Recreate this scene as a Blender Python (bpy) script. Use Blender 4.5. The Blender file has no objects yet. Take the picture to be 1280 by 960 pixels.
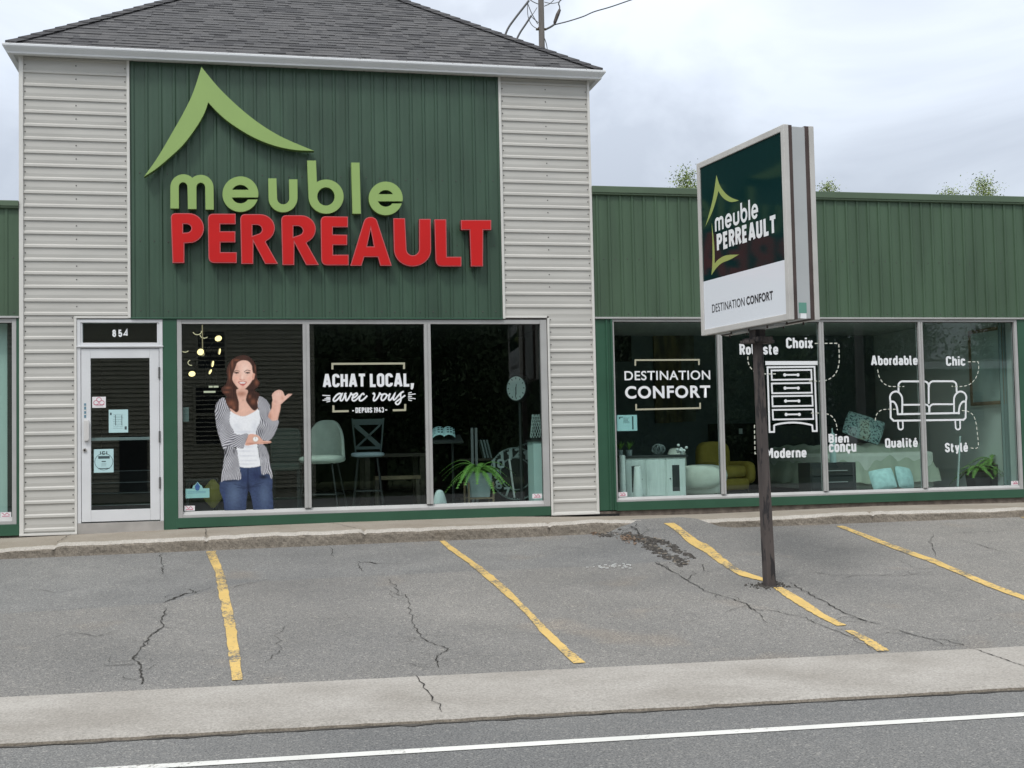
import bpy, bmesh, math, random
import numpy as np
from mathutils import Vector, Matrix
random.seed(7)
R = math.radians
sc = bpy.context.scene
COL = sc.collection

# ------------------------------------------------------------------ camera
CAM = np.array([2.57537, -15.62096, 0.83872])
FPX, YAW, PITCH, ROLL = 1540.35, 0.215145, 0.0488501, -0.0209287
_f = np.array([math.sin(YAW)*math.cos(PITCH), math.cos(YAW)*math.cos(PITCH), math.sin(PITCH)])
_r0 = np.array([math.cos(YAW), -math.sin(YAW), 0.0]); _u0 = np.cross(_r0, _f)
_r = math.cos(ROLL)*_r0 + math.sin(ROLL)*_u0
_u = -math.sin(ROLL)*_r0 + math.cos(ROLL)*_u0
cam_data = bpy.data.cameras.new('camera'); cam = bpy.data.objects.new('camera', cam_data); COL.objects.link(cam)
M4 = Matrix.Identity(4)
for i in range(3):
    M4[i][0] = _r[i]; M4[i][1] = _u[i]; M4[i][2] = -_f[i]; M4[i][3] = CAM[i]
cam.matrix_world = M4
cam_data.sensor_width = 36.0; cam_data.lens = FPX/1280*36.0
cam_data.clip_start = 0.1; cam_data.clip_end = 2000
sc.camera = cam

# ------------------------------------------------------------------ light
SUN_DIR = Vector((-0.75, -1.0, 1.75)).normalized()      # towards the sun
sun_el = math.asin(SUN_DIR.z); sun_az = math.atan2(SUN_DIR.x, SUN_DIR.y)
sl = bpy.data.lights.new('sun', 'SUN'); sl.energy = 1.5; sl.angle = R(10); sl.color = (1.0, 0.97, 0.92)
so = bpy.data.objects.new('sun', sl); COL.objects.link(so)
so.rotation_euler = (-SUN_DIR).to_track_quat('-Z', 'Y').to_euler(); so.location = (0, -10, 30)

world = bpy.data.worlds.new('World'); sc.world = world; world.use_nodes = True
nt = world.node_tree; N = nt.nodes; L = nt.links
N.clear()
wout = N.new('ShaderNodeOutputWorld'); bg = N.new('ShaderNodeBackground'); L.new(bg.outputs[0], wout.inputs[0])
bg.inputs[1].default_value = 0.10
sky = N.new('ShaderNodeTexSky'); sky.sky_type = 'NISHITA'; sky.sun_disc = False
sky.sun_elevation = sun_el; sky.sun_rotation = sun_az
tc = N.new('ShaderNodeTexCoord')
sep = N.new('ShaderNodeSeparateXYZ'); L.new(tc.outputs['Generated'], sep.inputs[0])
mp = N.new('ShaderNodeMapping'); mp.inputs['Scale'].default_value = (1.0, 1.0, 1.9); L.new(tc.outputs['Generated'], mp.inputs[0])
n1 = N.new('ShaderNodeTexNoise'); n1.inputs['Scale'].default_value = 3.4; n1.inputs['Detail'].default_value = 7; n1.inputs['Roughness'].default_value = 0.52
n1.inputs['Distortion'].default_value = 0.6
L.new(mp.outputs[0], n1.inputs['Vector'])
cr = N.new('ShaderNodeValToRGB'); L.new(n1.outputs['Fac'], cr.inputs[0])
cr.color_ramp.elements[0].position = 0.42; cr.color_ramp.elements[0].color = (4.75, 5.2, 5.95, 1)
cr.color_ramp.elements[1].position = 0.61; cr.color_ramp.elements[1].color = (6.35, 6.9, 7.7, 1)
# a thick overcast is brighter towards the zenith than at the horizon
zr = N.new('ShaderNodeMapRange'); L.new(sep.outputs['Z'], zr.inputs[0])
zr.inputs[1].default_value = 0.05; zr.inputs[2].default_value = 1.0; zr.inputs[3].default_value = 0.86; zr.inputs[4].default_value = 3.7
mu = N.new('ShaderNodeVectorMath'); mu.operation = 'SCALE'; L.new(cr.outputs[0], mu.inputs[0]); L.new(zr.outputs[0], mu.inputs['Scale'])
wc = N.new('ShaderNodeValToRGB'); L.new(sep.outputs['Z'], wc.inputs[0]); wc.color_ramp.elements[0].position = 0.28; wc.color_ramp.elements[0].color = (1, 1, 1, 1); wc.color_ramp.elements[1].position = 0.6; wc.color_ramp.elements[1].color = (1.06, 0.99, 0.88, 1)
wm = N.new('ShaderNodeVectorMath'); wm.operation = 'MULTIPLY'; L.new(mu.outputs[0], wm.inputs[0]); L.new(wc.outputs[0], wm.inputs[1])
mx = N.new('ShaderNodeMix'); mx.data_type = 'RGBA'; mx.inputs[0].default_value = 0.88
L.new(sky.outputs[0], mx.inputs[6]); L.new(wm.outputs[0], mx.inputs[7]); L.new(mx.outputs[2], bg.inputs[0])

sc.view_settings.view_transform = 'Standard'; sc.view_settings.look = 'None'
sc.view_settings.exposure = 0.0; sc.view_settings.gamma = 1.0; sc.view_settings.use_curve_mapping = False
sc.render.engine = 'CYCLES'
cy = sc.cycles
cy.max_bounces = 8; cy.diffuse_bounces = 3; cy.glossy_bounces = 3; cy.transparent_max_bounces = 24; cy.transmission_bounces = 4
cy.use_denoising = True
cy.sample_clamp_indirect = 6.0

# ------------------------------------------------------------------ helpers
def srgb(r, g, b):
    f = lambda c: (c/255/12.92) if c/255 <= 0.04045 else ((c/255+0.055)/1.055)**2.4
    return (f(r), f(g), f(b))

def ray(x, y):
    return ((x-640)*_r - (y-480)*_u + FPX*_f)/FPX
class Frame:
    """A flat face in the world: origin, two in-plane axes, outward normal. px() reads a spot measured on the photo as metres on that face."""
    def __init__(s, o, ex, ez):
        s.o = np.array(o, float); s.ex = np.array(ex, float); s.ex /= np.linalg.norm(s.ex)
        s.ez = np.array(ez, float); s.ez = s.ez - s.ex*(s.ez@s.ex); s.ez /= np.linalg.norm(s.ez); s.n = np.cross(s.ex, s.ez)
    def px(s, x, y):
        d = ray(x, y); t = ((s.o-CAM)@s.n)/(d@s.n); q = CAM+d*t-s.o
        return (q@s.ex, q@s.ez)
    def w(s, u, v, h=0.0):
        return tuple(s.o+s.ex*u+s.ez*v+s.n*h)
def wall(Y): return Frame((0, Y, 0), (1, 0, 0), (0, 0, 1))
def at(x, y, Y):
    d = ray(x, y); return CAM+d*((Y-CAM[1])/d[1])

MATS = {}
def mat(name, col, rough=0.6, metal=0.0, var=0.0, vscale=6.0, bump=0.0, bscale=60.0, spec=0.5, col2=None, stretch=None, detail=5, emit=None, estr=0.0, coat=0.0):
    m = bpy.data.materials.new(name); m.use_nodes = True; MATS[name] = m
    nt = m.node_tree; p = nt.nodes['Principled BSDF']
    p.inputs['Base Color'].default_value = (*col, 1); p.inputs['Roughness'].default_value = rough
    p.inputs['Metallic'].default_value = metal; p.inputs['Specular IOR Level'].default_value = spec
    p.inputs['Coat Weight'].default_value = coat
    if emit: p.inputs['Emission Color'].default_value = (*emit, 1); p.inputs['Emission Strength'].default_value = estr
    g = nt.nodes.new('ShaderNodeNewGeometry'); src = g.outputs['Position']
    if stretch:
        q = nt.nodes.new('ShaderNodeMapping'); q.inputs['Scale'].default_value = stretch; nt.links.new(src, q.inputs[0]); src = q.outputs[0]
    if var or col2:
        n = nt.nodes.new('ShaderNodeTexNoise'); n.inputs['Scale'].default_value = vscale; n.inputs['Detail'].default_value = detail
        nt.links.new(src, n.inputs['Vector'])
        r = nt.nodes.new('ShaderNodeValToRGB'); nt.links.new(n.outputs['Fac'], r.inputs[0])
        c2 = col2 if col2 else tuple(min(1, c*(1+var)) for c in col)
        c1 = col if col2 else tuple(c*(1-var) for c in col)
        r.color_ramp.elements[0].position = 0.3; r.color_ramp.elements[1].position = 0.7
        r.color_ramp.elements[0].color = (*c1, 1); r.color_ramp.elements[1].color = (*c2, 1)
        nt.links.new(r.outputs[0], p.inputs['Base Color'])
    if bump:
        b = nt.nodes.new('ShaderNodeTexNoise'); b.inputs['Scale'].default_value = bscale; b.inputs['Detail'].default_value = 4
        nt.links.new(src, b.inputs['Vector'])
        bn = nt.nodes.new('ShaderNodeBump'); bn.inputs['Strength'].default_value = bump; bn.inputs['Distance'].default_value = 0.02
        nt.links.new(b.outputs['Fac'], bn.inputs['Height']); nt.links.new(bn.outputs[0], p.inputs['Normal'])
    return m
def attr_mat(name, attr, rough=0.6, spec=0.5, bump=0.0, bscale=90, speckle=0.0, sscale=150):
    m = mat(name, (0.5, 0.5, 0.5), rough, spec=spec, bump=bump, bscale=bscale); nt = m.node_tree
    a = nt.nodes.new('ShaderNodeAttribute'); a.attribute_name = attr; src = a.outputs['Color']
    if speckle:
        g = nt.nodes.new('ShaderNodeNewGeometry'); n = nt.nodes.new('ShaderNodeTexNoise'); n.inputs['Scale'].default_value = sscale; n.inputs['Detail'].default_value = 3
        nt.links.new(g.outputs['Position'], n.inputs['Vector'])
        r = nt.nodes.new('ShaderNodeMapRange'); r.inputs[1].default_value = 0.3; r.inputs[2].default_value = 0.7; r.inputs[3].default_value = 1-speckle; r.inputs[4].default_value = 1+speckle
        nt.links.new(n.outputs['Fac'], r.inputs[0])
        v = nt.nodes.new('ShaderNodeVectorMath'); v.operation = 'SCALE'; nt.links.new(src, v.inputs[0]); nt.links.new(r.outputs[0], v.inputs['Scale']); src = v.outputs[0]
    nt.links.new(src, m.node_tree.nodes['Principled BSDF'].inputs['Base Color'])
    return m
def glass_mat(name, tint, refl=1.9, ior=1.5, rough=0.0):
    m = bpy.data.materials.new(name); m.use_nodes = True; nt = m.node_tree; nt.nodes.clear(); MATS[name] = m
    o = nt.nodes.new('ShaderNodeOutputMaterial'); mx = nt.nodes.new('ShaderNodeMixShader'); t = nt.nodes.new('ShaderNodeBsdfTransparent'); g = nt.nodes.new('ShaderNodeBsdfGlossy')
    t.inputs[0].default_value = (*tint, 1); g.inputs[0].default_value = (0.95, 1, 0.98, 1); g.inputs['Roughness'].default_value = rough
    f = nt.nodes.new('ShaderNodeFresnel')
    ge = nt.nodes.new('ShaderNodeNewGeometry'); io = nt.nodes.new('ShaderNodeMapRange'); nt.links.new(ge.outputs['Backfacing'], io.inputs[0])   # a thin pane reflects alike from both sides
    io.inputs[3].default_value = ior; io.inputs[4].default_value = 1/ior; nt.links.new(io.outputs[0], f.inputs[0])
    k = nt.nodes.new('ShaderNodeMath'); k.operation = 'MULTIPLY'; k.use_clamp = True; k.inputs[1].default_value = refl
    nt.links.new(f.outputs[0], k.inputs[0]); nt.links.new(k.outputs[0], mx.inputs[0]); nt.links.new(t.outputs[0], mx.inputs[1]); nt.links.new(g.outputs[0], mx.inputs[2]); nt.links.new(mx.outputs[0], o.inputs[0])
    return m

ORG = {}
def tag(o, label=None, cat=None, group=None, kind=None):
    if label: o['label'] = label
    if cat: o['category'] = cat
    if group: o['group'] = group
    if kind: o['kind'] = kind
    return o
def thing(name, label, cat, loc=(0, 0, 0), rz=0.0, group=None):
    o = bpy.data.objects.new(name, None); COL.objects.link(o); o.empty_display_size = 0.2
    o.location = loc; o.rotation_euler = (0, 0, rz); ORG[o.name] = (Vector(loc), rz)
    return tag(o, label, cat, group)
def link_mesh(name, me, mats, parent=None, local=False):
    """Links a mesh; vertices are in world metres unless local (then in the parent's own axes)."""
    o = bpy.data.objects.new(name, me); COL.objects.link(o)
    if isinstance(mats, bpy.types.Material): mats = [mats]
    if not me.materials:
        for m in mats: me.materials.append(m)
    if parent:
        o.parent = parent
        loc, rz = ORG[parent.name]
        if not local:
            me.transform((Matrix.Translation(loc) @ Matrix.Rotation(rz, 4, 'Z')).inverted())
        ORG[o.name] = (loc, rz)
    else:
        ORG[o.name] = (Vector((0, 0, 0)), 0.0)
    return o
class MB:
    def __init__(s): s.v = []; s.f = []; s.m = []; s.c = []
    def add(s, vs, fs, mi=0, col=None):
        n = len(s.v); s.v += [tuple(v) for v in vs]
        for f in fs: s.f.append([i+n for i in f]); s.m.append(mi); s.c.append(col)
        return s
    def quad(s, a, b, c, d, mi=0, col=None): return s.add([a, b, c, d], [(0, 1, 2, 3)], mi, col)
    def box(s, x0, x1, y0, y1, z0, z1, mi=0, col=None):
        x0, x1 = min(x0, x1), max(x0, x1); y0, y1 = min(y0, y1), max(y0, y1); z0, z1 = min(z0, z1), max(z0, z1)
        v = [(x, y, z) for z in (z0, z1) for y in (y0, y1) for x in (x0, x1)]
        return s.add(v, [(0, 2, 3, 1), (4, 5, 7, 6), (0, 1, 5, 4), (2, 6, 7, 3), (0, 4, 6, 2), (1, 3, 7, 5)], mi, col)
    def obox(s, c, ex, ey, ez, mi=0, col=None):
        c, ex, ey, ez = map(Vector, (c, ex, ey, ez))
        v = [c+ex*a+ey*b+ez*d for d in (-1, 1) for b in (-1, 1) for a in (-1, 1)]
        return s.add(v, [(0, 2, 3, 1), (4, 5, 7, 6), (0, 1, 5, 4), (2, 6, 7, 3), (0, 4, 6, 2), (1, 3, 7, 5)], mi, col)
    def tube(s, path, r, n=8, mi=0, caps=True):
        path = [Vector(p) for p in path]; rs = r if isinstance(r, (list, tuple)) else [r]*len(path)
        vs = []; prev = None
        for i, p in enumerate(path):
            d = (path[min(i+1, len(path)-1)]-path[max(i-1, 0)]).normalized()
            if prev is None:
                a = Vector((0, 0, 1)) if abs(d.z) < 0.9 else Vector((1, 0, 0)); x = d.cross(a).normalized()
            else:
                x = (prev-d*prev.dot(d)); x = x.normalized() if x.length > 1e-6 else d.orthogonal().normalized()
            prev = x; y = d.cross(x)
            for k in range(n):
                t = 2*math.pi*k/n; vs.append(p+(x*math.cos(t)+y*math.sin(t))*rs[i])
        fs = []
        for i in range(len(path)-1):
            for k in range(n): fs.append((i*n+k, i*n+(k+1) % n, (i+1)*n+(k+1) % n, (i+1)*n+k))
        if caps: fs.append(tuple(range(n-1, -1, -1))); b = (len(path)-1)*n; fs.append(tuple(b+k for k in range(n)))
        return s.add(vs, fs, mi)
    def lathe(s, prof, c=(0, 0, 0), n=24, mi=0):
        vs = []; cx, cy_, cz = c
        for r, z in prof:
            for k in range(n):
                t = 2*math.pi*k/n; vs.append((cx+r*math.cos(t), cy_+r*math.sin(t), cz+z))
        fs = []
        for i in range(len(prof)-1):
            for k in range(n): fs.append((i*n+k, i*n+(k+1) % n, (i+1)*n+(k+1) % n, (i+1)*n+k))
        fs.append(tuple(range(n-1, -1, -1))); b = (len(prof)-1)*n; fs.append(tuple(b+k for k in range(n)))
        return s.add(vs, fs, mi)
    def extrude_x(s, prof, x0, x1, mi=0):
        """prof: (y, z) polyline swept along x."""
        n = len(prof); vs = [(x0, y, z) for y, z in prof]+[(x1, y, z) for y, z in prof]
        return s.add(vs, [(i, i+n, i+1+n, i+1) for i in range(n-1)], mi)
    def extrude_z(s, prof, z0, z1, mi=0):
        n = len(prof); vs = [(x, y, z0) for x, y in prof]+[(x, y, z1) for x, y in prof]
        return s.add(vs, [(i, i+1, i+1+n, i+n) for i in range(n-1)], mi)
    def blob(s, c, rx, ry, rz, nu=14, nv=9, mi=0, p=1.0, rot=0.0):
        """superellipsoid: p < 1 squarer (cushions), 1 = ellipsoid"""
        vs = []; sg = lambda t, e: math.copysign(abs(t)**e, t); ca, sa = math.cos(rot), math.sin(rot)
        for j in range(nv+1):
            b = -math.pi/2+math.pi*j/nv
            for i in range(nu):
                a = 2*math.pi*i/nu
                x = rx*sg(math.cos(b), p)*sg(math.cos(a), p); y = ry*sg(math.cos(b), p)*sg(math.sin(a), p); z = rz*sg(math.sin(b), p)
                vs.append((c[0]+x*ca-y*sa, c[1]+x*sa+y*ca, c[2]+z))
        fs = [(j*nu+i, j*nu+(i+1) % nu, (j+1)*nu+(i+1) % nu, (j+1)*nu+i) for j in range(nv) for i in range(nu)]
        return s.add(vs, fs, mi)
    def build(s, name, mats, parent=None, smooth=False, local=False, bevel=0.0, col=False):
        me = bpy.data.meshes.new(name); me.from_pydata(s.v, [], s.f)
        if isinstance(mats, bpy.types.Material): mats = [mats]
        for m in mats: me.materials.append(m)
        me.polygons.foreach_set('material_index', s.m)
        if col:
            ca = me.color_attributes.new('tone', 'FLOAT_COLOR', 'CORNER'); k = 0
            for f, c in zip(s.f, s.c):
                for _ in f: ca.data[k].color = (*c, 1); k += 1
        if smooth: me.polygons.foreach_set('use_smooth', [True]*len(me.polygons))
        me.update()
        if bevel or True:
            bm = bmesh.new(); bm.from_mesh(me)
            if bevel:
                bmesh.ops.bevel(bm, geom=[e for e in bm.edges if len(e.link_faces) == 2 and e.calc_face_angle(0) > 0.6], offset=bevel, segments=2, affect='EDGES', profile=0.6)
            bm.to_mesh(me); bm.free()
        o = link_mesh(name, me, mats, parent, local)
        return o
def soften(o, w=0.02, seg=3, sub=0):
    b = o.modifiers.new('bevel', 'BEVEL'); b.width = w; b.segments = seg; b.limit_method = 'ANGLE'
    if sub: s = o.modifiers.new('sub', 'SUBSURF'); s.levels = sub; s.render_levels = sub
    o.data.polygons.foreach_set('use_smooth', [True]*len(o.data.polygons))
    return o

def crom(pts, n=6, closed=False):
    """Catmull-Rom through points (2-D)."""
    P = [np.array(p, float) for p in pts]; out = []
    m = len(P); rng = range(m) if closed else range(m-1)
    for i in rng:
        p0 = P[(i-1) % m] if closed or i > 0 else P[0]; p1 = P[i]; p2 = P[(i+1) % m]; p3 = P[(i+2) % m] if closed or i+2 < m else P[m-1]
        for k in range(n):
            t = k/n
            out.append(0.5*((2*p1)+(-p0+p2)*t+(2*p0-5*p1+4*p2-p3)*t*t+(-p0+3*p1-3*p2+p3)*t**3))
    if not closed: out.append(P[-1])
    return [tuple(p) for p in out]
def arc(cx, cy_, rx, ry, a0, a1, n=14):
    return [(cx+rx*math.cos(R(a0+(a1-a0)*k/n)), cy_+ry*math.sin(R(a0+(a1-a0)*k/n))) for k in range(n+1)]
def rounded(pts):
    """pts: (x, y) or (x, y, r): polygon with those corners rounded."""
    out = []; m = len(pts)
    for i, p in enumerate(pts):
        if len(p) == 2 or p[2] == 0: out.append(p[:2]); continue
        a = np.array(pts[(i-1) % m][:2], float); b = np.array(p[:2], float); c = np.array(pts[(i+1) % m][:2], float); r = p[2]
        d0 = (a-b)/np.linalg.norm(a-b); d1 = (c-b)/np.linalg.norm(c-b)
        s0 = b+d0*r; s1 = b+d1*r
        for k in range(9):
            t = k/8; out.append(tuple((1-t)**2*s0+2*t*(1-t)*b+t*t*s1))
    return out
def flat_shape(loops, extrude=0.0, offset=0.0):
    """2-D loops (outer and holes) -> filled, extruded mesh in the XY plane, thickness along Z (front at +extrude)."""
    cu = bpy.data.curves.new('outline', 'CURVE'); cu.dimensions = '2D'; cu.fill_mode = 'BOTH'; cu.extrude = extrude; cu.offset = offset
    for lp in loops:
        sp = cu.splines.new('POLY'); sp.points.add(len(lp)-1); sp.use_cyclic_u = True
        for i, (x, y) in enumerate(lp): sp.points[i].co = (x, y, 0, 1)
    ob = bpy.data.objects.new('outline', cu); COL.objects.link(ob)
    dg = bpy.context.evaluated_depsgraph_get(); me = bpy.data.meshes.new_from_object(ob.evaluated_get(dg))
    bpy.data.objects.remove(ob); bpy.data.curves.remove(cu)
    return me
def to_frame(me, fr, h=0.0):
    """mesh in XY (thickness Z) -> onto a frame, Z along the outward normal, lifted by h."""
    m = Matrix.Identity(4)
    for i in range(3):
        m[i][0] = fr.ex[i]; m[i][1] = fr.ez[i]; m[i][2] = fr.n[i]; m[i][3] = fr.o[i]+fr.n[i]*h
    me.transform(m); return me
def ribbon(mb, fr, pts, w, h=0.003, closed=False, taper=None, mi=0, rise=0.0008):
    """flat stroke of width w following 2-D pts on a frame."""
    P = [np.array(p, float) for p in pts]
    Q = [P[0]]
    for p in P[1:]:
        if np.linalg.norm(p-Q[-1]) > 1e-5: Q.append(p)
    P = Q; m = len(P)
    if closed and np.linalg.norm(P[0]-P[-1]) < 1e-5: P.pop(); m -= 1
    left = []; right = []
    for i in range(m):
        a = P[(i-1) % m] if closed or i > 0 else None; b = P[i]; c = P[(i+1) % m] if closed or i < m-1 else None
        d0 = (b-a)/np.linalg.norm(b-a) if a is not None else None; d1 = (c-b)/np.linalg.norm(c-b) if c is not None else None
        if d0 is None: d0 = d1
        if d1 is None: d1 = d0
        n0 = np.array([-d0[1], d0[0]]); n1 = np.array([-d1[1], d1[0]]); nn = n0+n1; l = np.linalg.norm(nn)
        nn = nn/l if l > 0.3 else n0
        k = 1/max(0.45, nn@n0); ww = w/2*(taper[i] if taper else 1)
        left.append(b+nn*k*ww); right.append(b-nn*k*ww)
    vs = []; hh = lambda i: h+rise*i/max(1, m)
    for i in range(m): vs += [fr.w(*left[i], hh(i)), fr.w(*right[i], hh(i))]
    fs = [(2*i, 2*i+1, 2*i+3, 2*i+2) for i in range(m-1)]
    if closed: fs.append((2*m-2, 2*m-1, 1, 0))
    mb.add(vs, fs, mi)
def disc(mb, fr, c, r, h=0.003, n=16, ry=None, mi=0):
    mb.add([fr.w(c[0]+r*math.cos(2*math.pi*k/n), c[1]+(ry or r)*math.sin(2*math.pi*k/n), h) for k in range(n)], [tuple(range(n))], mi)

# ---- narrow bold sign lettering drawn as strokes (cap height 1)
def _glyphs():
    a = arc; G = {}
    def o(w, y0, y1, r=None):
        rx = w/2; ry = min((y1-y0)/2, r or w*0.48)
        return a(rx, y1-ry, rx, ry, 0, 180)+a(rx, y0+ry, rx, ry, 180, 360)
    def op(w, y0, y1, e=0.07):
        rx = w/2; ry = w*0.48
        return [(w, y1-ry-e)]+a(rx, y1-ry, rx, ry, 0, 180)+a(rx, y0+ry, rx, ry, 180, 360)+[(w, y0+ry+e)]
    C = lambda s: (s, True)
    W = 0.36; X = 0.68; w = 0.31
    G['A'] = (0.46, [([(0, -.09), (.19, 1.0), (.27, 1.0), (.46, -.09)], 0), ([(.07, .22), (.39, .22)], 0)])
    G['C'] = (W, [(op(W, 0, 1), 0)]); G['O'] = (W, [(o(W, 0, 1), 1)]); G['Q'] = (W, [(o(W, 0, 1), 1), ([(.2, .2), (.42, -.1)], 0)])
    G['H'] = (W, [([(0, -.09), (0, 1.09)], 0), ([(W, -.09), (W, 1.09)], 0), ([(0, .5), (W, .5)], 0)])
    G['T'] = (0.38, [([(-.06, 1), (.44, 1)], 0), ([(.19, 1), (.19, -.09)], 0)])
    G['L'] = (0.25, [([(0, 1.09), (0, 0), (.34, 0)], 0)])
    G['E'] = (0.3, [([(.33, 1), (0, 1), (0, 0), (.33, 0)], 0), ([(0, .52), (.29, .52)], 0)])
    G['I'] = (0.0, [([(0, -.09), (0, 1.09)], 0)])
    G['U'] = (W, [([(0, 1.09)]+a(W/2, .18, W/2, .18, 180, 360)+[(W, 1.09)], 0)])
    G['D'] = (W, [([(0, 0), (0, 1), (.16, 1)]+a(.16, .8, .2, .2, 90, 0)+a(.16, .2, .2, .2, 0, -90), 1)])
    G['P'] = (W, [([(0, -.09), (0, 1), (.17, 1)]+a(.17, .74, .19, .26, 90, -90)+[(0, .48)], 0)])
    G['R'] = (W, [([(0, -.09), (0, 1), (.17, 1)]+a(.17, .75, .19, .25, 90, -90)+[(0, .5)], 0), ([(.18, .5), (.38, -.09)], 0)])
    G['B'] = (W, [([(0, 0), (0, 1), (.17, 1)]+a(.17, .76, .17, .24, 90, -90)+[(0, .52)], 0), ([(.17, .52)]+a(.17, .26, .19, .26, 90, -90)+[(0, 0)], 0)])
    G['M'] = (.52, [([(0, -.09), (0, 1), (.06, 1), (.26, .42), (.46, 1), (.52, 1), (.52, -.09)], 0)])
    s_ = lambda y, wd: [(wd, y*.76)]+a(wd/2, y*.8, wd/2, y*.2, 0, 190)+[(wd*.2, y*.56), (wd*.8, y*.44)]+a(wd/2, y*.2, wd/2, y*.2, 10, -180)+[(0, y*.25)]
    G['S'] = (W, [(s_(1, W), 0)]); G['s'] = (.28, [(s_(X, .28), 0)])
    G['N'] = (.38, [([(0, -.09), (0, 1), (.03, 1), (.35, 0), (.38, 0), (.38, 1.09)], 0)])
    G['F'] = (.3, [([(.33, 1), (0, 1), (0, -.09)], 0), ([(0, .52), (.28, .52)], 0)])
    G['o'] = (w, [(o(w, 0, X), 1)])
    G['b'] = (w, [(o(w, 0, X), 1), ([(0, 1.09), (0, .1)], 0)]); G['d'] = (w, [(o(w, 0, X), 1), ([(w, 1.09), (w, -.09)], 0)])
    G['c'] = (w*.95, [(op(w*.95, 0, X, .02), 0)])
    e_ = [(0.02, .33), (w, .33)]+a(w/2, X-.16, w/2, .16, 0, 180)+a(w/2, .16, w/2, .16, 180, 345)
    G['e'] = (w, [(e_, 0)]); G['\u00e9'] = (w, [(e_, 0), ([(.12, .86), (.24, 1.08)], 0)])
    G['\u00e7'] = (w*.95, [(op(w*.95, 0, X, .02), 0), ([(.17, -.05), (.2, -.14), (.12, -.26)], 0)])
    G['a'] = (w, [([(w, -.09), (w, .46)]+a(w/2, X-.17, w/2, .17, 0, 165), 0), ([(w, .38), (.13, .38)]+a(.13, .19, .13, .19, 90, 270)+[(w, .02)], 0)])
    G['u'] = (w, [([(0, X+.09)]+a(w/2, .15, w/2, .15, 180, 360)+[(w, X+.09)], 0), ([(w, .3), (w, -.09)], 0)])
    G['n'] = (w, [([(0, -.09), (0, X+.09)], 0), ([(0, X-.2)]+a(w/2, X-.15, w/2, .15, 170, 0)+[(w, -.09)], 0)])
    G['m'] = (w*2, [([(0, -.09), (0, X+.09)], 0), ([(0, X-.2)]+a(w/2, X-.15, w/2, .15, 170, 0)+[(w, -.09)], 0), (a(w*1.5, X-.15, w/2, .15, 180, 0)+[(w*2, -.09)], 0)])
    G['r'] = (.13, [([(0, -.09), (0, X+.09)], 0), (a(.16, X-.17, .16, .17, 180, 80), 0)])
    G['h'] = (w, [([(0, -.09), (0, 1.09)], 0), ([(0, X-.2)]+a(w/2, X-.15, w/2, .15, 170, 0)+[(w, -.09)], 0)])
    G['i'] = (0, [([(0, -.09), (0, X+.09)], 0), ([(0, .92), (0, 1.1)], 0)])
    G['l'] = (.1, [([(0, 1.09), (0, .1), (.04, 0), (.14, 0)], 0)])
    G['t'] = (.2, [([(.04, 1.0), (.04, .12), (.09, 0), (.22, 0)], 0), ([(-.07, X), (.22, X)], 0)])
    G['x'] = (.3, [([(-.02, -.09), (.32, X+.09)], 0), ([(.32, -.09), (-.02, X+.09)], 0)])
    G['y'] = (.32, [([(-.01, X+.09), (.16, 0)], 0), ([(.33, X+.09), (.14, -.2), (.02, -.24)], 0)])
    G['v'] = (.32, [([(-.01, X+.09), (.16, 0), (.33, X+.09)], 0)])
    G['1'] = (.14, [([(0, .8), (.14, .98), (.14, -.09)], 0)])
    G['9'] = (W, [(o(W, .42, 1), 1), ([(W, .7), (W, .5), (.12, -.09)], 0)])
    G['4'] = (.42, [([(.28, 1.09), (0, .26), (.46, .26)], 0), ([(.3, .52), (.3, -.09)], 0)])
    G['3'] = (W, [([(0, .8)]+a(W/2, .77, W/2, .23, 170, -70), 0), (a(W/2, .27, W/2, .27, 80, -175), 0)])
    G['8'] = (W, [(o(.32, .54, 1, .23), 1), (o(W, 0, .54, .27), 1)])
    G['5'] = (W, [([(.33, 1), (.03, 1), (.02, .52)]+a(W/2, .3, W/2, .3, 120, -170), 0)])
    G['2'] = (W, [(a(W/2, .78, W/2, .22, 170, -20)+[(0, 0), (.38, 0)], 0)])
    G['6'] = (W, [(o(W, 0, .58), 1), ([(0, .3), (0, .5), (.24, 1.09)], 0)]); G['7'] = (W, [([(-.02, 1), (.36, 1), (.1, -.09)], 0)]); G['0'] = (W, [(o(W, 0, 1), 1)])
    G['-'] = (.16, [([(-.02, .42), (.18, .42)], 0)]); G[','] = (.06, [([(.05, .12), (.05, -.06), (-.02, -.3)], 0)])
    G["'"] = (0, [([(0, .8), (0, 1.1)], 0)])
    return G
GL = _glyphs()
def text_strokes(mb, fr, s, u0, v0, u1, v1, bold=0.19, gap=0.1, h=0.003, mi=0, slant=0.0, ref=None):
    """bold condensed words fitted between baseline-left (u0,v0) and cap-top-right (u1,v1) on a frame."""
    x = 0; items = []
    for ch in s:
        if ch == ' ': x += 0.26; continue
        w, st = GL[ch]; items.append((x, st)); x += w+bold+gap
    tot = x-gap-bold; sx = (u1-u0)/(tot+bold); sy = (v1-v0)/(1+bold)
    k = 0
    for x, st in items:
        for pts, cl in st:
            q = []
            for px_, py_ in pts:
                q.append((u0+(px_+x+bold/2+slant*py_)*sx, v0+(py_+bold/2)*sy))
            # stroke the glyph in a space scaled like the letter, so stems and bars keep one weight
            ribbon(mb, fr, q, bold*(sx*0.55+sy*0.45), h+0.00035*(k % 6), bool(cl), mi=mi, rise=0.0002); k += 1
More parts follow.
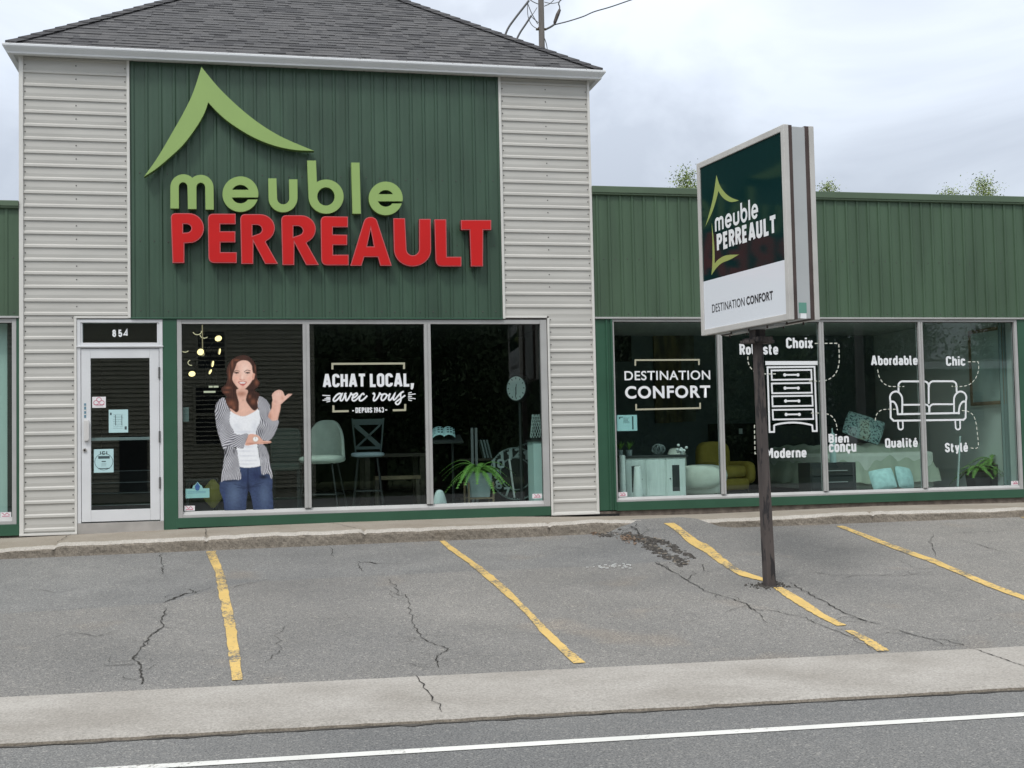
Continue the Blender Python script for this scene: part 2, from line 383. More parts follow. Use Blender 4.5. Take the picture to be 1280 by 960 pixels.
def text_mesh(s, fr, u0, v0, u1, v1, offset=0.0, extrude=0.0, h=0.003, spacing=1.0):
    """round sign face lettering from the built-in font, fitted to a box on a frame."""
    cu = bpy.data.curves.new('words', 'FONT'); cu.body = s; cu.offset = offset; cu.size = 1; cu.space_character = spacing
    ob = bpy.data.objects.new('words', cu); COL.objects.link(ob)
    dg = bpy.context.evaluated_depsgraph_get(); me = bpy.data.meshes.new_from_object(ob.evaluated_get(dg))
    bpy.data.objects.remove(ob); bpy.data.curves.remove(cu)
    co = np.zeros(len(me.vertices)*3); me.vertices.foreach_get('co', co); co = co.reshape(-1, 3)
    lo = co.min(0); hi = co.max(0)
    co[:, 0] = u0+(co[:, 0]-lo[0])/(hi[0]-lo[0])*(u1-u0); co[:, 1] = v0+(co[:, 1]-lo[1])/(hi[1]-lo[1])*(v1-v0); co[:, 2] = 0
    me.vertices.foreach_set('co', co.ravel()); me.update()
    return to_frame(me, fr, h)
def join_meshes(name, parts):
    """parts: (mesh, material index) -> one mesh."""
    bm = bmesh.new()
    for me, mi in parts:
        n = len(bm.faces); bm.from_mesh(me); bm.faces.ensure_lookup_table()
        for f in bm.faces[n:]: f.material_index = mi
    out = bpy.data.meshes.new(name); bm.to_mesh(out); bm.free()
    return out
# ================================================================== GROUND
KY, RZ = -1.2, -0.76
TA = math.tan(R(3.4))
def sy(X): return -6.86-TA*(X-1.0)          # where the parking lot meets the public sidewalk
def kz(X): return float(np.interp(X, [0, 2, 5.7, 8.4, 12.8], [-.297, -.287, -.272, -.25, -.25]))
def lotz(X, Y):
    t = (Y-KY)/(sy(X)-KY); z = kz(X)+(RZ-kz(X))*t
    b = max(0, min(1, (X-6.85)/0.35))*max(0, min(1, (8.45-X)/0.5))*max(0, min(1, (Y+2.3)/1.0))   # asphalt ramped up over the kerb
    e = min(1, max(0, t)*4)*min(1, max(0, 1-t)*5)
    return z+0.125*b*b*(3-2*b)+0.010*math.sin(X*1.7+Y*0.6)*math.sin(Y*1.3+X*.3)*e
def lot_pt(x, y, lift=0.0):
    d = ray(x, y); lo, hi = 4.0, 22.0
    for _ in range(50):
        m = (lo+hi)/2; q = CAM+d*m
        if q[2] > lotz(q[0], q[1]): lo = m
        else: hi = m
    q = CAM+d*lo; return (q[0], q[1], q[2]+lift)

def asphalt(name, lo, hi, seam=False):
    m = bpy.data.materials.new(name); m.use_nodes = True; nt = m.node_tree; p = nt.nodes['Principled BSDF']; p.inputs['Roughness'].default_value = 0.88; p.inputs['Specular IOR Level'].default_value = 0.3
    N = nt.nodes.new; L = nt.links.new
    g = N('ShaderNodeNewGeometry')
    def noise(sc_, det=3, ro=0.6, src=None):
        n = N('ShaderNodeTexNoise'); n.inputs['Scale'].default_value = sc_; n.inputs['Detail'].default_value = det; n.inputs['Roughness'].default_value = ro
        L(src or g.outputs['Position'], n.inputs['Vector']); return n.outputs['Fac']
    def ramp(fac, a, b, ca, cb):
        r = N('ShaderNodeValToRGB'); L(fac, r.inputs[0]); e = r.color_ramp.elements; e[0].position = a; e[1].position = b; e[0].color = (*ca, 1); e[1].color = (*cb, 1); return r.outputs[0]
    def mixc(kind, fac, a, b):
        x = N('ShaderNodeMix'); x.data_type = 'RGBA'; x.blend_type = kind
        if isinstance(fac, float): x.inputs[0].default_value = fac
        else: L(fac, x.inputs[0])
        L(a, x.inputs[6]); L(b, x.inputs[7]); return x.outputs[2]
    base = ramp(noise(0.55, 6), 0.35, 0.68, lo, hi)
    if seam:                                         # the newer, bluer strip along the kerb, ending at a ragged seam
        sp = N('ShaderNodeSeparateXYZ'); L(g.outputs['Position'], sp.inputs[0])
        a = N('ShaderNodeMapRange'); a.interpolation_type = 'SMOOTHSTEP'; L(sp.outputs['X'], a.inputs[0])
        for i, v in ((1, 1.7), (2, 2.7), (3, 4.1), (4, 3.22)): a.inputs[i].default_value = v
        wob = N('ShaderNodeMath'); wob.operation = 'MULTIPLY_ADD'; L(noise(2.2, 4), wob.inputs[0]); wob.inputs[1].default_value = 0.16; L(a.outputs[0], wob.inputs[2])
        d = N('ShaderNodeMath'); d.operation = 'ADD'; L(sp.outputs['Y'], d.inputs[0]); L(wob.outputs[0], d.inputs[1])
        s = N('ShaderNodeMapRange'); L(d.outputs[0], s.inputs[0])
        for i, v in ((1, 0.06), (2, 0.11), (3, 0.0), (4, 1.0)): s.inputs[i].default_value = v
        xe = N('ShaderNodeMapRange'); L(sp.outputs['X'], xe.inputs[0])
        for i, v in ((1, 7.0), (2, 7.6), (3, 1.0), (4, 0.0)): xe.inputs[i].default_value = v
        sm = N('ShaderNodeMath'); sm.operation = 'MULTIPLY'; L(s.outputs[0], sm.inputs[0]); L(xe.outputs[0], sm.inputs[1])
        c2 = ramp(noise(1.3, 5), 0.35, 0.7, (0.168, 0.170, 0.172), (0.208, 0.210, 0.211))
        base = mixc('MIX', sm.outputs[0], base, c2)
        stain = ramp(noise(0.9, 3, 0.5), 0.60, 0.74, (1, 1, 1), (1.18, 1.08, 0.98))
        base = mixc('MULTIPLY', 0.8, base, stain)
    sp1 = ramp(noise(85, 4, 0.85), 0.37, 0.64, (0.34, 0.34, 0.35), (1.62, 1.60, 1.56))
    base = mixc('MULTIPLY', 0.95, base, sp1)
    v = N('ShaderNodeTexVoronoi'); v.inputs['Scale'].default_value = 58; L(g.outputs['Position'], v.inputs['Vector'])
    w = N('ShaderNodeSeparateColor'); L(v.outputs['Color'], w.inputs[0])
    r2 = ramp(w.outputs[0], 0.80, 1.0, (0.94, 0.94, 0.94), (1.65, 1.6, 1.52))
    base = mixc('MULTIPLY', 0.6, base, r2)
    patch = ramp(noise(0.25, 4, 0.55), 0.38, 0.64, (0.78, 0.79, 0.80), (1.14, 1.12, 1.08))
    base = mixc('MULTIPLY', 0.7, base, patch)
    L(base, p.inputs['Base Color'])
    b = N('ShaderNodeBump'); b.inputs['Strength'].default_value = 0.55; b.inputs['Distance'].default_value = 0.006; L(noise(110, 3), b.inputs['Height']); L(b.outputs[0], p.inputs['Normal'])
    return m
def concrete(name, lo, hi, pits=0.5):
    m = mat(name, lo, 0.9, col2=hi, vscale=1.6, detail=7, spec=0.25, bump=0.35, bscale=70); nt = m.node_tree; p = nt.nodes['Principled BSDF']
    src = p.inputs['Base Color'].links[0].from_socket; g = nt.nodes.new('ShaderNodeNewGeometry')
    n = nt.nodes.new('ShaderNodeTexNoise'); n.inputs['Scale'].default_value = 60; n.inputs['Detail'].default_value = 3; n.inputs['Roughness'].default_value = 0.7; nt.links.new(g.outputs['Position'], n.inputs['Vector'])
    r = nt.nodes.new('ShaderNodeValToRGB'); nt.links.new(n.outputs['Fac'], r.inputs[0]); e = r.color_ramp.elements
    e[0].position = 0.3; e[1].position = 0.72; e[0].color = (1-0.45*pits,)*3+(1,); e[1].color = (1+0.3*pits,)*3+(1,)
    x = nt.nodes.new('ShaderNodeMix'); x.data_type = 'RGBA'; x.blend_type = 'MULTIPLY'; x.inputs[0].default_value = 1
    nt.links.new(src, x.inputs[6]); nt.links.new(r.outputs[0], x.inputs[7]); nt.links.new(x.outputs[2], p.inputs['Base Color'])
    return m
M_lot = asphalt('lot asphalt', (0.172, 0.170, 0.167), (0.222, 0.218, 0.213), seam=True)
M_road = asphalt('road asphalt', (0.140, 0.143, 0.147), (0.170, 0.173, 0.176))
M_side = concrete('sidewalk concrete', (0.278, 0.260, 0.236), (0.372, 0.353, 0.328), 0.7)
M_walk = concrete('walkway concrete', (0.27, 0.235, 0.19), (0.34, 0.305, 0.26))
M_lip = concrete('worn kerb edge', (0.40, 0.37, 0.33), (0.50, 0.47, 0.43), 0.7)
M_face = concrete('crumbling kerb face', (0.185, 0.160, 0.130), (0.285, 0.25, 0.208), 0.9)
M_crack = mat('crack dirt', (0.045, 0.043, 0.04), 1.0, spec=0.1, var=0.5, vscale=12)
M_grass = mat('grass ground', (0.05, 0.07, 0.025), 1.0, var=0.4, vscale=2)

def structure(o): o['kind'] = 'structure'; return o
mb = MB(); mb.quad((-500, -500, -1.05), (500, -500, -1.05), (500, 500, -1.05), (-500, 500, -1.05))
structure(mb.build('ground', M_grass))

# parking lot: one gently sloping sheet from the kerb to the sidewalk
mb = MB(); nx, ny = 190, 60; X0, X1 = -14.0, 26.0; vs = []
rng = random.Random(3)
for j in range(ny+1):
    for i in range(nx+1):
        X = X0+(X1-X0)*i/nx; t = j/ny; ya = KY+0.2 if 1 else KY
        Y = ya+(sy(X)-ya)*t
        z = lotz(X, Y)
        vs.append((X, Y, z))
mb.add(vs, [(j*(nx+1)+i, (j+1)*(nx+1)+i, (j+1)*(nx+1)+i+1, j*(nx+1)+i+1) for j in range(ny) for i in range(nx)])
structure(mb.build('parking_lot', M_lot, smooth=True))

# public sidewalk, a poured strip with a ragged road edge and joints
def ry(X): return sy(X)-1.325
mb = MB(); n = 760; rng = random.Random(5); pv = 0
for i in range(n+1):
    X = X0+(X1-X0)*i/n; pv = pv*0.6+rng.uniform(-1, 1)*0.011
    e = ry(X)+pv; rows = [(sy(X)+0.0, RZ+0.001), (sy(X)-0.02, RZ+0.006), (e+0.03, RZ+0.004), (e, RZ-0.012), (e-0.01, RZ-0.045)]
    if i == 0: idx = []
    idx.append([len(mb.v)+k for k in range(5)]); mb.v += [(X, y, z) for y, z in rows]
    if i:
        for k in range(4): mb.f.append([idx[i-1][k], idx[i-1][k+1], idx[i][k+1], idx[i][k]]); mb.m.append(1 if k >= 3 else 0); mb.c.append(None)
structure(mb.build('sidewalk', [M_side, M_face]))
# road
RD = -0.79
mb = MB(); mb.quad((X0-60, ry(X0-60)-16.5, RD), (X1+60, ry(X1+60)-16.5, RD), (X1+60, ry(X1+60)+0.06, RD), (X0-60, ry(X0-60)+0.06, RD)); structure(mb.build('road', M_road))
M_gutter = mat('gutter dirt', (0.075, 0.07, 0.064), 1.0, var=0.5, vscale=5, spec=0.1)
mb = MB(); rng = random.Random(8); nn = 500; up = []; dn = []
for i in range(nn+1):
    X = X0+(X1-X0)*i/nn; up.append((X, ry(X)+0.03, RD+0.004)); dn.append((X, ry(X)-0.018-abs(rng.gauss(0, .018)), RD+0.004))
for i in range(nn): mb.quad(dn[i], dn[i+1], up[i+1], up[i])
structure(mb.build('gutter_dirt', M_gutter))
def paint(name, col, wear):
    m = mat(name, col, 0.75, spec=0.3, var=0.08, vscale=3); nt = m.node_tree; p = nt.nodes['Principled BSDF']
    src = p.inputs['Base Color'].links[0].from_socket; g = nt.nodes.new('ShaderNodeNewGeometry')
    a = nt.nodes.new('ShaderNodeTexNoise'); a.inputs['Scale'].default_value = 34; a.inputs['Detail'].default_value = 6; a.inputs['Roughness'].default_value = 0.75; nt.links.new(g.outputs['Position'], a.inputs['Vector'])
    b = nt.nodes.new('ShaderNodeTexNoise'); b.inputs['Scale'].default_value = 2.3; nt.links.new(g.outputs['Position'], b.inputs['Vector'])
    s = nt.nodes.new('ShaderNodeMath'); s.operation = 'MULTIPLY_ADD'; nt.links.new(b.outputs['Fac'], s.inputs[0]); s.inputs[1].default_value = 0.55; nt.links.new(a.outputs['Fac'], s.inputs[2])
    r = nt.nodes.new('ShaderNodeValToRGB'); nt.links.new(s.outputs[0], r.inputs[0]); r.color_ramp.elements[0].position = wear; r.color_ramp.elements[1].position = wear+0.07
    r.color_ramp.elements[0].color = (0, 0, 0, 1); r.color_ramp.elements[1].color = (1, 1, 1, 1)
    x = nt.nodes.new('ShaderNodeMix'); x.data_type = 'RGBA'; nt.links.new(r.outputs[0], x.inputs[0]); nt.links.new(src, x.inputs[6]); x.inputs[7].default_value = (0.15, 0.14, 0.12, 1)
    nt.links.new(x.outputs[2], p.inputs['Base Color']); return m
M_yel = paint('worn yellow paint', (0.56, 0.39, 0.135), 0.80)
M_white = paint('white road paint', (0.58, 0.58, 0.56), 0.90)
mb = MB()
for i in range(60):
    xa = X0-20+(X1-X0+40)*i/60; xb = X0-20+(X1-X0+40)*(i+1)/60; q = lambda X: -8.965-math.tan(R(3.25))*(X-4.0)
    mb.quad((xa, q(xa)-.092, RD+.004), (xb, q(xb)-.092, RD+.004), (xb, q(xb), RD+.004), (xa, q(xa), RD+.004))
structure(mb.build('road_edge_line', M_white))
# yellow stall lines, each brushed by hand
def stall(lpx, rpx, seed, cut=None):
    rg = random.Random(seed)
    Lp = [lot_pt(*p) for p in lpx]; Rp = [lot_pt(*p) for p in rpx]
    n = 46; ys = np.linspace(min(max(Lp[0][1], Rp[0][1]), -1.235), min(Lp[-1][1], Rp[-1][1]), n)
    L_ = np.array(Lp)[::-1]; R_ = np.array(Rp)[::-1]; mb = MB(); a = []; b = []
    for y in ys:
        xl = np.interp(y, L_[:, 1], L_[:, 0])+rg.gauss(0, .004); xr = np.interp(y, R_[:, 1], R_[:, 0])+rg.gauss(0, .004)
        a.append((xl, y+rg.gauss(0, .004), lotz(xl, y)+.006)); b.append((xr, y, lotz(xr, y)+.006))
    for i in range(n-1):
        if cut and cut[0] < -(ys[i]+ys[i+1])/2 < cut[1]: continue
        # a middle row keeps the paint on the sheet below it
        mb.quad(a[i], a[i+1], b[i+1], b[i])
    return structure(mb.build('parking_line', M_yel))
q_ = lambda L_: [(x*.25, 640+y*.25) for x, y in L_]
stall(q_([(1030, 198), (1045, 240), (1075, 300), (1088, 380), (1103, 450), (1112, 490), (1130, 600), (1143, 700), (1158, 845)]), q_([(1078, 198), (1092, 240), (1120, 310), (1138, 380), (1152, 450), (1163, 490), (1182, 600), (1195, 700), (1212, 840)]), 1)
stall([(548, 676), (560, 686), (587.5, 706), (615, 730), (640, 751), (658.5, 770), (675, 790), (700, 814), (717.5, 830)], [(556, 676), (566, 684), (592.5, 702.5), (620, 723), (640, 741), (665, 767.5), (685, 787.5), (710, 811), (730.5, 828)], 2)
stall([(830, 655), (850, 668), (880, 690), (900, 705), (925, 720), (954, 727)], [(842, 654), (862, 668), (885, 681), (905, 698), (925, 713), (954, 723)], 3)
stall([(966, 735), (990, 752), (1020, 770), (1046, 783)], [(978, 735), (1000, 747), (1030, 768), (1055, 781)], 4)
stall([(1057, 789), (1080, 803), (1097, 815)], [(1069, 790), (1090, 800), (1112, 814)], 5)
stall([(1045, 658), (1090, 676), (1160, 702), (1230, 732), (1290, 754)], [(1055, 658), (1100, 675), (1170, 700), (1230, 726), (1290, 749)], 6)
stall([(1273, 646), (1300, 655)], [(1283, 645), (1312, 654)], 7)
# cracks in the asphalt and joints in the concrete
def crack(name, pts, w, seed, pt=lot_pt, lift=0.006, sub=7, rough=0.35):
    rg = random.Random(seed); P = [np.array(pt(*p)) for p in pts]; Q = []
    for a, b in zip(P[:-1], P[1:]):
        d = b-a; nrm = np.array([-d[1], d[0], 0])/max(1e-6, np.linalg.norm(d[:2]))
        for k in range(sub):
            t = k/sub; Q.append(a+d*t+nrm*rg.gauss(0, 1)*min(0.014, np.linalg.norm(d)/sub*rough*.5))
    Q.append(P[-1]); mb = MB(); pr = None
    for i in range(len(Q)):
        a = Q[max(0, i-1)]; b = Q[min(len(Q)-1, i+1)]; d = b-a; l = max(1e-6, np.linalg.norm(d[:2])); nrm = np.array([-d[1], d[0], 0])/l
        ww = w*.5*(0.25+0.9*rg.random())*min(1, 0.25+min(i, len(Q)-1-i)/4)/2
        z = lift; cur = (tuple(Q[i]+nrm*ww+np.array([0, 0, z])), tuple(Q[i]-nrm*ww+np.array([0, 0, z])))
        if pr: mb.quad(pr[0], pr[1], cur[1], cur[0])
        pr = cur
    if name == 'asphalt_crack' and len(Q) > 12:          # hair cracks branching off
        for k in range(max(2, len(Q)//7)):
            i = rg.randrange(2, len(Q)-2); p = Q[i].copy(); a = rg.random()*6.28; wd = w*.22; pr = None
            for s in range(rg.randrange(5, 13)):
                a += rg.gauss(0, .45); p = p+np.array([math.cos(a), math.sin(a)*.8, 0])*rg.uniform(.02, .06); p[2] = lotz(p[0], p[1]); n_ = np.array([-math.sin(a), math.cos(a), 0])*wd*.5*(1-s/14); up = np.array([0, 0, lift])
                if not (sy(p[0])+.05 < p[1] < KY-.05): break
                cur = (tuple(p+n_+up), tuple(p-n_+up))
                if pr: mb.quad(pr[0], pr[1], cur[1], cur[0])
                pr = cur
    return structure(mb.build(name, M_crack))
c4 = lambda ox, oy, s, L_: [(ox+x*s, oy+y*s) for x, y in L_]
crack('asphalt_crack', c4(0, 640, .25, [(1005, 408), (935, 408), (880, 428), (815, 458)]), .045, 11)
crack('asphalt_crack', c4(0, 640, .25, [(835, 480), (805, 540), (815, 570), (750, 620), (710, 670), (665, 735), (708, 770), (702, 800), (716, 845), (706, 866)]), .028, 12)
crack('asphalt_crack', c4(0, 640, .25, [(808, 205), (804, 245), (815, 275), (800, 322)]), .018, 13)
crack('asphalt_crack', c4(0, 640, .25, [(90, 502), (300, 492), (480, 478), (740, 460)]), .012, 14)
crack('asphalt_crack', c4(0, 640, .25, [(1005, 405), (1100, 390), (1280, 352), (1370, 335)]), .016, 15)
crack('asphalt_crack', c4(320, 640, .25, [(90, 338), (300, 325), (540, 318), (760, 302), (1000, 295), (1160, 285)]), .010, 16)
crack('asphalt_crack', c4(320, 640, .25, [(375, 175), (390, 228)]), .02, 17)
crack('asphalt_crack', c4(320, 640, .25, [(500, 255), (540, 300)]), .02, 18)
crack('asphalt_crack', c4(320, 640, .25, [(540, 250), (575, 254), (605, 262)]), .05, 19)
crack('asphalt_crack', c4(320, 640, .25, [(665, 335), (700, 380), (760, 440), (770, 490), (780, 560), (820, 625), (870, 655), (962, 685), (905, 722), (905, 760), (918, 782)]), .020, 20)
crack('asphalt_crack', c4(640, 620, .25, [(720, 330), (790, 370), (880, 425), (960, 475), (1060, 505), (1170, 540), (1200, 570), (1280, 572)]), .024, 21)
crack('asphalt_crack', c4(640, 620, .25, [(1180, 545), (1230, 590), (1280, 640)]), .016, 31)
crack('asphalt_crack', c4(640, 620, .25, [(905, 375), (880, 425)]), .02, 22)
crack('asphalt_crack', c4(640, 620, .25, [(1000, 335), (950, 345), (960, 375), (1000, 385)]), .02, 23)
crack('asphalt_crack', c4(960, 600, .25, [(0, 650), (100, 675), (190, 690), (250, 725), (380, 770), (520, 850)]), .017, 24)
crack('asphalt_crack', c4(960, 600, .25, [(110, 515), (200, 570), (300, 620), (400, 675), (500, 710), (570, 725)]), .032, 25)
crack('asphalt_crack', c4(960, 600, .25, [(580, 735), (700, 768), (800, 795), (880, 800), (1000, 835)]), .026, 26)
crack('asphalt_crack', c4(960, 600, .25, [(800, 790), (890, 832)]), .018, 27)
crack('asphalt_crack', c4(960, 600, .25, [(190, 455), (320, 478), (520, 478), (680, 478), (825, 460)]), .022, 28)
crack('asphalt_crack', c4(960, 600, .25, [(830, 270), (812, 320), (840, 390)]), .018, 29)
crack('asphalt_crack', c4(960, 600, .25, [(920, 265), (1060, 262), (1180, 255)]), .02, 30)
crack('asphalt_crack', c4(960, 600, .25, [(940, 300), (1060, 325), (1190, 365)]), .016, 33)
sp_ = lambda x, y: tuple(Frame((0, 0, RZ+.007), (1, 0, 0), (0, 1, 0)).w(*Frame((0, 0, RZ+.007), (1, 0, 0), (0, 1, 0)).px(x, y)))
crack('sidewalk_joint', [(516, 841), (552, 890)], .022, 40, sp_, .003, 12, .25)
crack('sidewalk_joint', [(1217, 811), (1250, 822), (1283, 834)], .022, 41, sp_, .003, 12, .25)
# broken asphalt where the ramp meets the kerb: dark crumbled ground and loose lumps
M_crumb = mat('crumbled asphalt', (0.055, 0.052, 0.049), 1.0, col2=(0.125, 0.115, 0.105), vscale=26, detail=6, bump=0.9, bscale=40, spec=0.1)
def patch(name, pts, m, lift=.012, seed=0, jag=0.05):
    rg = random.Random(seed); P = [lot_pt(*p) for p in pts]; Q = crom([(p[0], p[1]) for p in P], 7, True)
    Q = [(x+rg.gauss(0, jag*.5), y+rg.gauss(0, jag*.5)) for x, y in Q]; c = np.mean(Q, 0); mb = MB()
    vs = []; rings = 6
    for k in range(rings+1):
        for x, y in Q:
            t = k/rings; a = c[0]+(x-c[0])*t; b = c[1]+(y-c[1])*t; vs.append((a, b, lotz(a, b)+lift+(rg.random()*.012 if 0 < k < rings else 0)))
    n = len(Q)
    mb.add(vs, [(k*n+i, (k+1)*n+i, (k+1)*n+(i+1) % n, k*n+(i+1) % n) for k in range(rings) for i in range(n)])
    return structure(mb.build(name, m))
z3 = lambda L_: [(740+x*.140625, 630+y*.140625) for x, y in L_]
mb = MB(); rg = random.Random(17)
for path, wd, cnt in (([(70, 270), (150, 262), (250, 275), (330, 292), (420, 300)], 22, 300), ([(430, 310), (500, 365), (590, 425), (690, 480), (820, 525)], 27, 300), ([(500, 308), (610, 330), (700, 370), (770, 420), (900, 475)], 15, 150)):
    P = crom(path, 8)
    for k in range(cnt):
        t = rg.random()*(len(P)-1); i = int(t); f = t-i; x = P[i][0]*(1-f)+P[i+1][0]*f+rg.gauss(0, wd); y = P[i][1]*(1-f)+P[i+1][1]*f+rg.gauss(0, wd*.62)
        q = Vector(lot_pt(740+x*.140625, 630+y*.140625)); n = rg.choice((4, 5, 6)); r = rg.uniform(.008, .038); a0 = rg.random()*6; h = rg.uniform(.004, .016)
        ring = [q+Vector((r*rg.uniform(.6, 1.2)*math.cos(a0+j*6.2832/n), r*rg.uniform(.6, 1.2)*math.sin(a0+j*6.2832/n), 0)) for j in range(n)]
        mb.add([v+Vector((0, 0, -.004)) for v in ring]+[v*.7+q*.3+Vector((0, 0, h)) for v in ring], [(j, (j+1) % n, n+(j+1) % n, n+j) for j in range(n)]+[tuple(range(n, 2*n))], 0 if rg.random() < .92 else 1)
for k in range(150):                                   # grit round the foot of the sign post
    a = rg.random()*6.28; d = .06+abs(rg.gauss(0, .07)); x, y = 7.42+d*math.cos(a), -4.669+d*math.sin(a); r = rg.uniform(.004, .016); q = Vector((x, y, lotz(x, y)))
    ring = [q+Vector((r*rg.uniform(.6, 1.2)*math.cos(j*1.2566), r*rg.uniform(.6, 1.2)*math.sin(j*1.2566), 0)) for j in range(5)]
    mb.add([v+Vector((0, 0, -.004)) for v in ring]+[v*.7+q*.3+Vector((0, 0, .011)) for v in ring], [(j, (j+1) % 5, 5+(j+1) % 5, 5+j) for j in range(5)]+[tuple(range(5, 10))], 0)
o = mb.build('crumbled_asphalt', [M_crumb, M_face]); o['kind'] = 'stuff'
crack('asphalt_crack', z3([(330, 195), (390, 220), (420, 270), (440, 300)]), .05, 44)
crack('asphalt_crack', z3([(230, 215), (250, 245)]), .04, 45)
for k, L_ in enumerate(([(60, 800), (90, 790), (120, 796), (150, 788)], [(390, 770), (420, 775), (450, 771)], [(330, 830), (350, 812), (345, 795), (362, 780)], [(40, 735), (70, 742), (95, 738)], [(640, 790), (690, 796), (735, 788)], [(820, 770), (850, 778), (880, 774)], [(1120, 700), (1150, 712), (1180, 709)], [(1180, 770), (1215, 778), (1260, 772)], [(480, 735), (500, 745), (528, 741)], [(680, 690), (710, 684), (742, 687)])): crack('asphalt_crack', L_, .011, 90+k)
crack('asphalt_crack', z3([(560, 520), (640, 560), (715, 610)]), .03, 46)
M_dust = mat('dried leaves', (0.13, 0.075, 0.05), 1.0, col2=(0.24, 0.18, 0.13), vscale=30)
M_chip = mat('pale paint chips', (0.62, 0.63, 0.62), 0.8)
mb = MB(); rg = random.Random(9)
for k in range(100):
    if k < 45: x, y = 740+rg.gauss(330, 50)*.14, 630+rg.gauss(320, 22)*.14
    else: x, y = 740+rg.gauss(20, 22)*.14, 630+rg.gauss(240, 26)*.14
    p = Vector(lot_pt(x, max(y, 656))); s = rg.uniform(.006, .02); a = rg.random()*6.28
    mb.obox(p+Vector((0, 0, .018)), (math.cos(a)*s, math.sin(a)*s, rg.uniform(-.4, .4)*s), (-math.sin(a)*s*.6, math.cos(a)*s*.6, 0), (0, 0, .004))
o = mb.build('leaf_litter', M_dust); o['kind'] = 'stuff'
mb = MB()
for k in range(30):
    x = rg.gauss(768, 13); y = 709-(x-768)*.05+rg.gauss(0, 1.6); p = Vector(lot_pt(x, y)); s = rg.uniform(.004, .017); a = rg.gauss(0, .4)
    mb.obox(p+Vector((0, 0, .014)), (math.cos(a)*s, math.sin(a)*s, 0), (-math.sin(a)*s*.5, math.cos(a)*s*.5, 0), (0, 0, .003))
o = mb.build('paint_chips', M_chip); o['kind'] = 'stuff'

# raised walkway along the shop front with an eroded kerb edge
lipx = [-14, -0.04, .51, .53, 2.0, 2.97, 5.69, 6.73, 7.2, 8.0, 8.96, 10.05, 12.56, 26]
lipz = [-.2, -.194, -.168, -.155, -.146, -.128, -.130, -.11, -.128, -.148, -.143, -.122, -.146, -.15]
bkx = [-14, -.16, 1.95, 3.8, 5.95, 6.8, 8.46, 9.96, 11.16, 13.4, 26]; bkz = [-.142, -.142, -.104, -.088, -.09, -.125, -.146, -.131, -.116, -.138, -.14]
mb = MB(); n = 1300; rg = random.Random(4); ero = 0; idx = []
joints = (-1.6, .525, 3.93, 2.16, 6.15, 10.4, 12.9)
for i in range(n+1):
    X = -14+40*i/n; ero = ero*.8+rg.uniform(-1, 1)*.008
    zl = float(np.interp(X, lipx, lipz))+ero*.5; zb = float(np.interp(X, bkx, bkz)); zk = kz(X)
    j = 0.02 if any(abs(X-q) < .016 for q in joints) else 0
    rows = [(.12, zb), (-.5, zb+(zl-zb)*.4), (KY+.10, zl+.006-j), (KY+.035, zl-.006-j-rg.random()*.006), (KY+.006+rg.uniform(-1, 1)*.008, zl-.028-j)]
    for q in (.35, .6, .85): rows.append((KY-.012*q+rg.uniform(-1, 1)*.005+j, zl+(zk-zl)*q))
    rows.append((KY-.02+rg.uniform(-1, 1)*.01, zk-.03))
    idx.append([len(mb.v)+k for k in range(len(rows))]); mb.v += [(X, y, z) for y, z in rows]
    if i:
        for k in range(len(rows)-1):
            mb.f.append([idx[i-1][k], idx[i-1][k+1], idx[i][k+1], idx[i][k]]); mb.m.append(0 if k < 2 else 1 if k < 4 else 2); mb.c.append(None)
structure(mb.build('walkway', [M_walk, M_lip, M_face]))
def wk(X, Y):
    zl = float(np.interp(X, lipx, lipz)); zb = float(np.interp(X, bkx, bkz)); return (X, Y, zb+(zl-zb)*min(1, max(0, (0.12-Y)/1.2)))
for k, (xa, xb) in enumerate(((.525, .55), (2.16, 2.10), (3.93, 3.60), (-1.6, -1.5))):
    crack('walkway_joint', [(xb, -.02), ((xa+xb)/2, -.6), (xa, KY+.03)], .016, 50+k, wk, .012, 8, .2)
# ================================================================== SHOP BUILDING
M_siding = mat('beige steel siding', (0.505, 0.495, 0.465), 0.45, var=0.07, vscale=1.2, stretch=(1, 1, 5), detail=6, bump=0.03, bscale=14)
M_trim = mat('white steel trim', (0.66, 0.65, 0.62), 0.4, var=0.06, vscale=2)
M_screw = mat('dull screw heads', (0.07, 0.07, 0.065), 0.6)
M_green = mat('green ribbed steel', (0.043, 0.086, 0.056), 0.42, var=0.2, vscale=0.9, stretch=(3, 1, .8), detail=6)
M_greenw = mat('weathered green steel', (0.060, 0.108, 0.063), 0.5, var=0.2, vscale=0.8, stretch=(3, 1, .7), detail=6)
M_greenp = mat('green flat panel', (0.030, 0.094, 0.056), 0.38, var=0.12, vscale=2.0, detail=6)
M_cap = mat('green parapet flashing', (0.085, 0.130, 0.080), 0.5, var=0.12, vscale=1.5)
M_board = mat('wall core', (0.12, 0.11, 0.10), 0.9)
M_alu = mat('aluminium frame', (0.40, 0.40, 0.395), 0.5, metal=0.0, var=0.08, vscale=3)
M_alud = mat('white painted door', (0.68, 0.69, 0.71), 0.38, var=0.04, vscale=3)
M_alub = mat('dull aluminium threshold', (0.40, 0.38, 0.36), 0.5, metal=0.2, var=0.15, vscale=4)
M_gut = mat('white gutter', (0.70, 0.72, 0.74), 0.35, var=0.04, vscale=2)
M_soff = mat('white soffit', (0.60, 0.60, 0.58), 0.6)
M_found = mat('grey foundation', (0.15, 0.125, 0.105), 0.95, var=0.4, vscale=9, bump=0.5, bscale=50)
M_dark = mat('dark gap', (0.012, 0.012, 0.012), 0.9)
M_glass = glass_mat('shop glass', (0.80, 0.945, 0.92), 1.9)
M_seal = mat('black rubber seal', (0.02, 0.02, 0.02), 0.7)
P_ = 0.164

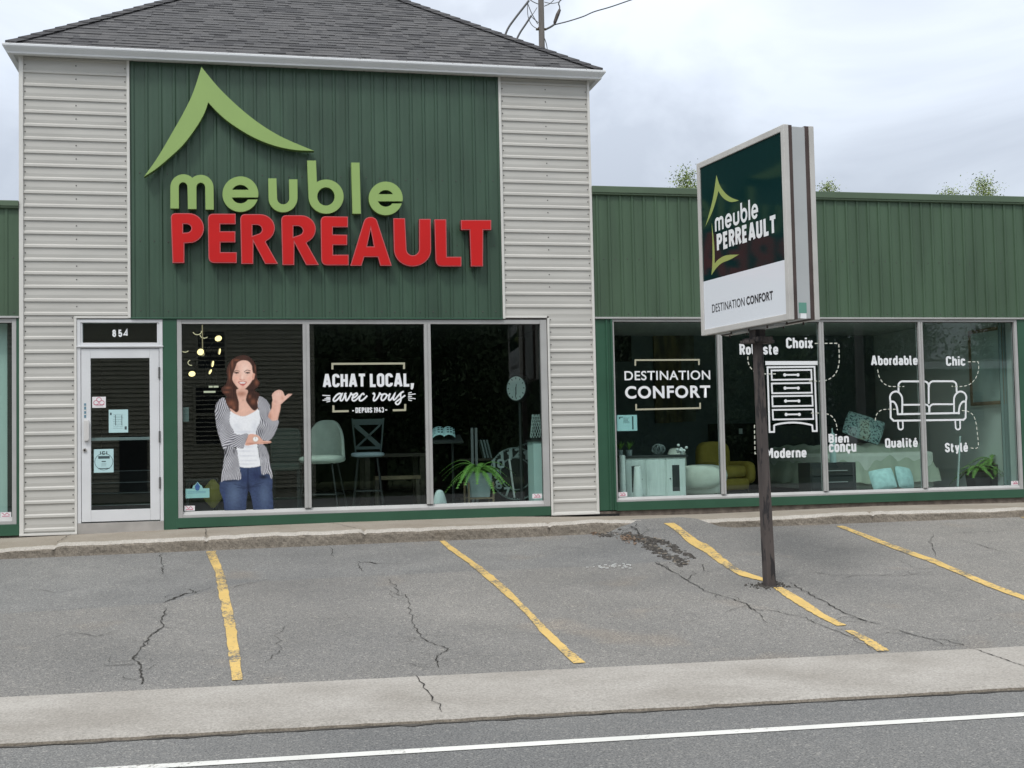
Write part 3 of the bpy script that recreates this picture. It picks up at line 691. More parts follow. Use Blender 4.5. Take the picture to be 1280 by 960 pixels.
shop = thing('furniture_shop', 'furniture shop of green ribbed metal and beige siding under a grey hipped roof', 'shop building', (3.5, 0, -0.1))
def clip_prof(z0, z1, line0):
    """rib profile (out, along) between z0 and z1; a shadow line falls at line0 + k*pitch."""
    k0 = math.floor((z0-line0)/P_)-1; k1 = math.ceil((z1-line0)/P_)+1; pts = []
    for k in range(k0, k1+1):
        b = line0+k*P_
        pts += [(0.0, b), (-.015, b+.005), (-.0135, b+.030), (0.0, b+.046), (-.003, b+.085), (0.0, b+.124)]
    z = [p[1] for p in pts]; y = [p[0] for p in pts]
    out = [(float(np.interp(z0, z, y)), z0)]+[p for p in pts if z0 < p[1] < z1]+[(float(np.interp(z1, z, y)), z1)]
    return out
def screws(mb, spots, mi=1):
    for x, z in spots:
        n = 6; mb.add([(x+.0085*math.cos(k*math.pi/3), -.006, z+.0085*math.sin(k*math.pi/3)) for k in range(n)]+[(x, -.010, z)], [(k, (k+1) % n, n) for k in range(n)], mi)
def hsiding(name, x0, x1, z0, z1, line0, mids):
    mb = MB(); mb.extrude_x([(y, z) for y, z in clip_prof(z0, z1, line0)], x0, x1)
    sp = []; k0 = math.ceil((z0-line0)/P_); k1 = math.floor((z1-line0-.1)/P_)
    for k in range(k0, k1+1):
        zc = line0+k*P_+.10
        sp += [(x0+.022, zc), (x1-.022, zc)]
        if mids and k % 3 != 1: sp.append((mids, zc+.01))
    screws(mb, sp)
    o = mb.build(name, [M_siding, M_screw], shop); return o
LU = 5.455
hsiding('horizontal_siding', .012, 1.215, 2.492, 5.652, LU, .62)
hsiding('horizontal_siding', .012, .592, -.105, 2.492, 2.375, 0)
hsiding('horizontal_siding', 5.915, 7.092, 2.505, 5.652, LU-.05, 6.52)
hsiding('horizontal_siding', 6.50, 7.092, -.075, 2.505, 2.36, 0)
def vsheet(name, x0, x1, z0, z1, line0, m, rows, shift=0.0):
    mb = MB(); mb.extrude_z([(b, a+shift) for a, b in clip_prof(x0, x1, line0)], z0, z1)
    sp = []
    for zz in rows:
        for k in range(int((x0-line0)/P_), int((x1-line0)/P_)+1):
            xx = line0+k*P_+.098
            if x0+.02 < xx < x1-.02 and random.random() < .93: sp.append((xx+random.gauss(0, .004), zz+random.gauss(0, .005)))
    screws(mb, sp); return mb.build(name, [m, M_screw], shop)
vsheet('green_cladding', 1.247, 5.882, 2.478, 5.652, 1.262, M_green, (2.56, 3.42, 4.27))
vsheet('wing_cladding', 7.116, 22.0, 2.492, 4.135, 10.616, M_greenw, (2.54, 3.27))
vsheet('wing_cladding', -9.0, -.035, 2.492, 3.80, -.20, M_greenw, (2.54, 3.2))
# trims: corner posts, channel edges
def trim(name, *bx, m=M_trim, bev=.004):
    mb = MB()
    for b in bx: mb.box(*b)
    return mb.build(name, m, shop, bevel=bev)
trim('corner_trim', (-.035, .014, -.026, .02, -.118, 5.655)); trim('corner_trim', (7.09, 7.122, -.026, .02, -.090, 5.655))
trim('edge_trim', (1.213, 1.246, -.024, .01, 2.47, 5.655)); trim('edge_trim', (5.884, 5.917, -.024, .01, 2.47, 5.655))
trim('edge_trim', (.590, .618, -.024, .01, -.105, 2.470)); trim('edge_trim', (6.474, 6.502, -.024, .01, -.085, 2.480))
trim('edge_trim', (-.036, .618, -.030, .015, -.130, -.104)); trim('edge_trim', (6.474, 7.125, -.030, .015, -.098, -.074))
trim('edge_trim', (.592, 1.2135, -.026, .01, 2.468, 2.492)); trim('edge_trim', (5.9165, 6.4735, -.026, .01, 2.481, 2.505))
trim('drip_trim', (1.2465, 5.8835, -.034, .012, 2.462, 2.480), m=M_greenp); trim('drip_trim', (7.124, 22, -.036, .012, 2.470, 2.494), m=M_alu); trim('drip_trim', (-9, -.037, -.036, .012, 2.470, 2.494), m=M_alu)
# cores behind the cladding, side and rear walls
mb = MB()
mb.box(0.004, 7.10, .022, .16, 2.46, 5.64); mb.box(.004, .60, .022, .16, -.10, 2.458); mb.box(6.49, 7.36, .022, .16, -.05, 2.458)
mb.box(7.11, 22, .022, .16, 2.462, 4.12); mb.box(13.40, 22, .022, .16, -.06, 2.46); mb.box(-9, -.03, .022, .16, 2.462, 3.79); mb.box(-9, -3.3, .022, .16, -.1, 2.46)
mb.box(-9, -8.85, .17, 12, -.1, 3.79); mb.box(21.85, 22, .17, 12, -.06, 4.12); mb.box(-9, 22, 11.85, 12, -.06, 3.79)
mb.build('wall', M_board, shop)
mb = MB()
for xs, sgn in ((.002, -1), (7.105, 1)):
    pr = clip_prof(3.7, 5.65, LU); vs = [(xs+sgn*(-y), .03, z) for y, z in pr]+[(xs+sgn*(-y), 8.3, z) for y, z in pr]; n = len(pr)
    mb.add(vs, [(i, i+n, i+1+n, i+1) for i in range(n-1)])
mb.box(.004, 7.10, 8.16, 8.3, 3.7, 5.64)
mb.build('tower_side_siding', M_siding, shop)
mb = MB(); mb.box(-8.9, -.05, .17, 11.8, 3.60, 3.68); mb.box(7.13, 21.9, .17, 11.8, 3.95, 4.03); mb.box(-.04, 7.12, 8.32, 11.8, 3.6, 3.68)
mb.build('flat_roof', mat('roof membrane', (.08, .08, .08), .9), shop)
# parapet caps
trim('parapet_cap', (7.124, 22, -.055, .30, 4.150, 4.240), (7.124, 22, -.045, .02, 4.128, 4.150), m=M_cap, bev=.008)
trim('parapet_cap', (-9, -.037, -.055, .30, 3.815, 3.885), (-9, -.037, -.045, .02, 3.795, 3.815), m=M_cap, bev=.008)
# green panels
trim('base_panel', (1.762, 6.468, -.020, .10, -.095, .022), m=M_greenp); trim('base_panel', (7.364, 13.39, -.022, .10, -.066, .048), m=M_greenp); trim('base_panel', (-9, -.037, -.02, .10, -.12, .012), m=M_greenp)
trim('green_pilaster', (1.6205, 1.786, -.016, .10, -.128, 2.460), m=M_greenp)
trim('green_pilaster', (-.066, -.036, -.016, .10, .0125, 2.468), m=M_greenp); trim('green_pilaster', (13.395, 22, -.012, .02, -.066, 2.468), m=M_greenp)
mb = MB(); pr = [(7.124, -.004), (7.268, -.004), (7.272, -.022), (7.292, -.022), (7.296, -.006), (7.332, -.006), (7.336, -.030), (7.358, -.030), (7.358, .02)]
mb.extrude_z(pr, -.055, 2.468); mb.build('corner_panel', M_greenp, shop)
mb = MB(); mb.box(7.13, 22, .005, .15, -.25, -.067); mb.box(-9, 7.13, .01, .15, -.25, -.131); mb.build('foundation', M_found, shop)
for b in ((6.46, 7.40, .0, .009, -.14, -.10), (.0, .62, .0, .009, -.15, -.13)): mb = MB(); mb.box(*b); mb.build('foundation_gap', M_dark, shop)

# ---- hipped roof with laminated shingles
EX0, EX1, EY0, EY1, EZ, SL = -.165, 7.275, -.165, 8.30, 5.745, .71
RC = (EX0+EX1)/2; RISE = (EX1-EX0)/2
M_shin = attr_mat('asphalt shingles', 'tone', 0.95, 0.2, bump=0.5, bscale=220, speckle=0.28, sscale=210)
def shingle_face(name, o, eu, ev, width, length, hip0, hip1, seed):
    """o: eave corner; eu: along the eave; ev: up the slope (per metre of plan); courses narrow along the hips."""
    rg = random.Random(seed); mb = MB(); o, eu, ev = Vector(o), Vector(eu), Vector(ev)
    nrm = eu.cross(ev).normalized(); up = ev.normalized(); expo = .108; k = 0; s = 0.0; per = 1/ev.length
    tones = [(.110, .110, .115), (.100, .100, .105), (.076, .076, .081), (.120, .119, .123), (.104, .104, .108), (.112, .111, .115)]
    while s < length*ev.length:
        t0 = s*per; t1 = min(length, (s+expo)*per); a0 = hip0*t0; b0 = width-hip1*t0
        if b0-a0 < .05: break
        x = a0-rg.random()*.3
        while x < b0:
            w = rg.choice((.08, .11, .14, .17, .20, .24)); tab = rg.random() < .5
            xa = max(x, a0); xb = min(x+w, b0); x += w
            if xb-xa < .01: continue
            xa1 = max(xa, hip0*t1); xb1 = min(xb, width-hip1*t1)
            if xb1 < xa1: xa1 = xb1 = (xa1+xb1)/2
            h = .013 if tab else .007; c = rg.choice(tones); q = rg.uniform(.93, 1.07); c = tuple(v*q for v in c)
            A = o+eu*xa+ev*t0; B = o+eu*xb+ev*t0; Cc = o+eu*xb1+ev*t1; D = o+eu*xa1+ev*t1
            mb.add([A, B, A+nrm*h, B+nrm*h, Cc+nrm*(h*.35), D+nrm*(h*.35)], [(0, 1, 3, 2), (2, 3, 4, 5)], 0, c)
            if tab: mb.add([A, A+nrm*h, D+nrm*(h*.35), D], [(0, 1, 2, 3)], 0, c); mb.add([B, Cc, Cc+nrm*(h*.35), B+nrm*h], [(0, 1, 2, 3)], 0, c)
        s += expo; k += 1
    return mb
root_roof = shingle_face('roof', (EX0, EY0, EZ), (1, 0, 0), (0, 1, SL), EX1-EX0, RISE, 1, 1, 21)
mL = shingle_face('roof', (EX0, EY1, EZ), (0, -1, 0), (1, 0, SL), EY1-EY0, RISE, 1, 1, 22)
mR = shingle_face('roof', (EX1, EY0, EZ), (0, 1, 0), (-1, 0, SL), EY1-EY0, RISE, 1, 1, 23)
mBk = shingle_face('roof', (EX1, EY1, EZ), (-1, 0, 0), (0, -1, SL), EX1-EX0, RISE, 1, 1, 24)
for q in (mL, mR, mBk):
    n = len(root_roof.v); root_roof.v += q.v; root_roof.f += [[i+n for i in f] for f in q.f]; root_roof.m += q.m; root_roof.c += q.c
dk = (.03, .03, .03); zt = EZ+SL*RISE; e = -.004
root_roof.add([(EX0, EY0, EZ+e), (EX1, EY0, EZ+e), (RC, EY0+RISE, zt+e), (EX1, EY1, EZ+e), (RC, EY1-RISE, zt+e), (EX0, EY1, EZ+e)], [(0, 1, 2), (1, 3, 4, 2), (3, 5, 4), (5, 0, 2, 4)], 0, dk)
roof = root_roof.build('roof', M_shin, shop, col=True)
mb = MB(); rg = random.Random(31)
for hx, sx in ((EX0, 1), (EX1, -1)):
    n = 30
    for k in range(n):
        t0 = RISE*k/n; t1 = RISE*(k+1.25)/n; c = rg.choice(((.078, .078, .083), (.066, .065, .07), (.09, .089, .093)))
        def P3(t, side, dn): # points over the hip line
            b = Vector((hx+sx*t, EY0+t, EZ+SL*t)); 
            return b+(Vector((sx*.13, 0, 0)) if side > 0 else Vector((0, .13, 0)))*abs(side)+Vector((0, 0, .022+dn))
        h0, h1 = .014, .0
        a = [P3(t0, 1, h0+.004), P3(t0, 0, h0+.012), P3(t0, -1, h0+.004)]; b = [P3(t1, 1, h1), P3(t1, 0, h1+.012), P3(t1, -1, h1)]
        mb.add(a+b, [(0, 1, 4, 3), (1, 2, 5, 4)], 0, c); lo = [v-Vector((0, 0, .03)) for v in a]; mb.add(a+lo, [(0, 3, 4, 1), (1, 4, 5, 2)], 0, c)
hc = mb.build('hip_cap', M_shin, roof, col=True)
# gutter, fascia, soffit
GP = [(-.150, 5.752), (-.188, 5.756), (-.196, 5.750), (-.196, 5.728), (-.186, 5.712), (-.168, 5.690), (-.150, 5.668), (-.146, 5.648), (-.085, 5.646)]
mb = MB(); g0, g1 = -.196, 7.306
n = len(GP)
def gv(p, end):   # mitred corners
    return (g0 if end == 0 else g1) if False else ((-.0+p[0]) if end == 0 else (7.11-p[0]))
mb.add([(gv(p, 0), p[0], p[1]) for p in GP]+[(gv(p, 1), p[0], p[1]) for p in GP], [(i, i+n, i+1+n, i+1) for i in range(n-1)])
for x_, sg in ((0, 1), (7.11, -1)):
    mb.add([((p[0] if sg > 0 else 7.11-p[0]), p[0], p[1]) for p in GP]+[((p[0] if sg > 0 else 7.11-p[0]), 8.3-p[0], p[1]) for p in GP], [((i, i+1, i+1+n, i+n) if sg > 0 else (i, i+n, i+1+n, i+1)) for i in range(n-1)])
gut = mb.build('gutter', M_gut, shop, smooth=False)
for k in range(13):
    x = -.1+k*.595; mb = MB(); mb.box(x-.006, x+.006, -.198, -.12, 5.757, 5.762); mb.build('gutter_hanger', M_alub, gut)
mb = MB()
for k in range(26): mb.box(-.14+k*.285, .135+k*.285, -.145, -.004, 5.656, 5.664)
mb.box(-.142, -.037, .0, 8.4, 5.656, 5.664); mb.box(7.124, 7.252, .0, 8.4, 5.656, 5.664); mb.box(-.142, 7.252, -.1449, .02, 5.666, 5.672)
mb.box(-.142, 7.252, -.146, -.12, 5.666, 5.74); mb.box(-.142, -.12, -.1, 8.4, 5.666, 5.74); mb.box(7.23, 7.252, -.1, 8.4, 5.666, 5.74)
mb.build('soffit', M_soff, shop)

# ---- windows
def window(name, x0, x1, z0, z1, mull, fl, fr, ft, fb, mw, pane_m=M_glass, gy=.034, tilt=None):   # tilt: how far a pane sits askew in its frame (m)
    mb = MB(); y0, y1 = -.012, .075
    mb.box(x0, x0+fl, y0, y1, z0, z1); mb.box(x1-fr, x1, y0, y1, z0, z1); mb.box(x0+fl+.0005, x1-fr-.0005, y0+.004, y1, z1-ft, z1); mb.box(x0+fl+.0005, x1-fr-.0005, y0, y1, z0, z0+fb*.45)
    mb.add([(x0+fl, -.004, z0+fb*.46), (x1-fr, -.004, z0+fb*.46), (x1-fr, .028, z0+fb), (x0+fl, .028, z0+fb)], [(0, 1, 2, 3)])
    mb.box(x0+fl+.0005, x1-fr-.0005, .0285, y1, z0+fb*.46, z0+fb)
    w = mb.build(name, M_alu, shop, bevel=.003)
    edges = [x0+fl]+[m for m in mull]+[x1-fr]
    for m in mull:
        q = MB(); q.box(m-mw/2, m-.006, y0+.001, y1-.002, z0+fb+.001, z1-ft-.001); q.box(m+.006, m+mw/2, y0+.001, y1-.002, z0+fb+.001, z1-ft-.001); q.box(m-.006, m+.006, y0+.007, y1-.004, z0+fb+.001, z1-ft-.001)
        q.build('mullion', M_alu, w, bevel=.002)
    for i in range(len(edges)-1):
        a = edges[i]+(mw/2 if i else 0); b = edges[i+1]-(mw/2 if i < len(mull) else 0)
        k = tilt[i] if tilt else 0; q = MB(); q.quad((a, gy-k, z0+fb), (b, gy+k, z0+fb), (b, gy+k, z1-ft), (a, gy-k, z1-ft)); q.build('glass_pane', pane_m, w)
        s = MB(); y = gy-.006
        s.box(a, a+.007, y, gy-.001, z0+fb, z1-ft); s.box(b-.007, b, y, gy-.001, z0+fb, z1-ft); s.box(a+.0075, b-.0075, y, gy-.001, z1-ft-.008, z1-ft); s.build('glazing_seal', M_seal, w)
    return w
winA = window('shop_window', 1.788, 6.466, .024, 2.458, (3.355, 4.89), .055, .085, .055, .075, .083, tilt=(0, .001, .011))
winB = window('shop_window', 7.362, 13.388, .050, 2.466, (8.872, 10.362, 11.868), .022, .045, .032, .058, .064)
winC = window('shop_window', -3.3, -.068, .014, 2.466, (), .05, .05, .05, .085, .06)

# ---- entrance
mb = MB(); y0, y1 = -.012, .09
mb.box(.6205, .662, y0, y1, -.002, 2.456); mb.box(1.578, 1.618, y0, y1, -.002, 2.456); mb.box(.6625, 1.5775, y0, y1, 2.418, 2.456)
mb.box(.6625, 1.5775, y0, y1, 2.106, 2.172); mb.box(.6625, .682, .0, y1, 2.1725, 2.4175); mb.box(1.552, 1.5775, .0, y1, 2.1725, 2.4175)
mb.box(.612, 1.626, -.030, -.0125, 2.118, 2.134)
dfr = mb.build('door_frame', M_alud, shop, bevel=.003)
mb = MB(); mb.box(.6205, 1.618, -.018, .10, -.130, -.004); mb.build('threshold', M_alub, dfr, bevel=.004)
q = MB(); q.quad((.682, .03, 2.172), (1.552, .03, 2.172), (1.552, .03, 2.418), (.682, .03, 2.418)); q.build('transom_pane', M_glass, dfr)
mb = MB(); dz0 = .012
mb.box(.667, .775, -.006, .045, dz0, 2.098); mb.box(1.462, 1.573, -.006, .045, dz0, 2.098); mb.box(.7755, 1.4615, -.006, .045, 1.985, 2.098); mb.box(.7755, 1.4615, -.006, .045, dz0, .150)
door = mb.build('door', M_alud, shop, bevel=.003)
q = MB(); q.quad((.775, .02, .150), (1.462, .02, .150), (1.462, .02, 1.985), (.775, .02, 1.985)); q.build('door_glass', glass_mat('door glass', (0.62, 0.74, 0.74), 2.0), door)
mb = MB(); mb.box(.776, 1.461, .028, .05, .985, 1.022); mb.build('push_bar', M_alu, door, bevel=.004)
mb = MB(); mb.box(.700, .752, -.045, -.0065, .985, 1.235); mb.box(.744, .762, -.058, -.030, 1.0, 1.22); mb.build('handle', mat('pale pull handle', (.62, .61, .6), .4), door, bevel=.006)
mb = MB(); mb.tube([(.706, -.0065, .875), (.706, -.022, .875)], .022, 14); mb.tube([(.706, -.0225, .875), (.706, -.026, .875)], .012, 12, 1); mb.build('lock', [M_alub, M_dark], door)
mb = MB(); mb.box(.700, .722, -.0095, -.0065, 1.265, 1.44); mb.box(.7005, .7215, -.0105, -.0096, 1.30, 1.312, 1); mb.box(.7005, .7215, -.0105, -.0096, 1.345, 1.362, 1); mb.box(.7005, .7215, -.0105, -.0096, 1.40, 1.41, 1); mb.build('handle_sticker', [mat('blue strip', (.12, .24, .32), .5), M_trim], door)
for z in (.46, 1.02, 1.80):
    mb = MB(); mb.tube([(1.5755, -.018, z-.07), (1.5755, -.018, z+.07)], .011, 10); mb.build('hinge', mat('dark hinge', (.10, .10, .10), .5), door)

# ---- inside: one wide showroom and the right-hand room
M_floor = mat('showroom floor', (0.34, 0.33, 0.32), 0.4, var=0.15, vscale=1.5)
M_ceil = mat('showroom ceiling', (0.62, 0.62, 0.60), 0.9)
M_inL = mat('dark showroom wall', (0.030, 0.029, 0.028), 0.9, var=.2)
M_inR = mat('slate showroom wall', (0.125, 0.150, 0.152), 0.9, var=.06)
M_pale = mat('pale showroom wall', (0.66, 0.70, 0.66), 0.9)
M_blind = mat('pale blind', (0.55, 0.62, 0.58), 0.9)
mb = MB(); mb.box(-3.4, 13.6, .10, 9.2, -.12, -.02); mb.build('showroom_floor', M_floor, shop)
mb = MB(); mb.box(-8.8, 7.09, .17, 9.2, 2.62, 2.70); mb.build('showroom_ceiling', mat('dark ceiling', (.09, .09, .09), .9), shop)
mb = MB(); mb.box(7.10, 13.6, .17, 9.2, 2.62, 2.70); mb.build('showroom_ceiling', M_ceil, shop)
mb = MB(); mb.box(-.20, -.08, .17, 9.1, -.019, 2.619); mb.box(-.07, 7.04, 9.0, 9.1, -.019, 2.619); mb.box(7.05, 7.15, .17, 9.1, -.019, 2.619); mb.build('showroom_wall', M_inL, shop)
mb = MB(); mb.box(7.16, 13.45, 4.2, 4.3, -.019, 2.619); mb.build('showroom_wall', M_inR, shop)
mb = MB(); mb.box(13.46, 13.56, .17, 4.3, -.019, 2.619); mb.build('showroom_wall', M_pale, shop)
mb = MB(); mb.box(-3.35, -.21, .22, .24, -.019, 2.60); mb.build('window_blind', M_blind, shop)
# ================================================================== SIGN ON THE WALL (channel letters)
M_lg = mat('pale green letter face', (0.290, 0.425, 0.135), 0.38, var=0.04, vscale=2)
M_lgs = mat('green letter return', (0.10, 0.165, 0.04), 0.5)
M_rd = mat('red letter face', (0.56, 0.012, 0.012), 0.5, var=0.05, vscale=2, spec=.25)
M_rds = mat('dark red letter return', (0.13, 0.008, 0.012), 0.45)
M_rdt = mat('red trim cap', (0.55, 0.10, 0.11), 0.35)
wsign = thing('wall_sign', 'raised shop lettering, pale green word under a roof stroke, above red word', 'shop sign', (3.55, -.03, 3.4))
FL = wall(-.135)
def z8(ox, oy, s, pts): return [(ox+p[0]*s, oy+p[1]*s)+tuple(q*s for q in p[2:]) for p in pts]
def letter(name, loops, front, side, trimm=None, depth=.095):
    """loops of photo spots on the letter-face plane -> solid letter standing off the wall"""
    lp = [[FL.px(*p) for p in l] for l in loops]
    parts = []
    body = flat_shape(lp, depth/2)
    for f in body.polygons: f.material_index = 0
    to_frame(body, FL, -depth/2)
    parts = [(body, 1)]
    face = flat_shape(lp, .0015, -.011 if trimm else -.003); to_frame(face, FL, .0016); parts.append((face, 0))
    me = join_meshes(name, parts)
    ms = [front, side]
    if trimm:      # the rim seen from the front is the lighter trim cap
        ms.append(trimm)
        for f in me.polygons:
            if f.material_index == 1 and f.normal.y < -.9: f.material_index = 2
    else:
        for f in me.polygons:
            if f.material_index == 1 and f.normal.y < -.9: f.material_index = 0
    return link_mesh(name, me, ms, wsign)
K5 = (200, 180, .171875); K6 = (400, 180, .171875)
def P5(pts): return z8(*K5, pts)
def P6(pts): return z8(*K6, pts)
em = lambda pts: z8(170, 80, .1797, pts)
roofline = em(crom([(455, 20), (600, 190), (800, 370), (1000, 500), (1240, 605)], 8))[:-1]+em(crom([(1240, 605), (1100, 598), (950, 565), (800, 502), (650, 408), (560, 330), (503, 268)], 6))[:-1]+em(crom([(503, 268), (475, 345), (420, 440), (330, 560), (230, 655), (140, 730), (55, 785)], 6))[:-1]+em(crom([(55, 785), (150, 650), (250, 480), (340, 320), (400, 190), (455, 20)], 6))[:-1]
letter('roof_stroke', [roofline], M_lg, M_lgs)
a = arc
m_ = [(75, 470), (75, 315)]+a(170, 315, 95, 95, 180, 312, 14)+a(296, 318, 94, 94, 228, 360, 14)+[(392, 478), (331, 478), (328, 315)]+a(296.5, 315, 31.5, 33, 0, -180, 10)+[(266, 474), (203, 474), (199, 312)]+a(168, 312, 31, 33, 0, -180, 10)+[(138, 470)]
letter('letter', [P5(m_)], M_lg, M_lgs)
def e_(cx, cy, r, ri, bt, bb, st, sb):
    """round lower-case e: bar between bt and bb, slot st..sb open to the right"""
    ang = lambda y, rr: math.degrees(math.asin((y-cy)/rr))
    out = a(cx, cy, r, r*.99, ang(sb, r), 360+ang(st, r), 44)
    x2 = cx-math.sqrt(max(1, ri*ri-(bb-cy)**2))
    inner = [(x2, st)]+a(cx, cy, ri, ri, 180-ang(sb, ri), ang(sb, ri), 14)
    hole = a(cx, cy, ri, ri, 180-ang(bt, ri), 360+ang(bt, ri), 14)
    return [out+inner, hole]
l = e_(585, 365, 131, 67, 333, 390, 390, 404); letter('letter', [P5(q) for q in l], M_lg, M_lgs)
u_ = [(787, 250), (847, 250), (852, 395)]+a(896, 395, 44, 44, 180, 0, 10)+[(938, 257), (1000, 257), (1001, 391)]+a(895, 391, 106, 107, 0, 180, 20)
letter('letter', [P5(u_)], M_lg, M_lgs)
b_ = [(1070, 120), (1135, 120), (1141, 272)]+a(1208, 383, 128, 125, 238, 540, 36)
letter('letter', [P5(b_), P5(a(1207, 382, 63, 66, 0, 350, 26))], M_lg, M_lgs)
letter('letter', [P6([(227, 135), (288, 135), (298, 508), (235, 508)])], M_lg, M_lgs)
l = e_(478, 396, 124, 60, 365, 418, 418, 433); letter('letter', [P6(q) for q in l], M_lg, M_lgs)
Pl = rounded([(78, 503, 38)]+a(208, 612, 112, 109, -88, 75, 14)+[(177, 722), (177, 865), (91, 865)])
letter('letter', [P5(Pl), P5([(168, 582), (190, 582)]+a(192, 613, 36, 31, -80, 80, 8)+[(168, 645)])], M_rd, M_rds, M_rdt)
letter('letter', [P5(rounded([(348, 507, 40), (550, 507), (550, 583), (438, 583), (438, 635), (548, 635), (548, 715), (440, 715), (440, 787), (558, 787), (558, 865), (353, 865, 46)]))], M_rd, M_rds, M_rdt)
def Rl(dx, dy):
    o = rounded([(583+dx, 510+dy, 40)]+a(727+dx, 612+dy, 108, 102, -88, 62, 14)+[(768+dx, 712+dy), (858+dx, 872+dy), (765+dx, 872+dy), (680+dx, 712+dy), (678+dx, 872+dy), (592+dx, 872+dy)])
    h = [(672+dx, 588+dy), (700+dx, 588+dy)]+a(703+dx, 622+dy, 38, 34, -80, 60, 8)+[(672+dx, 668+dy)]
    return [P5(o), P5(h)]
letter('letter', Rl(0, 0), M_rd, M_rds, M_rdt); letter('letter', Rl(298, 8), M_rd, M_rds, M_rdt)
letter('letter', [P6(rounded([(4, 525, 40), (203, 528), (203, 605), (93, 605), (93, 658), (198, 660), (198, 735), (95, 735), (95, 805), (208, 805), (208, 882), (10, 882, 46)]))], M_rd, M_rds, M_rdt)
Al = [(220, 885), (318, 565)]+a(368, 572, 50, 42, 190, 350, 12)+[(522, 885), (438, 885), (421, 822), (322, 822), (302, 885)]
letter('letter', [P6(Al), P6([(369, 622), (392, 745), (342, 745)])], M_rd, M_rds, M_rdt)
Ul = [(533, 540), (618, 540), (629, 762)]+a(675, 765, 46, 45, 180, 0, 10)+[(721, 545), (805, 545), (808, 768)]+a(673, 768, 135, 122, 0, 180, 20)
letter('letter', [P6(Ul)], M_rd, M_rds, M_rdt)
letter('letter', [P6(rounded([(832, 548), (918, 548), (922, 820), (1028, 820), (1028, 890), (842, 890, 50)]))], M_rd, M_rds, M_rdt)
letter('letter', [P6([(1025, 553), (1245, 553), (1245, 625), (1187, 625), (1185, 890), (1097, 890), (1088, 625), (1025, 625)])], M_rd, M_rds, M_rdt)

# ================================================================== LETTERING ON THE GLASS
M_vin = mat('white vinyl', (0.80, 0.82, 0.84), 0.55)
M_tan = mat('sand vinyl', (0.42, 0.41, 0.30), 0.6)
FG = wall(.027)                                    # just in front of the panes
def decal(name, label, cat, mb, mats=(M_vin, M_tan), group=None):
    o = mb.build(name, list(mats), None); tag(o, label, cat, group); return o
def Z(ox, oy, s): return lambda pts: [FG.px(ox+x*s, oy+y*s) for x, y in pts]
def words(mb, cv, s, box, bold=.19, gap=.1, slant=0, h=.003, mi=0):
    (u0, v0), (u1, v1) = cv([(box[0], box[1]), (box[2], box[3])]); text_strokes(mb, FG, s, u0, v0, u1, v1, bold, gap, h, mi, slant)
cA = Z(395, 445, .1015625); sA = .1015625/96.5
mb = MB()
words(mb, cA, 'ACHAT', (82, 385, 612, 218), .235, .055); words(mb, cA, 'LOCAL', (662, 381, 1150, 212), .235, .055)
ribbon(mb, FG, cA([(1187, 340), (1187, 385), (1172, 408)]), .028)
mb.add([FG.w(*p, .003) for p in cA([(1165, 335), (1207, 335), (1200, 385), (1170, 412), (1165, 385)])], [(0, 4, 3, 2, 1)])
scr = [[(318, 472), (290, 462), (255, 480), (222, 520), (214, 545), (228, 556), (258, 540), (295, 500), (320, 466), (302, 515), (300, 545), (318, 548), (340, 520), (356, 475), (372, 455)],
       [(352, 458), (364, 490), (366, 535), (380, 548), (408, 508), (428, 466), (432, 450)], [(430, 452), (445, 478), (470, 470)],
       [(440, 522), (480, 505), (508, 475), (498, 458), (470, 475), (448, 512), (448, 543), (474, 550), (508, 525), (540, 490)],
       [(592, 482), (582, 462), (560, 475), (538, 512), (535, 543), (558, 550), (598, 522), (630, 488)],
       [(700, 472), (712, 458), (722, 480), (708, 530), (714, 550), (738, 538), (766, 500), (782, 466), (785, 448)], [(785, 450), (800, 474), (832, 470)],
       [(850, 464), (820, 478), (803, 515), (808, 542), (832, 542), (862, 508), (868, 478), (850, 464)], [(862, 480), (892, 486), (914, 462)],
       [(914, 460), (896, 508), (896, 538), (914, 542), (948, 502), (970, 462), (952, 515), (956, 540), (978, 528), (1012, 488), (1045, 455), (1080, 436)],
       [(1046, 455), (1040, 488), (1046, 520), (1038, 562), (1010, 594), (986, 590), (982, 570), (1010, 546), (1058, 512), (1098, 484)]]
for k, s_ in enumerate(scr): ribbon(mb, FG, cA(crom(s_, 7)), 19*sA*1.05, .003+.0007*(k % 3))
for p, q in (((78, 484), (175, 489)), ((125, 510), (175, 512)), ((80, 545), (175, 540)), ((128, 566), (176, 556)), ((105, 526), (176, 526)), ((1135, 458), (1178, 446)), ((1133, 478), (1225, 466)), ((1133, 498), (1180, 496)), ((1133, 516), (1225, 526)), ((1135, 540), (1180, 550))):
    ribbon(mb, FG, cA([p, q]), 11*sA)
ribbon(mb, FG, cA([(202, 165), (202, 97), (1083, 92), (1083, 160)]), 24*sA, mi=1)
ribbon(mb, FG, cA([(214, 608), (214, 682), (402, 678)]), 24*sA, mi=1); ribbon(mb, FG, cA([(945, 668), (1097, 665), (1098, 592)]), 24*sA, mi=1)
words(mb, cA, 'DEPUIS', (486, 700, 692, 632), .22, .07); words(mb, cA, '1943', (710, 698, 835, 630), .22, .07)
ribbon(mb, FG, cA([(445, 674), (468, 674)]), 12*sA); ribbon(mb, FG, cA([(852, 664), (876, 664)]), 12*sA)
decal('window_lettering', 'white slogan with a handwritten middle line inside a broken sand bracket', 'window lettering', mb)
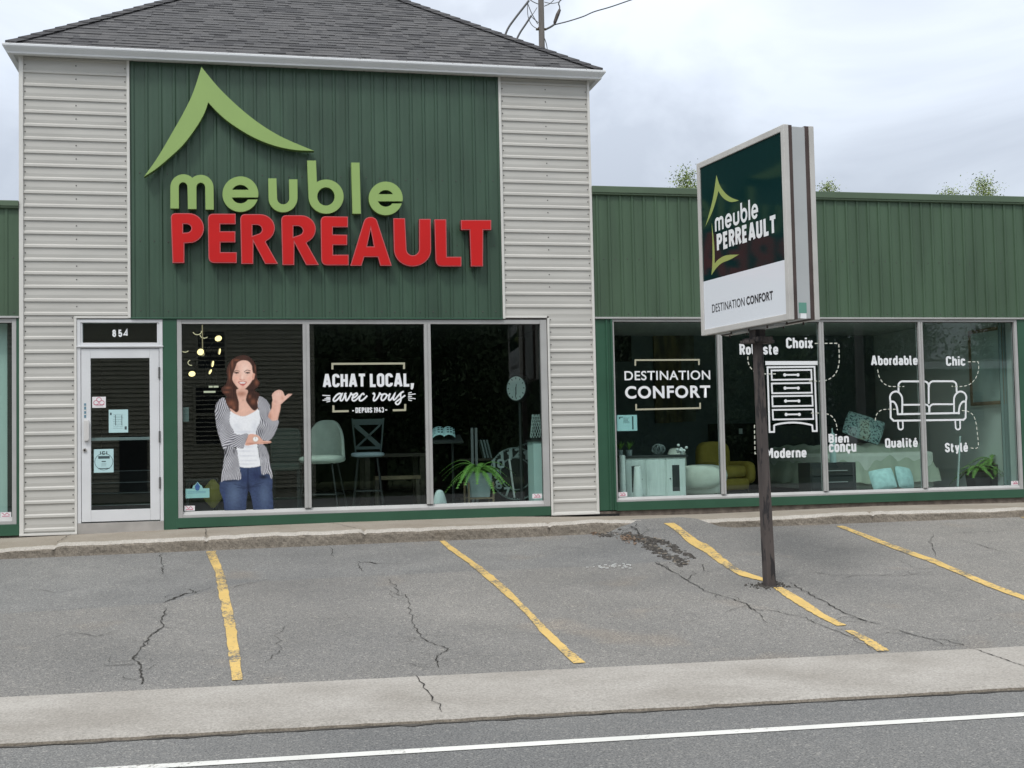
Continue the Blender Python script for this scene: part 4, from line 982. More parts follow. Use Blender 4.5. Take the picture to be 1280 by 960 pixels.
# second slogan, round sans
cD = Z(770, 440, .1015625)
mb = MB(); ribbon(mb, FG, cD([(237, 168), (237, 100), (1020, 96), (1020, 160)]), 21*sA, mi=1); ribbon(mb, FG, cD([(247, 640), (247, 708), (1034, 690), (1034, 625)]), 21*sA, mi=1)
(u0, v0), (u1, v1) = cD([(105, 350), (1157, 226)]); (u2, v2), (u3, v3) = cD([(113, 576), (1157, 409)])
br = mb.build('bracket', [M_vin, M_tan]); brm = br.data; bpy.data.objects.remove(br)
me = join_meshes('window_lettering', [(brm, 1), (text_mesh('DESTINATION', FG, u0, v0, u1, v1, .012, h=.003, spacing=1.06), 0), (text_mesh('CONFORT', FG, u2, v2, u3, v3, .028, h=.003, spacing=1.12), 0)])
tag(link_mesh('window_lettering', me, [M_vin, M_tan]), 'two-word white slogan, thin over bold, between sand brackets', 'window lettering')
# chest of drawers drawing with its words
cR = Z(915, 410, .18758); k_ = .18758/91.5
mb = MB()
rb = lambda cv, pts, w, kk, cl=False, mi=0, h=.003: ribbon(mb, FG, cv(pts), w*kk, h, cl, mi=mi)
rb(cR, [(222, 234), (570, 233)], 26, k_)
rb(cR, [(236, 262), (549, 258), (565, 686), (538, 687), (534, 648)]+[(x, 630+((x-405)/130)**2*18) for x in range(528, 278, -10)]+[(280, 650), (280, 692), (250, 693)], 12, k_, True)
for y0, y1, x0, x1 in ((283, 346, 262, 527), (370, 435, 264, 529), (455, 522, 267, 534), (546, 610, 270, 538)):
    rb(cR, [(x0, y0), (x1, y0-4), (x1+3, y1-4), (x0+3, y1)], 11, k_, True, h=.004)
    ym = (y0+y1)/2-2; xm = (x0+x1)/2; rb(cR, [(xm-42, ym), (xm+42, ym-1)], 11, k_)
    for q in (-44, 44): disc(mb, FG, cR([(xm+q, ym)])[0], 11*k_, .0045)
decal('window_drawing', 'white line drawing of a four-drawer chest on the glass right of the rusty post', 'window drawing', mb)
def word_decal(name, label, items):
    global mb
    mb = MB()
    for cv, s, box in items: words(mb, cv, s, box, .225, .055)
    return decal(name, label, 'window lettering', mb)
word_decal('window_lettering', 'white word half hidden behind the top of the rusty post', [(cR, 'Robuste', (50, 178, 306, 106))])
word_decal('window_lettering', 'white word above the top edge of the drawn chest of drawers', [(cR, 'Choix', (360, 135, 538, 64))])
word_decal('window_lettering', 'white word just below the drawn chest, its first letter behind the rusty post', [(cR, 'Moderne', (226, 868, 495, 797))])
cB = Z(1025, 500, .125)
word_decal('window_lettering', 'white two-line words stacked above the dark bedside chest', [(cB, 'Bien', (84, 430, 288, 338)), (cB, 'con\u00e7u', (88, 524, 360, 405))])
# sofa drawing
cS = Z(1080, 430, .15625); k2 = .15625/88.5
mb = MB()
rb(cS, [(275, 385), (275, 330)]+arc(308, 332, 33, 33, 180, 270)+[(478, 299)]+arc(478, 334, 38, 35, 270, 360)+[(517, 478)], 15, k2)
rb(cS, [(520, 345)]+arc(556, 334, 38, 36, 180, 270)+[(700, 298)]+arc(704, 332, 34, 34, 270, 350)+[(740, 385)], 15, k2, h=.0045)
def arm_(s, ox):
    f = lambda x, y: (ox+s*x, y)
    rb(cS, [f(100, 560), f(101, 470)]+[f(x, y) for x, y in crom([(101, 470), (98, 425), (75, 390), (45, 380), (15, 395), (2, 425), (6, 455)], 6)]+[f(8, 590)]+[f(30, 612)], 15, k2, h=.005)
    rb(cS, [f(x, y) for x, y in crom([(8, 462), (30, 462), (50, 485), (60, 520), (64, 562)], 6)], 15, k2, h=.006)
arm_(1, 204); arm_(-1, 819)
rb(cS, [(262, 562), (765, 552)], 15, k2, h=.0065); rb(cS, [(228, 614), (798, 606)], 15, k2, h=.0065)
rb(cS, [(312, 487), (480, 485)]+arc(486, 514, 32, 30, 270, 355)+[(519, 552)], 14, k2, h=.007); rb(cS, [(521, 545)]+arc(556, 514, 34, 32, 190, 270)+[(715, 482)], 14, k2, h=.0075)
for x in (270, 728): rb(cS, [(x, 614), (x+3, 665)]+arc(x+22, 668, 18, 16, 180, 0)+[(x+38, 612)], 13, k2, h=.0055)
decal('window_drawing', 'white line drawing of a two-seat sofa crossing the mullion of the far right panes', 'window drawing', mb)
word_decal('window_lettering', 'white word above the left arm of the drawn sofa', [(cS, 'Abordable', (55, 170, 428, 92))])
word_decal('window_lettering', 'white word above the right arm of the drawn sofa', [(cS, 'Chic', (655, 174, 808, 98))])
word_decal('window_lettering', 'white word with an accent below the left leg of the drawn sofa', [(cS, 'Qualit\u00e9', (168, 830, 428, 750))])
word_decal('window_lettering', 'white word with an accent below the right leg of the drawn sofa', [(cS, 'Styl\u00e9', (647, 866, 830, 788))])
def dashes(label, cv, pts, w, kk, dash=.045, gap=.028, rise=.003):
    P = [np.array(p) for p in cv(pts)]; out = MB(); acc = 0; cur = [P[0]]; on = True
    for a_, b_ in zip(P[:-1], P[1:]):
        d = np.linalg.norm(b_-a_); t = 0
        while d-t > 1e-6:
            lim = dash if on else gap; st = min(lim-acc, d-t); t += st; acc += st; q = a_+(b_-a_)*t/d
            if on: cur.append(q)
            if acc >= lim-1e-9:
                if on and len(cur) > 1: ribbon(out, FG, cur, w*kk, rise)
                on = not on; acc = 0; cur = [q]
    if on and len(cur) > 1: ribbon(out, FG, cur, w*kk, rise)
    o = out.build('dashed_line', M_dash); tag(o, label, 'window drawing', 'dashed callout lines on the glass'); return o
M_dash = mat('pale dashed vinyl', (0.62, 0.64, 0.55), .6)
W_ = 6.5
dashes('dashed line dropping from the word behind the post to the drawn chest', cR, [(104, 190)]+crom([(104, 220), (118, 258), (150, 292), (200, 305), (290, 306)], 6), W_, k_, rise=.0075)
dashes('dashed line looping from the word over the chest round to its first drawer', cR, [(550, 103), (705, 102)]+crom([(710, 108), (712, 230), (690, 300), (650, 338), (600, 353), (512, 353)], 7), W_, k_, rise=.0075)
dashes('dashed line bending from the lowest drawer down to the two-line words', cR, [(525, 567), (600, 567)]+crom([(600, 567), (655, 582), (688, 625), (700, 680)], 7), W_, k_, rise=.0075)
dashes('straight dashed line standing on the left of the rusty post', cR, [(160, 838), (152, 838), (148, 650), (165, 632)], W_, k_, rise=.0075)
dashes('dashed line curving from the word over the left arm to the sofa back', cS, crom([(107, 205), (118, 260), (150, 310), (200, 338), (260, 340), (318, 340)], 7), W_, k2, rise=.009)
dashes('dashed line curving from the word over the right arm to the sofa back', cS, [(828, 143), (908, 142)]+crom([(912, 150), (914, 200), (895, 265), (850, 318), (790, 338), (698, 338)], 7), W_, k2, rise=.009)
dashes('dashed line curving from the left sofa arm down beside the patterned pillow', cS, crom([(252, 522), (180, 522), (130, 532), (98, 565), (86, 620)], 7), W_, k2, rise=.009)
dashes('dashed line curving from the right sofa arm down to the accented word', cS, crom([(780, 532), (830, 540), (870, 570), (890, 620), (902, 700), (908, 825), (840, 829)], 7), W_, k2, rise=.009)

# street number over the door
FN = wall(.026); mb = MB()
nb = lambda x, y: FN.px(95+x*.2242, 395+y*.2242)
for s, b in (('8', (203, 117, 224, 76)), ('5', (236, 117, 258, 76))):
    (u0, v0), (u1, v1) = nb(b[0], b[1]), nb(b[2], b[3]); text_strokes(mb, FN, s, u0, v0, u1, v1, .24, .05)
ribbon(mb, FN, [nb(*p) for p in ((284, 110), (284, 76), (268, 104), (288, 104))], .016, .003)
decal('house_number', 'white street number on the dark pane over the entrance door', 'number', mb)

# paper notices and stickers behind the glass
M_paper = mat('pale paper', (0.46, 0.66, 0.68), 0.8); M_ink = mat('notice ink', (0.05, 0.08, 0.09), 0.8); M_pink = mat('pink print', (0.55, 0.16, 0.24), 0.8); M_wp = mat('white sticker', (0.78, 0.76, 0.78), 0.6); M_bl = mat('blue print', (0.07, 0.14, 0.42), .7)
def sheet(mb, fr, x0, y0, x1, y1, h=0.0, mi=0):
    a_ = fr.px(x0, y1); b_ = fr.px(x1, y0); mb.add([fr.w(a_[0], a_[1], h), fr.w(b_[0], a_[1], h), fr.w(b_[0], b_[1], h), fr.w(a_[0], b_[1], h)], [(0, 1, 2, 3)], mi)
FP = wall(.017); FGi = wall(.040); FGo = wall(.029)
def lines(mb, fr, x0, x1, ys, h=.001, t=.35, mi=1):
    rg = random.Random(int(x0))
    for y in ys: sheet(mb, fr, x0+rg.random()*.8, y-t/2, x1-rg.random()*2.5, y+t/2, h, mi)
cd = lambda x, y: (95+x*.2242, 395+y*.2242)
mb = MB(); x0, y0 = cd(183, 521); x1, y1 = cd(290, 651); sheet(mb, FP, x0, y0, x1, y1); lines(mb, FP, x0+5, x1-6, [y0+6+i*2.2 for i in range(9)])
sheet(mb, FP, x0+1.5, y0+4, x0+3.5, y0+7, .001, 1); sheet(mb, FP, x1-4.2, y1-8, x1-1.6, y1-4, .001, 1); sheet(mb, FP, x0+8, y0+7, x0+8.6, y0+20, .001, 1); sheet(mb, FP, x1-8, y0+7, x1-7.4, y0+20, .001, 1)
decal('paper_notice', 'pale blue printed sheet on the door glass just above the push bar', 'notice', mb, (M_paper, M_ink))
mb = MB(); x0, y0 = cd(100, 741); x1, y1 = cd(209, 874); sheet(mb, FP, x0, y0, x1, y1)
(u0, v0), (u1, v1) = FP.px(*cd(133, 773)), FP.px(*cd(175, 754)); text_strokes(mb, FP, 'ICI', u0, v0, u1, v1, .2, .12, .001, 1)
sheet(mb, FP, *cd(124, 780), *cd(188, 796), .001, 1); sheet(mb, FP, *cd(124, 847), *cd(187, 853), .001, 1)
cx_, cy__ = FP.px(*cd(155, 812)); ribbon(mb, FP, [(cx_+.105*math.cos(t/20*6.283), cy__+.10*math.sin(t/20*6.283)) for t in range(20)], .005, .0008, True, mi=1)
sheet(mb, FP, *cd(143, 808), *cd(166, 814), .001, 1); lines(mb, FP, cd(138, 0)[0], cd(172, 0)[0], [cd(0, 822)[1], cd(0, 829)[1], cd(0, 836)[1]])
decal('paper_notice', 'pale blue poster with a circle and heavy heading on the lower door glass', 'notice', mb, (M_paper, M_ink))
mb = MB(); x0, y0 = cd(90, 450); x1, y1 = cd(166, 512); sheet(mb, FP, x0, y0, x1, y1)
for q in ((112, 483), (128, 466), (144, 483)):
    c_ = FP.px(*cd(*q)); ribbon(mb, FP, [(c_[0]+.028*math.cos(t/12*6.283), c_[1]+.026*math.sin(t/12*6.283)) for t in range(12)], .007, .0008, True, mi=1)
ribbon(mb, FP, [FP.px(*cd(*q)) for q in ((98, 492), (112, 496), (144, 496), (158, 492))], .008, .001, mi=1); lines(mb, FP, cd(105, 0)[0], cd(155, 0)[0], [cd(0, 502)[1]], mi=2)
decal('door_sticker', 'small white sticker with pink round marks on the upper door glass', 'sticker', mb, (M_wp, M_pink, M_ink))
for (xa, ya, xb, yb, lab) in ((230.5, 632, 243.5, 638.6, 'small white maker sticker at the foot of the pane with the cutout'), (665.5, 617, 677.5, 623.2, 'small white maker sticker below the fern in the corner by the siding'), (773, 615, 784, 621, 'small white maker sticker at the foot of the ribbed vases'), (1264, 601, 1274, 606.5, 'small white maker sticker in the corner under the far fern'), (.5, 640, 14, 647, 'small white maker sticker on the pale blinded window')):
    mb = MB(); f_ = FGo; sheet(mb, f_, xa, ya, xb, yb); c_ = f_.px((xa+xb)/2, (ya+yb)/2); w_ = (xb-xa)/2*.0085
    ribbon(mb, f_, [(c_[0]+w_*t, c_[1]+.010+.012*math.sin(t*7)) for t in np.linspace(-.8, .8, 12)], .007, .001, mi=1); sheet(mb, f_, xa+2, yb-2.4, xb-2, yb-1.2, .001, 1)
    decal('maker_sticker', lab, 'sticker', mb, (M_wp, M_pink), 'maker stickers in the window corners')
mb = MB(); P_n = lambda x, y: FGi.px(210+x*.2813, 390+y*.2813)
q = lambda x, y: (210+x*.2813, 390+y*.2813)
sheet(mb, FGi, *q(78, 783), *q(184, 828)); pts = [P_n(108, 784), P_n(112, 772), P_n(122, 766), P_n(131, 754), P_n(141, 766), P_n(150, 772), P_n(156, 784)]
mb.add([FGi.w(*p, .0005) for p in pts], [tuple(range(len(pts)))]); dr = [P_n(131, 757), P_n(143, 776), P_n(138, 791), P_n(131, 794), P_n(123, 791), P_n(119, 776)]
mb.add([FGi.w(*p, .0015) for p in dr], [tuple(range(6))], 1); lines(mb, FGi, q(86, 0)[0], q(176, 0)[0], [q(0, 798)[1], q(0, 804)[1]], t=.9, mi=1); lines(mb, FGi, q(95, 0)[0], q(165, 0)[0], [q(0, 815)[1]], t=.5)
decal('paper_notice', 'pale notice with a dark blue drop at the foot of the pane with the cutout', 'notice', mb, (M_paper, M_bl))
mb = MB(); sheet(mb, FGi, 228.5, 509, 236, 527); lines(mb, FGi, 229.5, 235.5, [512, 515, 518, 521]); decal('paper_notice', 'dim small sheet on the left edge of the pane with the cutout', 'notice', mb, (mat('dim paper', (.12, .15, .15), .9), M_ink))
q = lambda x, y: (765+x*.125, 510+y*.125)
mb = MB(); sheet(mb, FGi, *q(50, 68), *q(249, 231)); lines(mb, FGi, q(108, 0)[0], q(178, 0)[0], [q(0, v)[1] for v in (100, 112, 124, 136, 148)], t=.5); sheet(mb, FGi, *q(202, 82), *q(213, 214), .001, 1)
sheet(mb, FGi, *q(70, 88), *q(108, 96), .001, 1); sheet(mb, FGi, *q(70, 97), *q(82, 110), .001, 1)
decal('paper_notice', 'pale notice with a vertical bar at the left edge of the two-word slogan pane', 'notice', mb, (M_paper, M_ink))
# ================================================================== PYLON SIGN ON ITS POST
M_frame = mat('weathered white sign frame', (0.52, 0.51, 0.49), 0.45, var=0.10, vscale=3, detail=6)
M_sgrey = mat('grey sign side', (0.42, 0.44, 0.45), 0.5, var=0.06, vscale=2)
M_brown = mat('brown sign channel', (0.060, 0.040, 0.036), 0.6, var=0.25, vscale=6)
M_face = mat('dark green acrylic', (0.004, 0.024, 0.025), 0.06, spec=0.32)
M_facew = mat('white acrylic', (0.72, 0.75, 0.80), 0.08, spec=0.3)
M_olive = mat('olive print', (0.33, 0.40, 0.13), 0.2)
M_wtxt = mat('white print', (0.82, 0.84, 0.86), 0.25); M_btxt = mat('black print', (0.03, 0.03, 0.035), 0.3)
M_rust = mat('rusty brown post', (0.050, 0.042, 0.041), 0.75, col2=(0.098, 0.080, 0.074), vscale=7, stretch=(1, 1, .22), detail=8, bump=0.35, bscale=30)
_p = M_rust.node_tree
def rust_patches(m):
    nt = m.node_tree; p = nt.nodes['Principled BSDF']; src = p.inputs['Base Color'].links[0].from_socket
    g = nt.nodes.new('ShaderNodeNewGeometry'); q = nt.nodes.new('ShaderNodeMapping'); q.inputs['Scale'].default_value = (16, 16, 3.2); nt.links.new(g.outputs['Position'], q.inputs[0])
    n = nt.nodes.new('ShaderNodeTexNoise'); n.inputs['Scale'].default_value = 1; n.inputs['Detail'].default_value = 5; n.inputs['Roughness'].default_value = .65; nt.links.new(q.outputs[0], n.inputs['Vector'])
    r = nt.nodes.new('ShaderNodeValToRGB'); nt.links.new(n.outputs['Fac'], r.inputs[0]); r.color_ramp.elements[0].position = .53; r.color_ramp.elements[1].position = .57
    r.color_ramp.elements[0].color = (0, 0, 0, 1); r.color_ramp.elements[1].color = (1, 1, 1, 1)
    x = nt.nodes.new('ShaderNodeMix'); x.data_type = 'RGBA'; nt.links.new(r.outputs[0], x.inputs[0]); nt.links.new(src, x.inputs[6]); x.inputs[7].default_value = (.022, .020, .022, 1); nt.links.new(x.outputs[2], p.inputs['Base Color'])
rust_patches(M_rust)
BX, BY = 7.420, -4.669; BZ = lotz(BX, BY)
pyl = thing('pylon_sign', 'tall pale box sign with a dark green face on a rusty square post', 'sign', (BX, BY, BZ))
# box axes: along the face from the far edge to the near edge, and across its thickness
An = np.array([7.33, -5.485]); Af = np.array([7.115, -3.87]); eu = (An-Af); WID = float(np.linalg.norm(eu)); eu /= WID; et = np.array([-eu[1], eu[0]])
THK = .315; ZB, ZT = 1.895, 3.655; HG = ZT-ZB
FF = Frame((Af[0], Af[1], ZB), (eu[0], eu[1], 0), (0, 0, 1))      # outward normal points to -x, the face the photo shows
if FF.n[0] > 0: FF.n = -FF.n
BK = Frame((An[0]+et[0]*THK, An[1]+et[1]*THK, ZB), (-eu[0], -eu[1], 0), (0, 0, 1))
if BK.n[0] < 0: BK.n = -BK.n
def fbox(mb, fr, u0, u1, v0, v1, h0, h1, mi=0):
    vs = [fr.w(u, v, h) for h in (h0, h1) for v in (v0, v1) for u in (u0, u1)]
    mb.add(vs, [(0, 2, 3, 1), (4, 5, 7, 6), (0, 1, 5, 4), (2, 6, 7, 3), (0, 4, 6, 2), (1, 3, 7, 5)], mi)
mb = MB(); fbox(mb, FF, .012, WID-.012, .012, HG-.012, -.075, -THK+.075); mb.build('sign_box', M_sgrey, pyl, bevel=.004)
mb = MB()
for h in (-.070, -THK+.070): fbox(mb, FF, .004, WID-.010, .004, HG-.002, h-.020, h+.020)
mb.build('channel', M_brown, pyl)
for fr, nm in ((FF, 'a'), (BK, 'b')):
    mb = MB(); b = .058
    fbox(mb, fr, 0, b, 0, HG, -.05, .0); fbox(mb, fr, WID-b, WID, 0, HG, -.05, .0); fbox(mb, fr, b+.0005, WID-b-.0005, 0, b, -.05, -.0005); fbox(mb, fr, b+.0005, WID-b-.0005, HG-b, HG, -.05, -.0005)
    fm = mb.build('sign_frame', M_frame, pyl, bevel=.006)
    split = .545
    mb = MB(); fbox(mb, fr, b+.001, WID-b-.001, split, HG-b-.001, -.03, -.012); fbox(mb, fr, b+.001, WID-b-.001, b+.001, split-.0005, -.03, -.012, 1)
    fc = mb.build('sign_face', [M_face, M_facew], pyl)
    if fr is FF:
        zc = lambda x, y: fr.px(860+x/3.2, 140+y/3.2)
        H0 = -.0105
        def shp(name, pts, m):
            me = flat_shape([pts], .0004); to_frame(me, fr, H0); return link_mesh(name, me, [m], fc)
        up = [zc(*p) for p in crom([(110, 253), (122, 290), (140, 318), (165, 340), (200, 354)], 6)][:-1]+[zc(*p) for p in crom([(200, 354), (172, 360), (150, 353), (132, 338), (118, 316)], 6)][:-1]+[zc(*p) for p in crom([(118, 316), (108, 355), (93, 400), (66, 458)], 6)][:-1]+[zc(*p) for p in crom([(66, 458), (84, 395), (98, 335), (110, 253)], 6)][:-1]
        lw = [zc(*p) for p in crom([(91, 443), (97, 490), (102, 550), (103, 606)], 6)][:-1]+[zc(*p) for p in crom([(103, 606), (120, 588), (150, 573), (200, 570)], 6)][:-1]+[zc(*p) for p in crom([(200, 570), (165, 590), (130, 605), (105, 630), (90, 653)], 6)][:-1]+[zc(*p) for p in crom([(90, 653), (94, 600), (94, 520), (91, 443)], 6)][:-1]
        me = join_meshes('emblem', [(to_frame(flat_shape([up], .0004), fr, H0), 0), (to_frame(flat_shape([lw], .0004), fr, H0), 0)]); link_mesh('emblem', me, [M_olive], fc)
        # small words printed on the face
        ml = zc(108, 478); er = zc(274, 420); cap = zc(240, 352)[1]
        mb = MB(); u0, u1 = ml[0], er[0]; v0 = ml[1]; vx = zc(112, 425)[1]; hx = vx-v0; W6 = (u1-u0)
        def st(pts, w): ribbon(mb, fr, [(u0+W6*p[0], v0+hx*p[1]) for p in pts], w, H0+.0006+.0001*len(mb.f) % .001)
        s_ = .036; A_ = arc
        s_ = .031
        st([(.0, 0), (.0, .72)]+A_(.045, .72, .045, .22, 180, 0, 10)+[(.09, 0)], s_); st([(.09, .72)]+A_(.135, .72, .045, .22, 180, 0, 10)+[(.18, 0)], s_)
        st([(.255, .5), (.385, .5)]+A_(.32, .5, .065, .44, 0, 325, 22), s_)
        st([(.455, .95), (.455, .3)]+A_(.51, .3, .055, .24, 180, 360, 12)+[(.565, .95)], s_)
        st([(.635, 1.5), (.635, .4)], s_); st(A_(.695, .5, .06, .43, 0, 360, 24), s_)
        st([(.822, 1.5), (.822, 0)], s_); st([(.885, .5), (1.0, .5)]+A_(.943, .5, .057, .44, 0, 325, 22), s_)
        mb.build('small_word', M_wtxt, fc)
        b0 = zc(112, 556); b1 = zc(348, 402); b2 = zc(336, 482)
        mb = MB(); text_strokes(mb, fr, 'PERREAULT', b0[0], b0[1], b1[0], b0[1]+(zc(112, 490)[1]-b0[1]), .24, .06, H0+.0006); mb.build('bold_word', M_wtxt, fc)
        c0 = zc(93, 803); c1 = zc(222, 752); c2 = zc(230, 768); c3 = zc(335, 716); hgt = zc(93, 770)[1]-c0[1]
        me = text_mesh('DESTINATION', fr, c0[0], c0[1], c1[0], c0[1]+hgt, .0, h=H0+.0006, spacing=1.05); link_mesh('thin_word', me, [M_btxt], fc)
        me = text_mesh('CONFORT', fr, c2[0], c0[1], c3[0], c0[1]+hgt, .03, h=H0+.0006, spacing=1.1); link_mesh('thick_word', me, [M_btxt], fc)
# sticker on the end of the box, little lamps' bolts under it
EN = Frame((An[0], An[1], ZB), (et[0], et[1], 0), (0, 0, 1))
if EN.n[1] > 0: EN.n = -EN.n
mb = MB(); fbox(mb, EN, .105, .185, .06, .155, -.012, -.0095); fbox(mb, EN, .12, .18, .012, .058, -.012, -.009, 1); mb.build('inspection_sticker', [mat('green sticker', (.12, .30, .24), .5), M_wtxt], pyl)
mb = MB()
for i in range(5):
    for h in (-.07, -THK+.07): p = FF.w(.15+i*.33, -.004, h); mb.tube([p, (p[0], p[1], p[2]-.025)], .008, 6)
mb.build('drain_bolt', M_brown, pyl)
# post: square steel tube, cap plate with arms
tx, ty = FF.w(WID/2, 0, -THK/2)[:2]
top = Vector((tx, ty, 1.765)); bot = Vector((BX, BY, BZ-.02)); d = (top-bot)
mb = MB(); e1 = Vector((eu[0], eu[1], 0)); e2 = Vector((et[0], et[1], 0))
vs = []
for t in np.linspace(0, 1, 12):
    c = bot+d*t; r = .046-.009*t; vs += [c+e1*r*a_+e2*r*b_ for a_, b_ in ((-1, -1), (1, -1), (1, 1), (-1, 1))]
mb.add(vs, [(4*i+k, 4*i+(k+1) % 4, 4*i+4+(k+1) % 4, 4*i+4+k) for i in range(11) for k in range(4)]+[(44, 45, 46, 47)])
mb.build('post', M_rust, pyl, bevel=.006)
mb = MB(); mb.obox(top+Vector((0, 0, .018)), e1*.15, e2*.075, Vector((0, 0, .022))); mb.obox(top+Vector((0, 0, .0)), e1*.08, e2*.14, Vector((0, 0, .015)))
mb.obox(top+Vector((0, 0, .08)), e1*.055, e2*.055, Vector((0, 0, .05)))
mb.build('bracket', M_rust, pyl, bevel=.004)
mb = MB(); mb.obox(FF.w(WID/2, -.003, -THK/2), e1*.40, e2*.06, Vector((0, 0, .012))); mb.build('mounting_bar', M_sgrey, pyl)
# ================================================================== FURNITURE BEHIND THE GLASS
FLZ = -.02
def X_(px, Y, py=590): return float(at(px, py, Y)[0])
def Z_(px, py, Y): return float(at(px, py, Y)[2])
M_cream = mat('cream upholstery', (0.56, 0.58, 0.52), 0.95, var=.06, vscale=8, bump=.15, bscale=250)
M_gfab = mat('dark green upholstery', (0.09, 0.115, 0.10), 0.95, var=.1, vscale=8)
M_black = mat('black metal leg', (0.02, 0.02, 0.02), 0.5)
M_wood = mat('dark wood', (0.06, 0.042, 0.03), 0.55, col2=(.09, .065, .045), vscale=5, stretch=(.3, 4, 4))
M_pwood = mat('pale wood', (0.25, 0.17, 0.10), 0.6, var=.2, vscale=6)
M_whw = mat('whitewashed wood', (0.68, 0.72, 0.69), 0.7, col2=(.80, .83, .80), vscale=7, stretch=(5, 1, .6))
M_cer = mat('white ceramic', (0.82, 0.84, 0.82), 0.4)
M_yfab = mat('mustard upholstery', (0.36, 0.26, 0.045), 0.9, var=.1, vscale=9)
M_wfab = mat('off-white upholstery', (0.70, 0.70, 0.62), 0.9, var=.05, vscale=8)
M_leaf = mat('fern leaf', (0.12, 0.26, 0.045), 0.5, col2=(.20, .36, .08), vscale=20)
M_dgrey = mat('charcoal furniture', (0.035, 0.037, 0.038), 0.5)
M_teal = mat('pale cabinet side', (0.60, 0.74, 0.71), 0.7)
def stool(X, Y, rz, label, seat_z, back_z, w, kind):
    t = thing('bar_stool', label, 'stool', (X, Y, FLZ), rz)
    if kind == 'shell':
        mb = MB(); mb.blob((0, 0, seat_z), w/2, w*.46, .06, 20, 8, p=.7); mb.build('seat', M_cream, t, True, local=True)
        mb = MB(); n = 18; m = 8; vs = []
        for j in range(m+1):
            v = j/m
            for i in range(n+1):
                u = -1+2*i/n; lim = 1-.30*max(0, v-.45)**2*4; ang = u*1.25*lim
                r = w*.50*(1-.10*v); top = (back_z-seat_z)*(1-.18*abs(u)**3)
                vs.append((r*math.sin(ang), r*.92*math.cos(ang)+.02+.05*v, seat_z+.02+top*v))
        k = len(vs); vs += [(x*.88, y*.88-.01, z) for x, y, z in vs]; f = []
        for j in range(m):
            for i in range(n):
                a_ = j*(n+1)+i; f += [(a_, a_+1, a_+n+2, a_+n+1), (k+a_, k+a_+n+1, k+a_+n+2, k+a_+1)]
        for i in range(n): a_ = m*(n+1)+i; f.append((a_, a_+1, k+a_+1, k+a_))
        for j in range(m): a_ = j*(n+1); f += [(a_, a_+n+1, k+a_+n+1, k+a_), (a_+n, k+a_+n, k+a_+2*n+1, a_+2*n+1)]
        mb.add(vs, f); mb.build('backrest', M_cream, t, True, local=True)
    else:
        mb = MB(); mb.blob((0, 0, seat_z), w/2, w*.46, .035, 20, 8, p=.55); mb.build('seat', mat('pale seat pad', (.40, .45, .50), .7), t, True, local=True)
        mb = MB(); q = w*.46
        for s in (-1, 1): mb.tube([(s*q*.8, q*.85, seat_z-.02), (s*q*1.0, q*1.02, back_z-.05), (s*q*1.02, q*1.05, back_z)], .012)
        mb.box(-q, q, q*.98, q*1.06, back_z-.09, back_z-.01); mb.box(-q*.85, q*.85, q*.86, q*.92, seat_z+.07, seat_z+.11)
        for s in (-1, 1): mb.obox((0, q*.96, (seat_z+back_z)/2), (q*.85*s, 0, (back_z-seat_z)*.33), (0, .008, 0), (.012, 0, .03))
        mb.build('backrest', mat('grey cross back', (.10, .12, .12), .5), t, local=True)
    for sx in (-1, 1):
        for sy_ in (-1, 1):
            mb = MB(); mb.tube([(sx*w*.28, sy_*w*.26, seat_z-.05), (sx*w*.46, sy_*w*.44, 0)], [.013, .010]); mb.build('leg', M_black, t, local=True)
    mb = MB(); r_ = w*.38; fz = seat_z*.35
    mb.tube([(-r_, -r_, fz), (r_, -r_, fz), (r_, r_, fz), (-r_, r_, fz), (-r_, -r_, fz)], .008, 6); mb.build('footrest', M_black, t, local=True)
    return t
stool(X_(403, 1.0), 1.0, R(-18), 'cream bar stool with a rounded shell back behind the slogan pane', .71, 1.22, .60, 'shell')
stool(X_(460, 1.3), 1.3, R(-8), 'grey cross-backed bar stool with a pale seat pad', .76, 1.26, .46, 'cross')
def chair(X, Y, rz, label, m, w=.46, sz=.62, bz=1.12):
    t = thing('upholstered_chair', label, 'chair', (X, Y, FLZ), rz)
    mb = MB(); mb.blob((0, 0, sz), w/2, w/2, .055, 20, 8, p=.35); mb.build('seat', m, t, True, local=True)
    mb = MB(); mb.blob((0, w*.44, (sz+bz)/2+.03), w/2*.92, .045, (bz-sz)/2, 16, 10, p=.35); mb.build('backrest', m, t, True, local=True)
    for sx in (-1, 1):
        for sy_ in (-1, 1): mb = MB(); mb.box(sx*w*.42-.02, sx*w*.42+.02, sy_*w*.4-.02, sy_*w*.4+.02, 0, sz-.04); mb.build('leg', M_dgrey, t, local=True)
    mb = MB(); mb.box(-w*.40, w*.40, -w*.41, -w*.37, .18, .21); mb.build('stretcher', M_dgrey, t, local=True)
    return t
chair(X_(356, 1.5), 1.5, R(-6), 'dark green padded chair behind the cutout woman', M_gfab)
chair(X_(322, 3.4), 3.4, R(10), 'dim padded chair deep in the showroom behind the cutout', M_gfab, .5, .5, .95)
def table(X0, X1, Y0, Y1, z, label, m, name='dining_table'):
    t = thing(name, label, 'table', ((X0+X1)/2, (Y0+Y1)/2, FLZ)); mb = MB(); mb.box(X0, X1, Y0, Y1, z-.05, z); mb.build('tabletop', m, t, bevel=.006)
    for x in (X0+.07, X1-.07):
        for y in (Y0+.07, Y1-.07): mb = MB(); mb.box(x-.035, x+.035, y-.035, y+.035, FLZ, z-.051); mb.build('leg', m, t)
    return t
table(X_(452, 2.2), X_(532, 2.2), 2.0, 2.9, .74, 'long dark wood table behind the cross-backed stool', M_wood)
t = thing('bench', 'low dark bench in front of the long table', 'bench', (X_(490, 1.75), 1.75, FLZ))
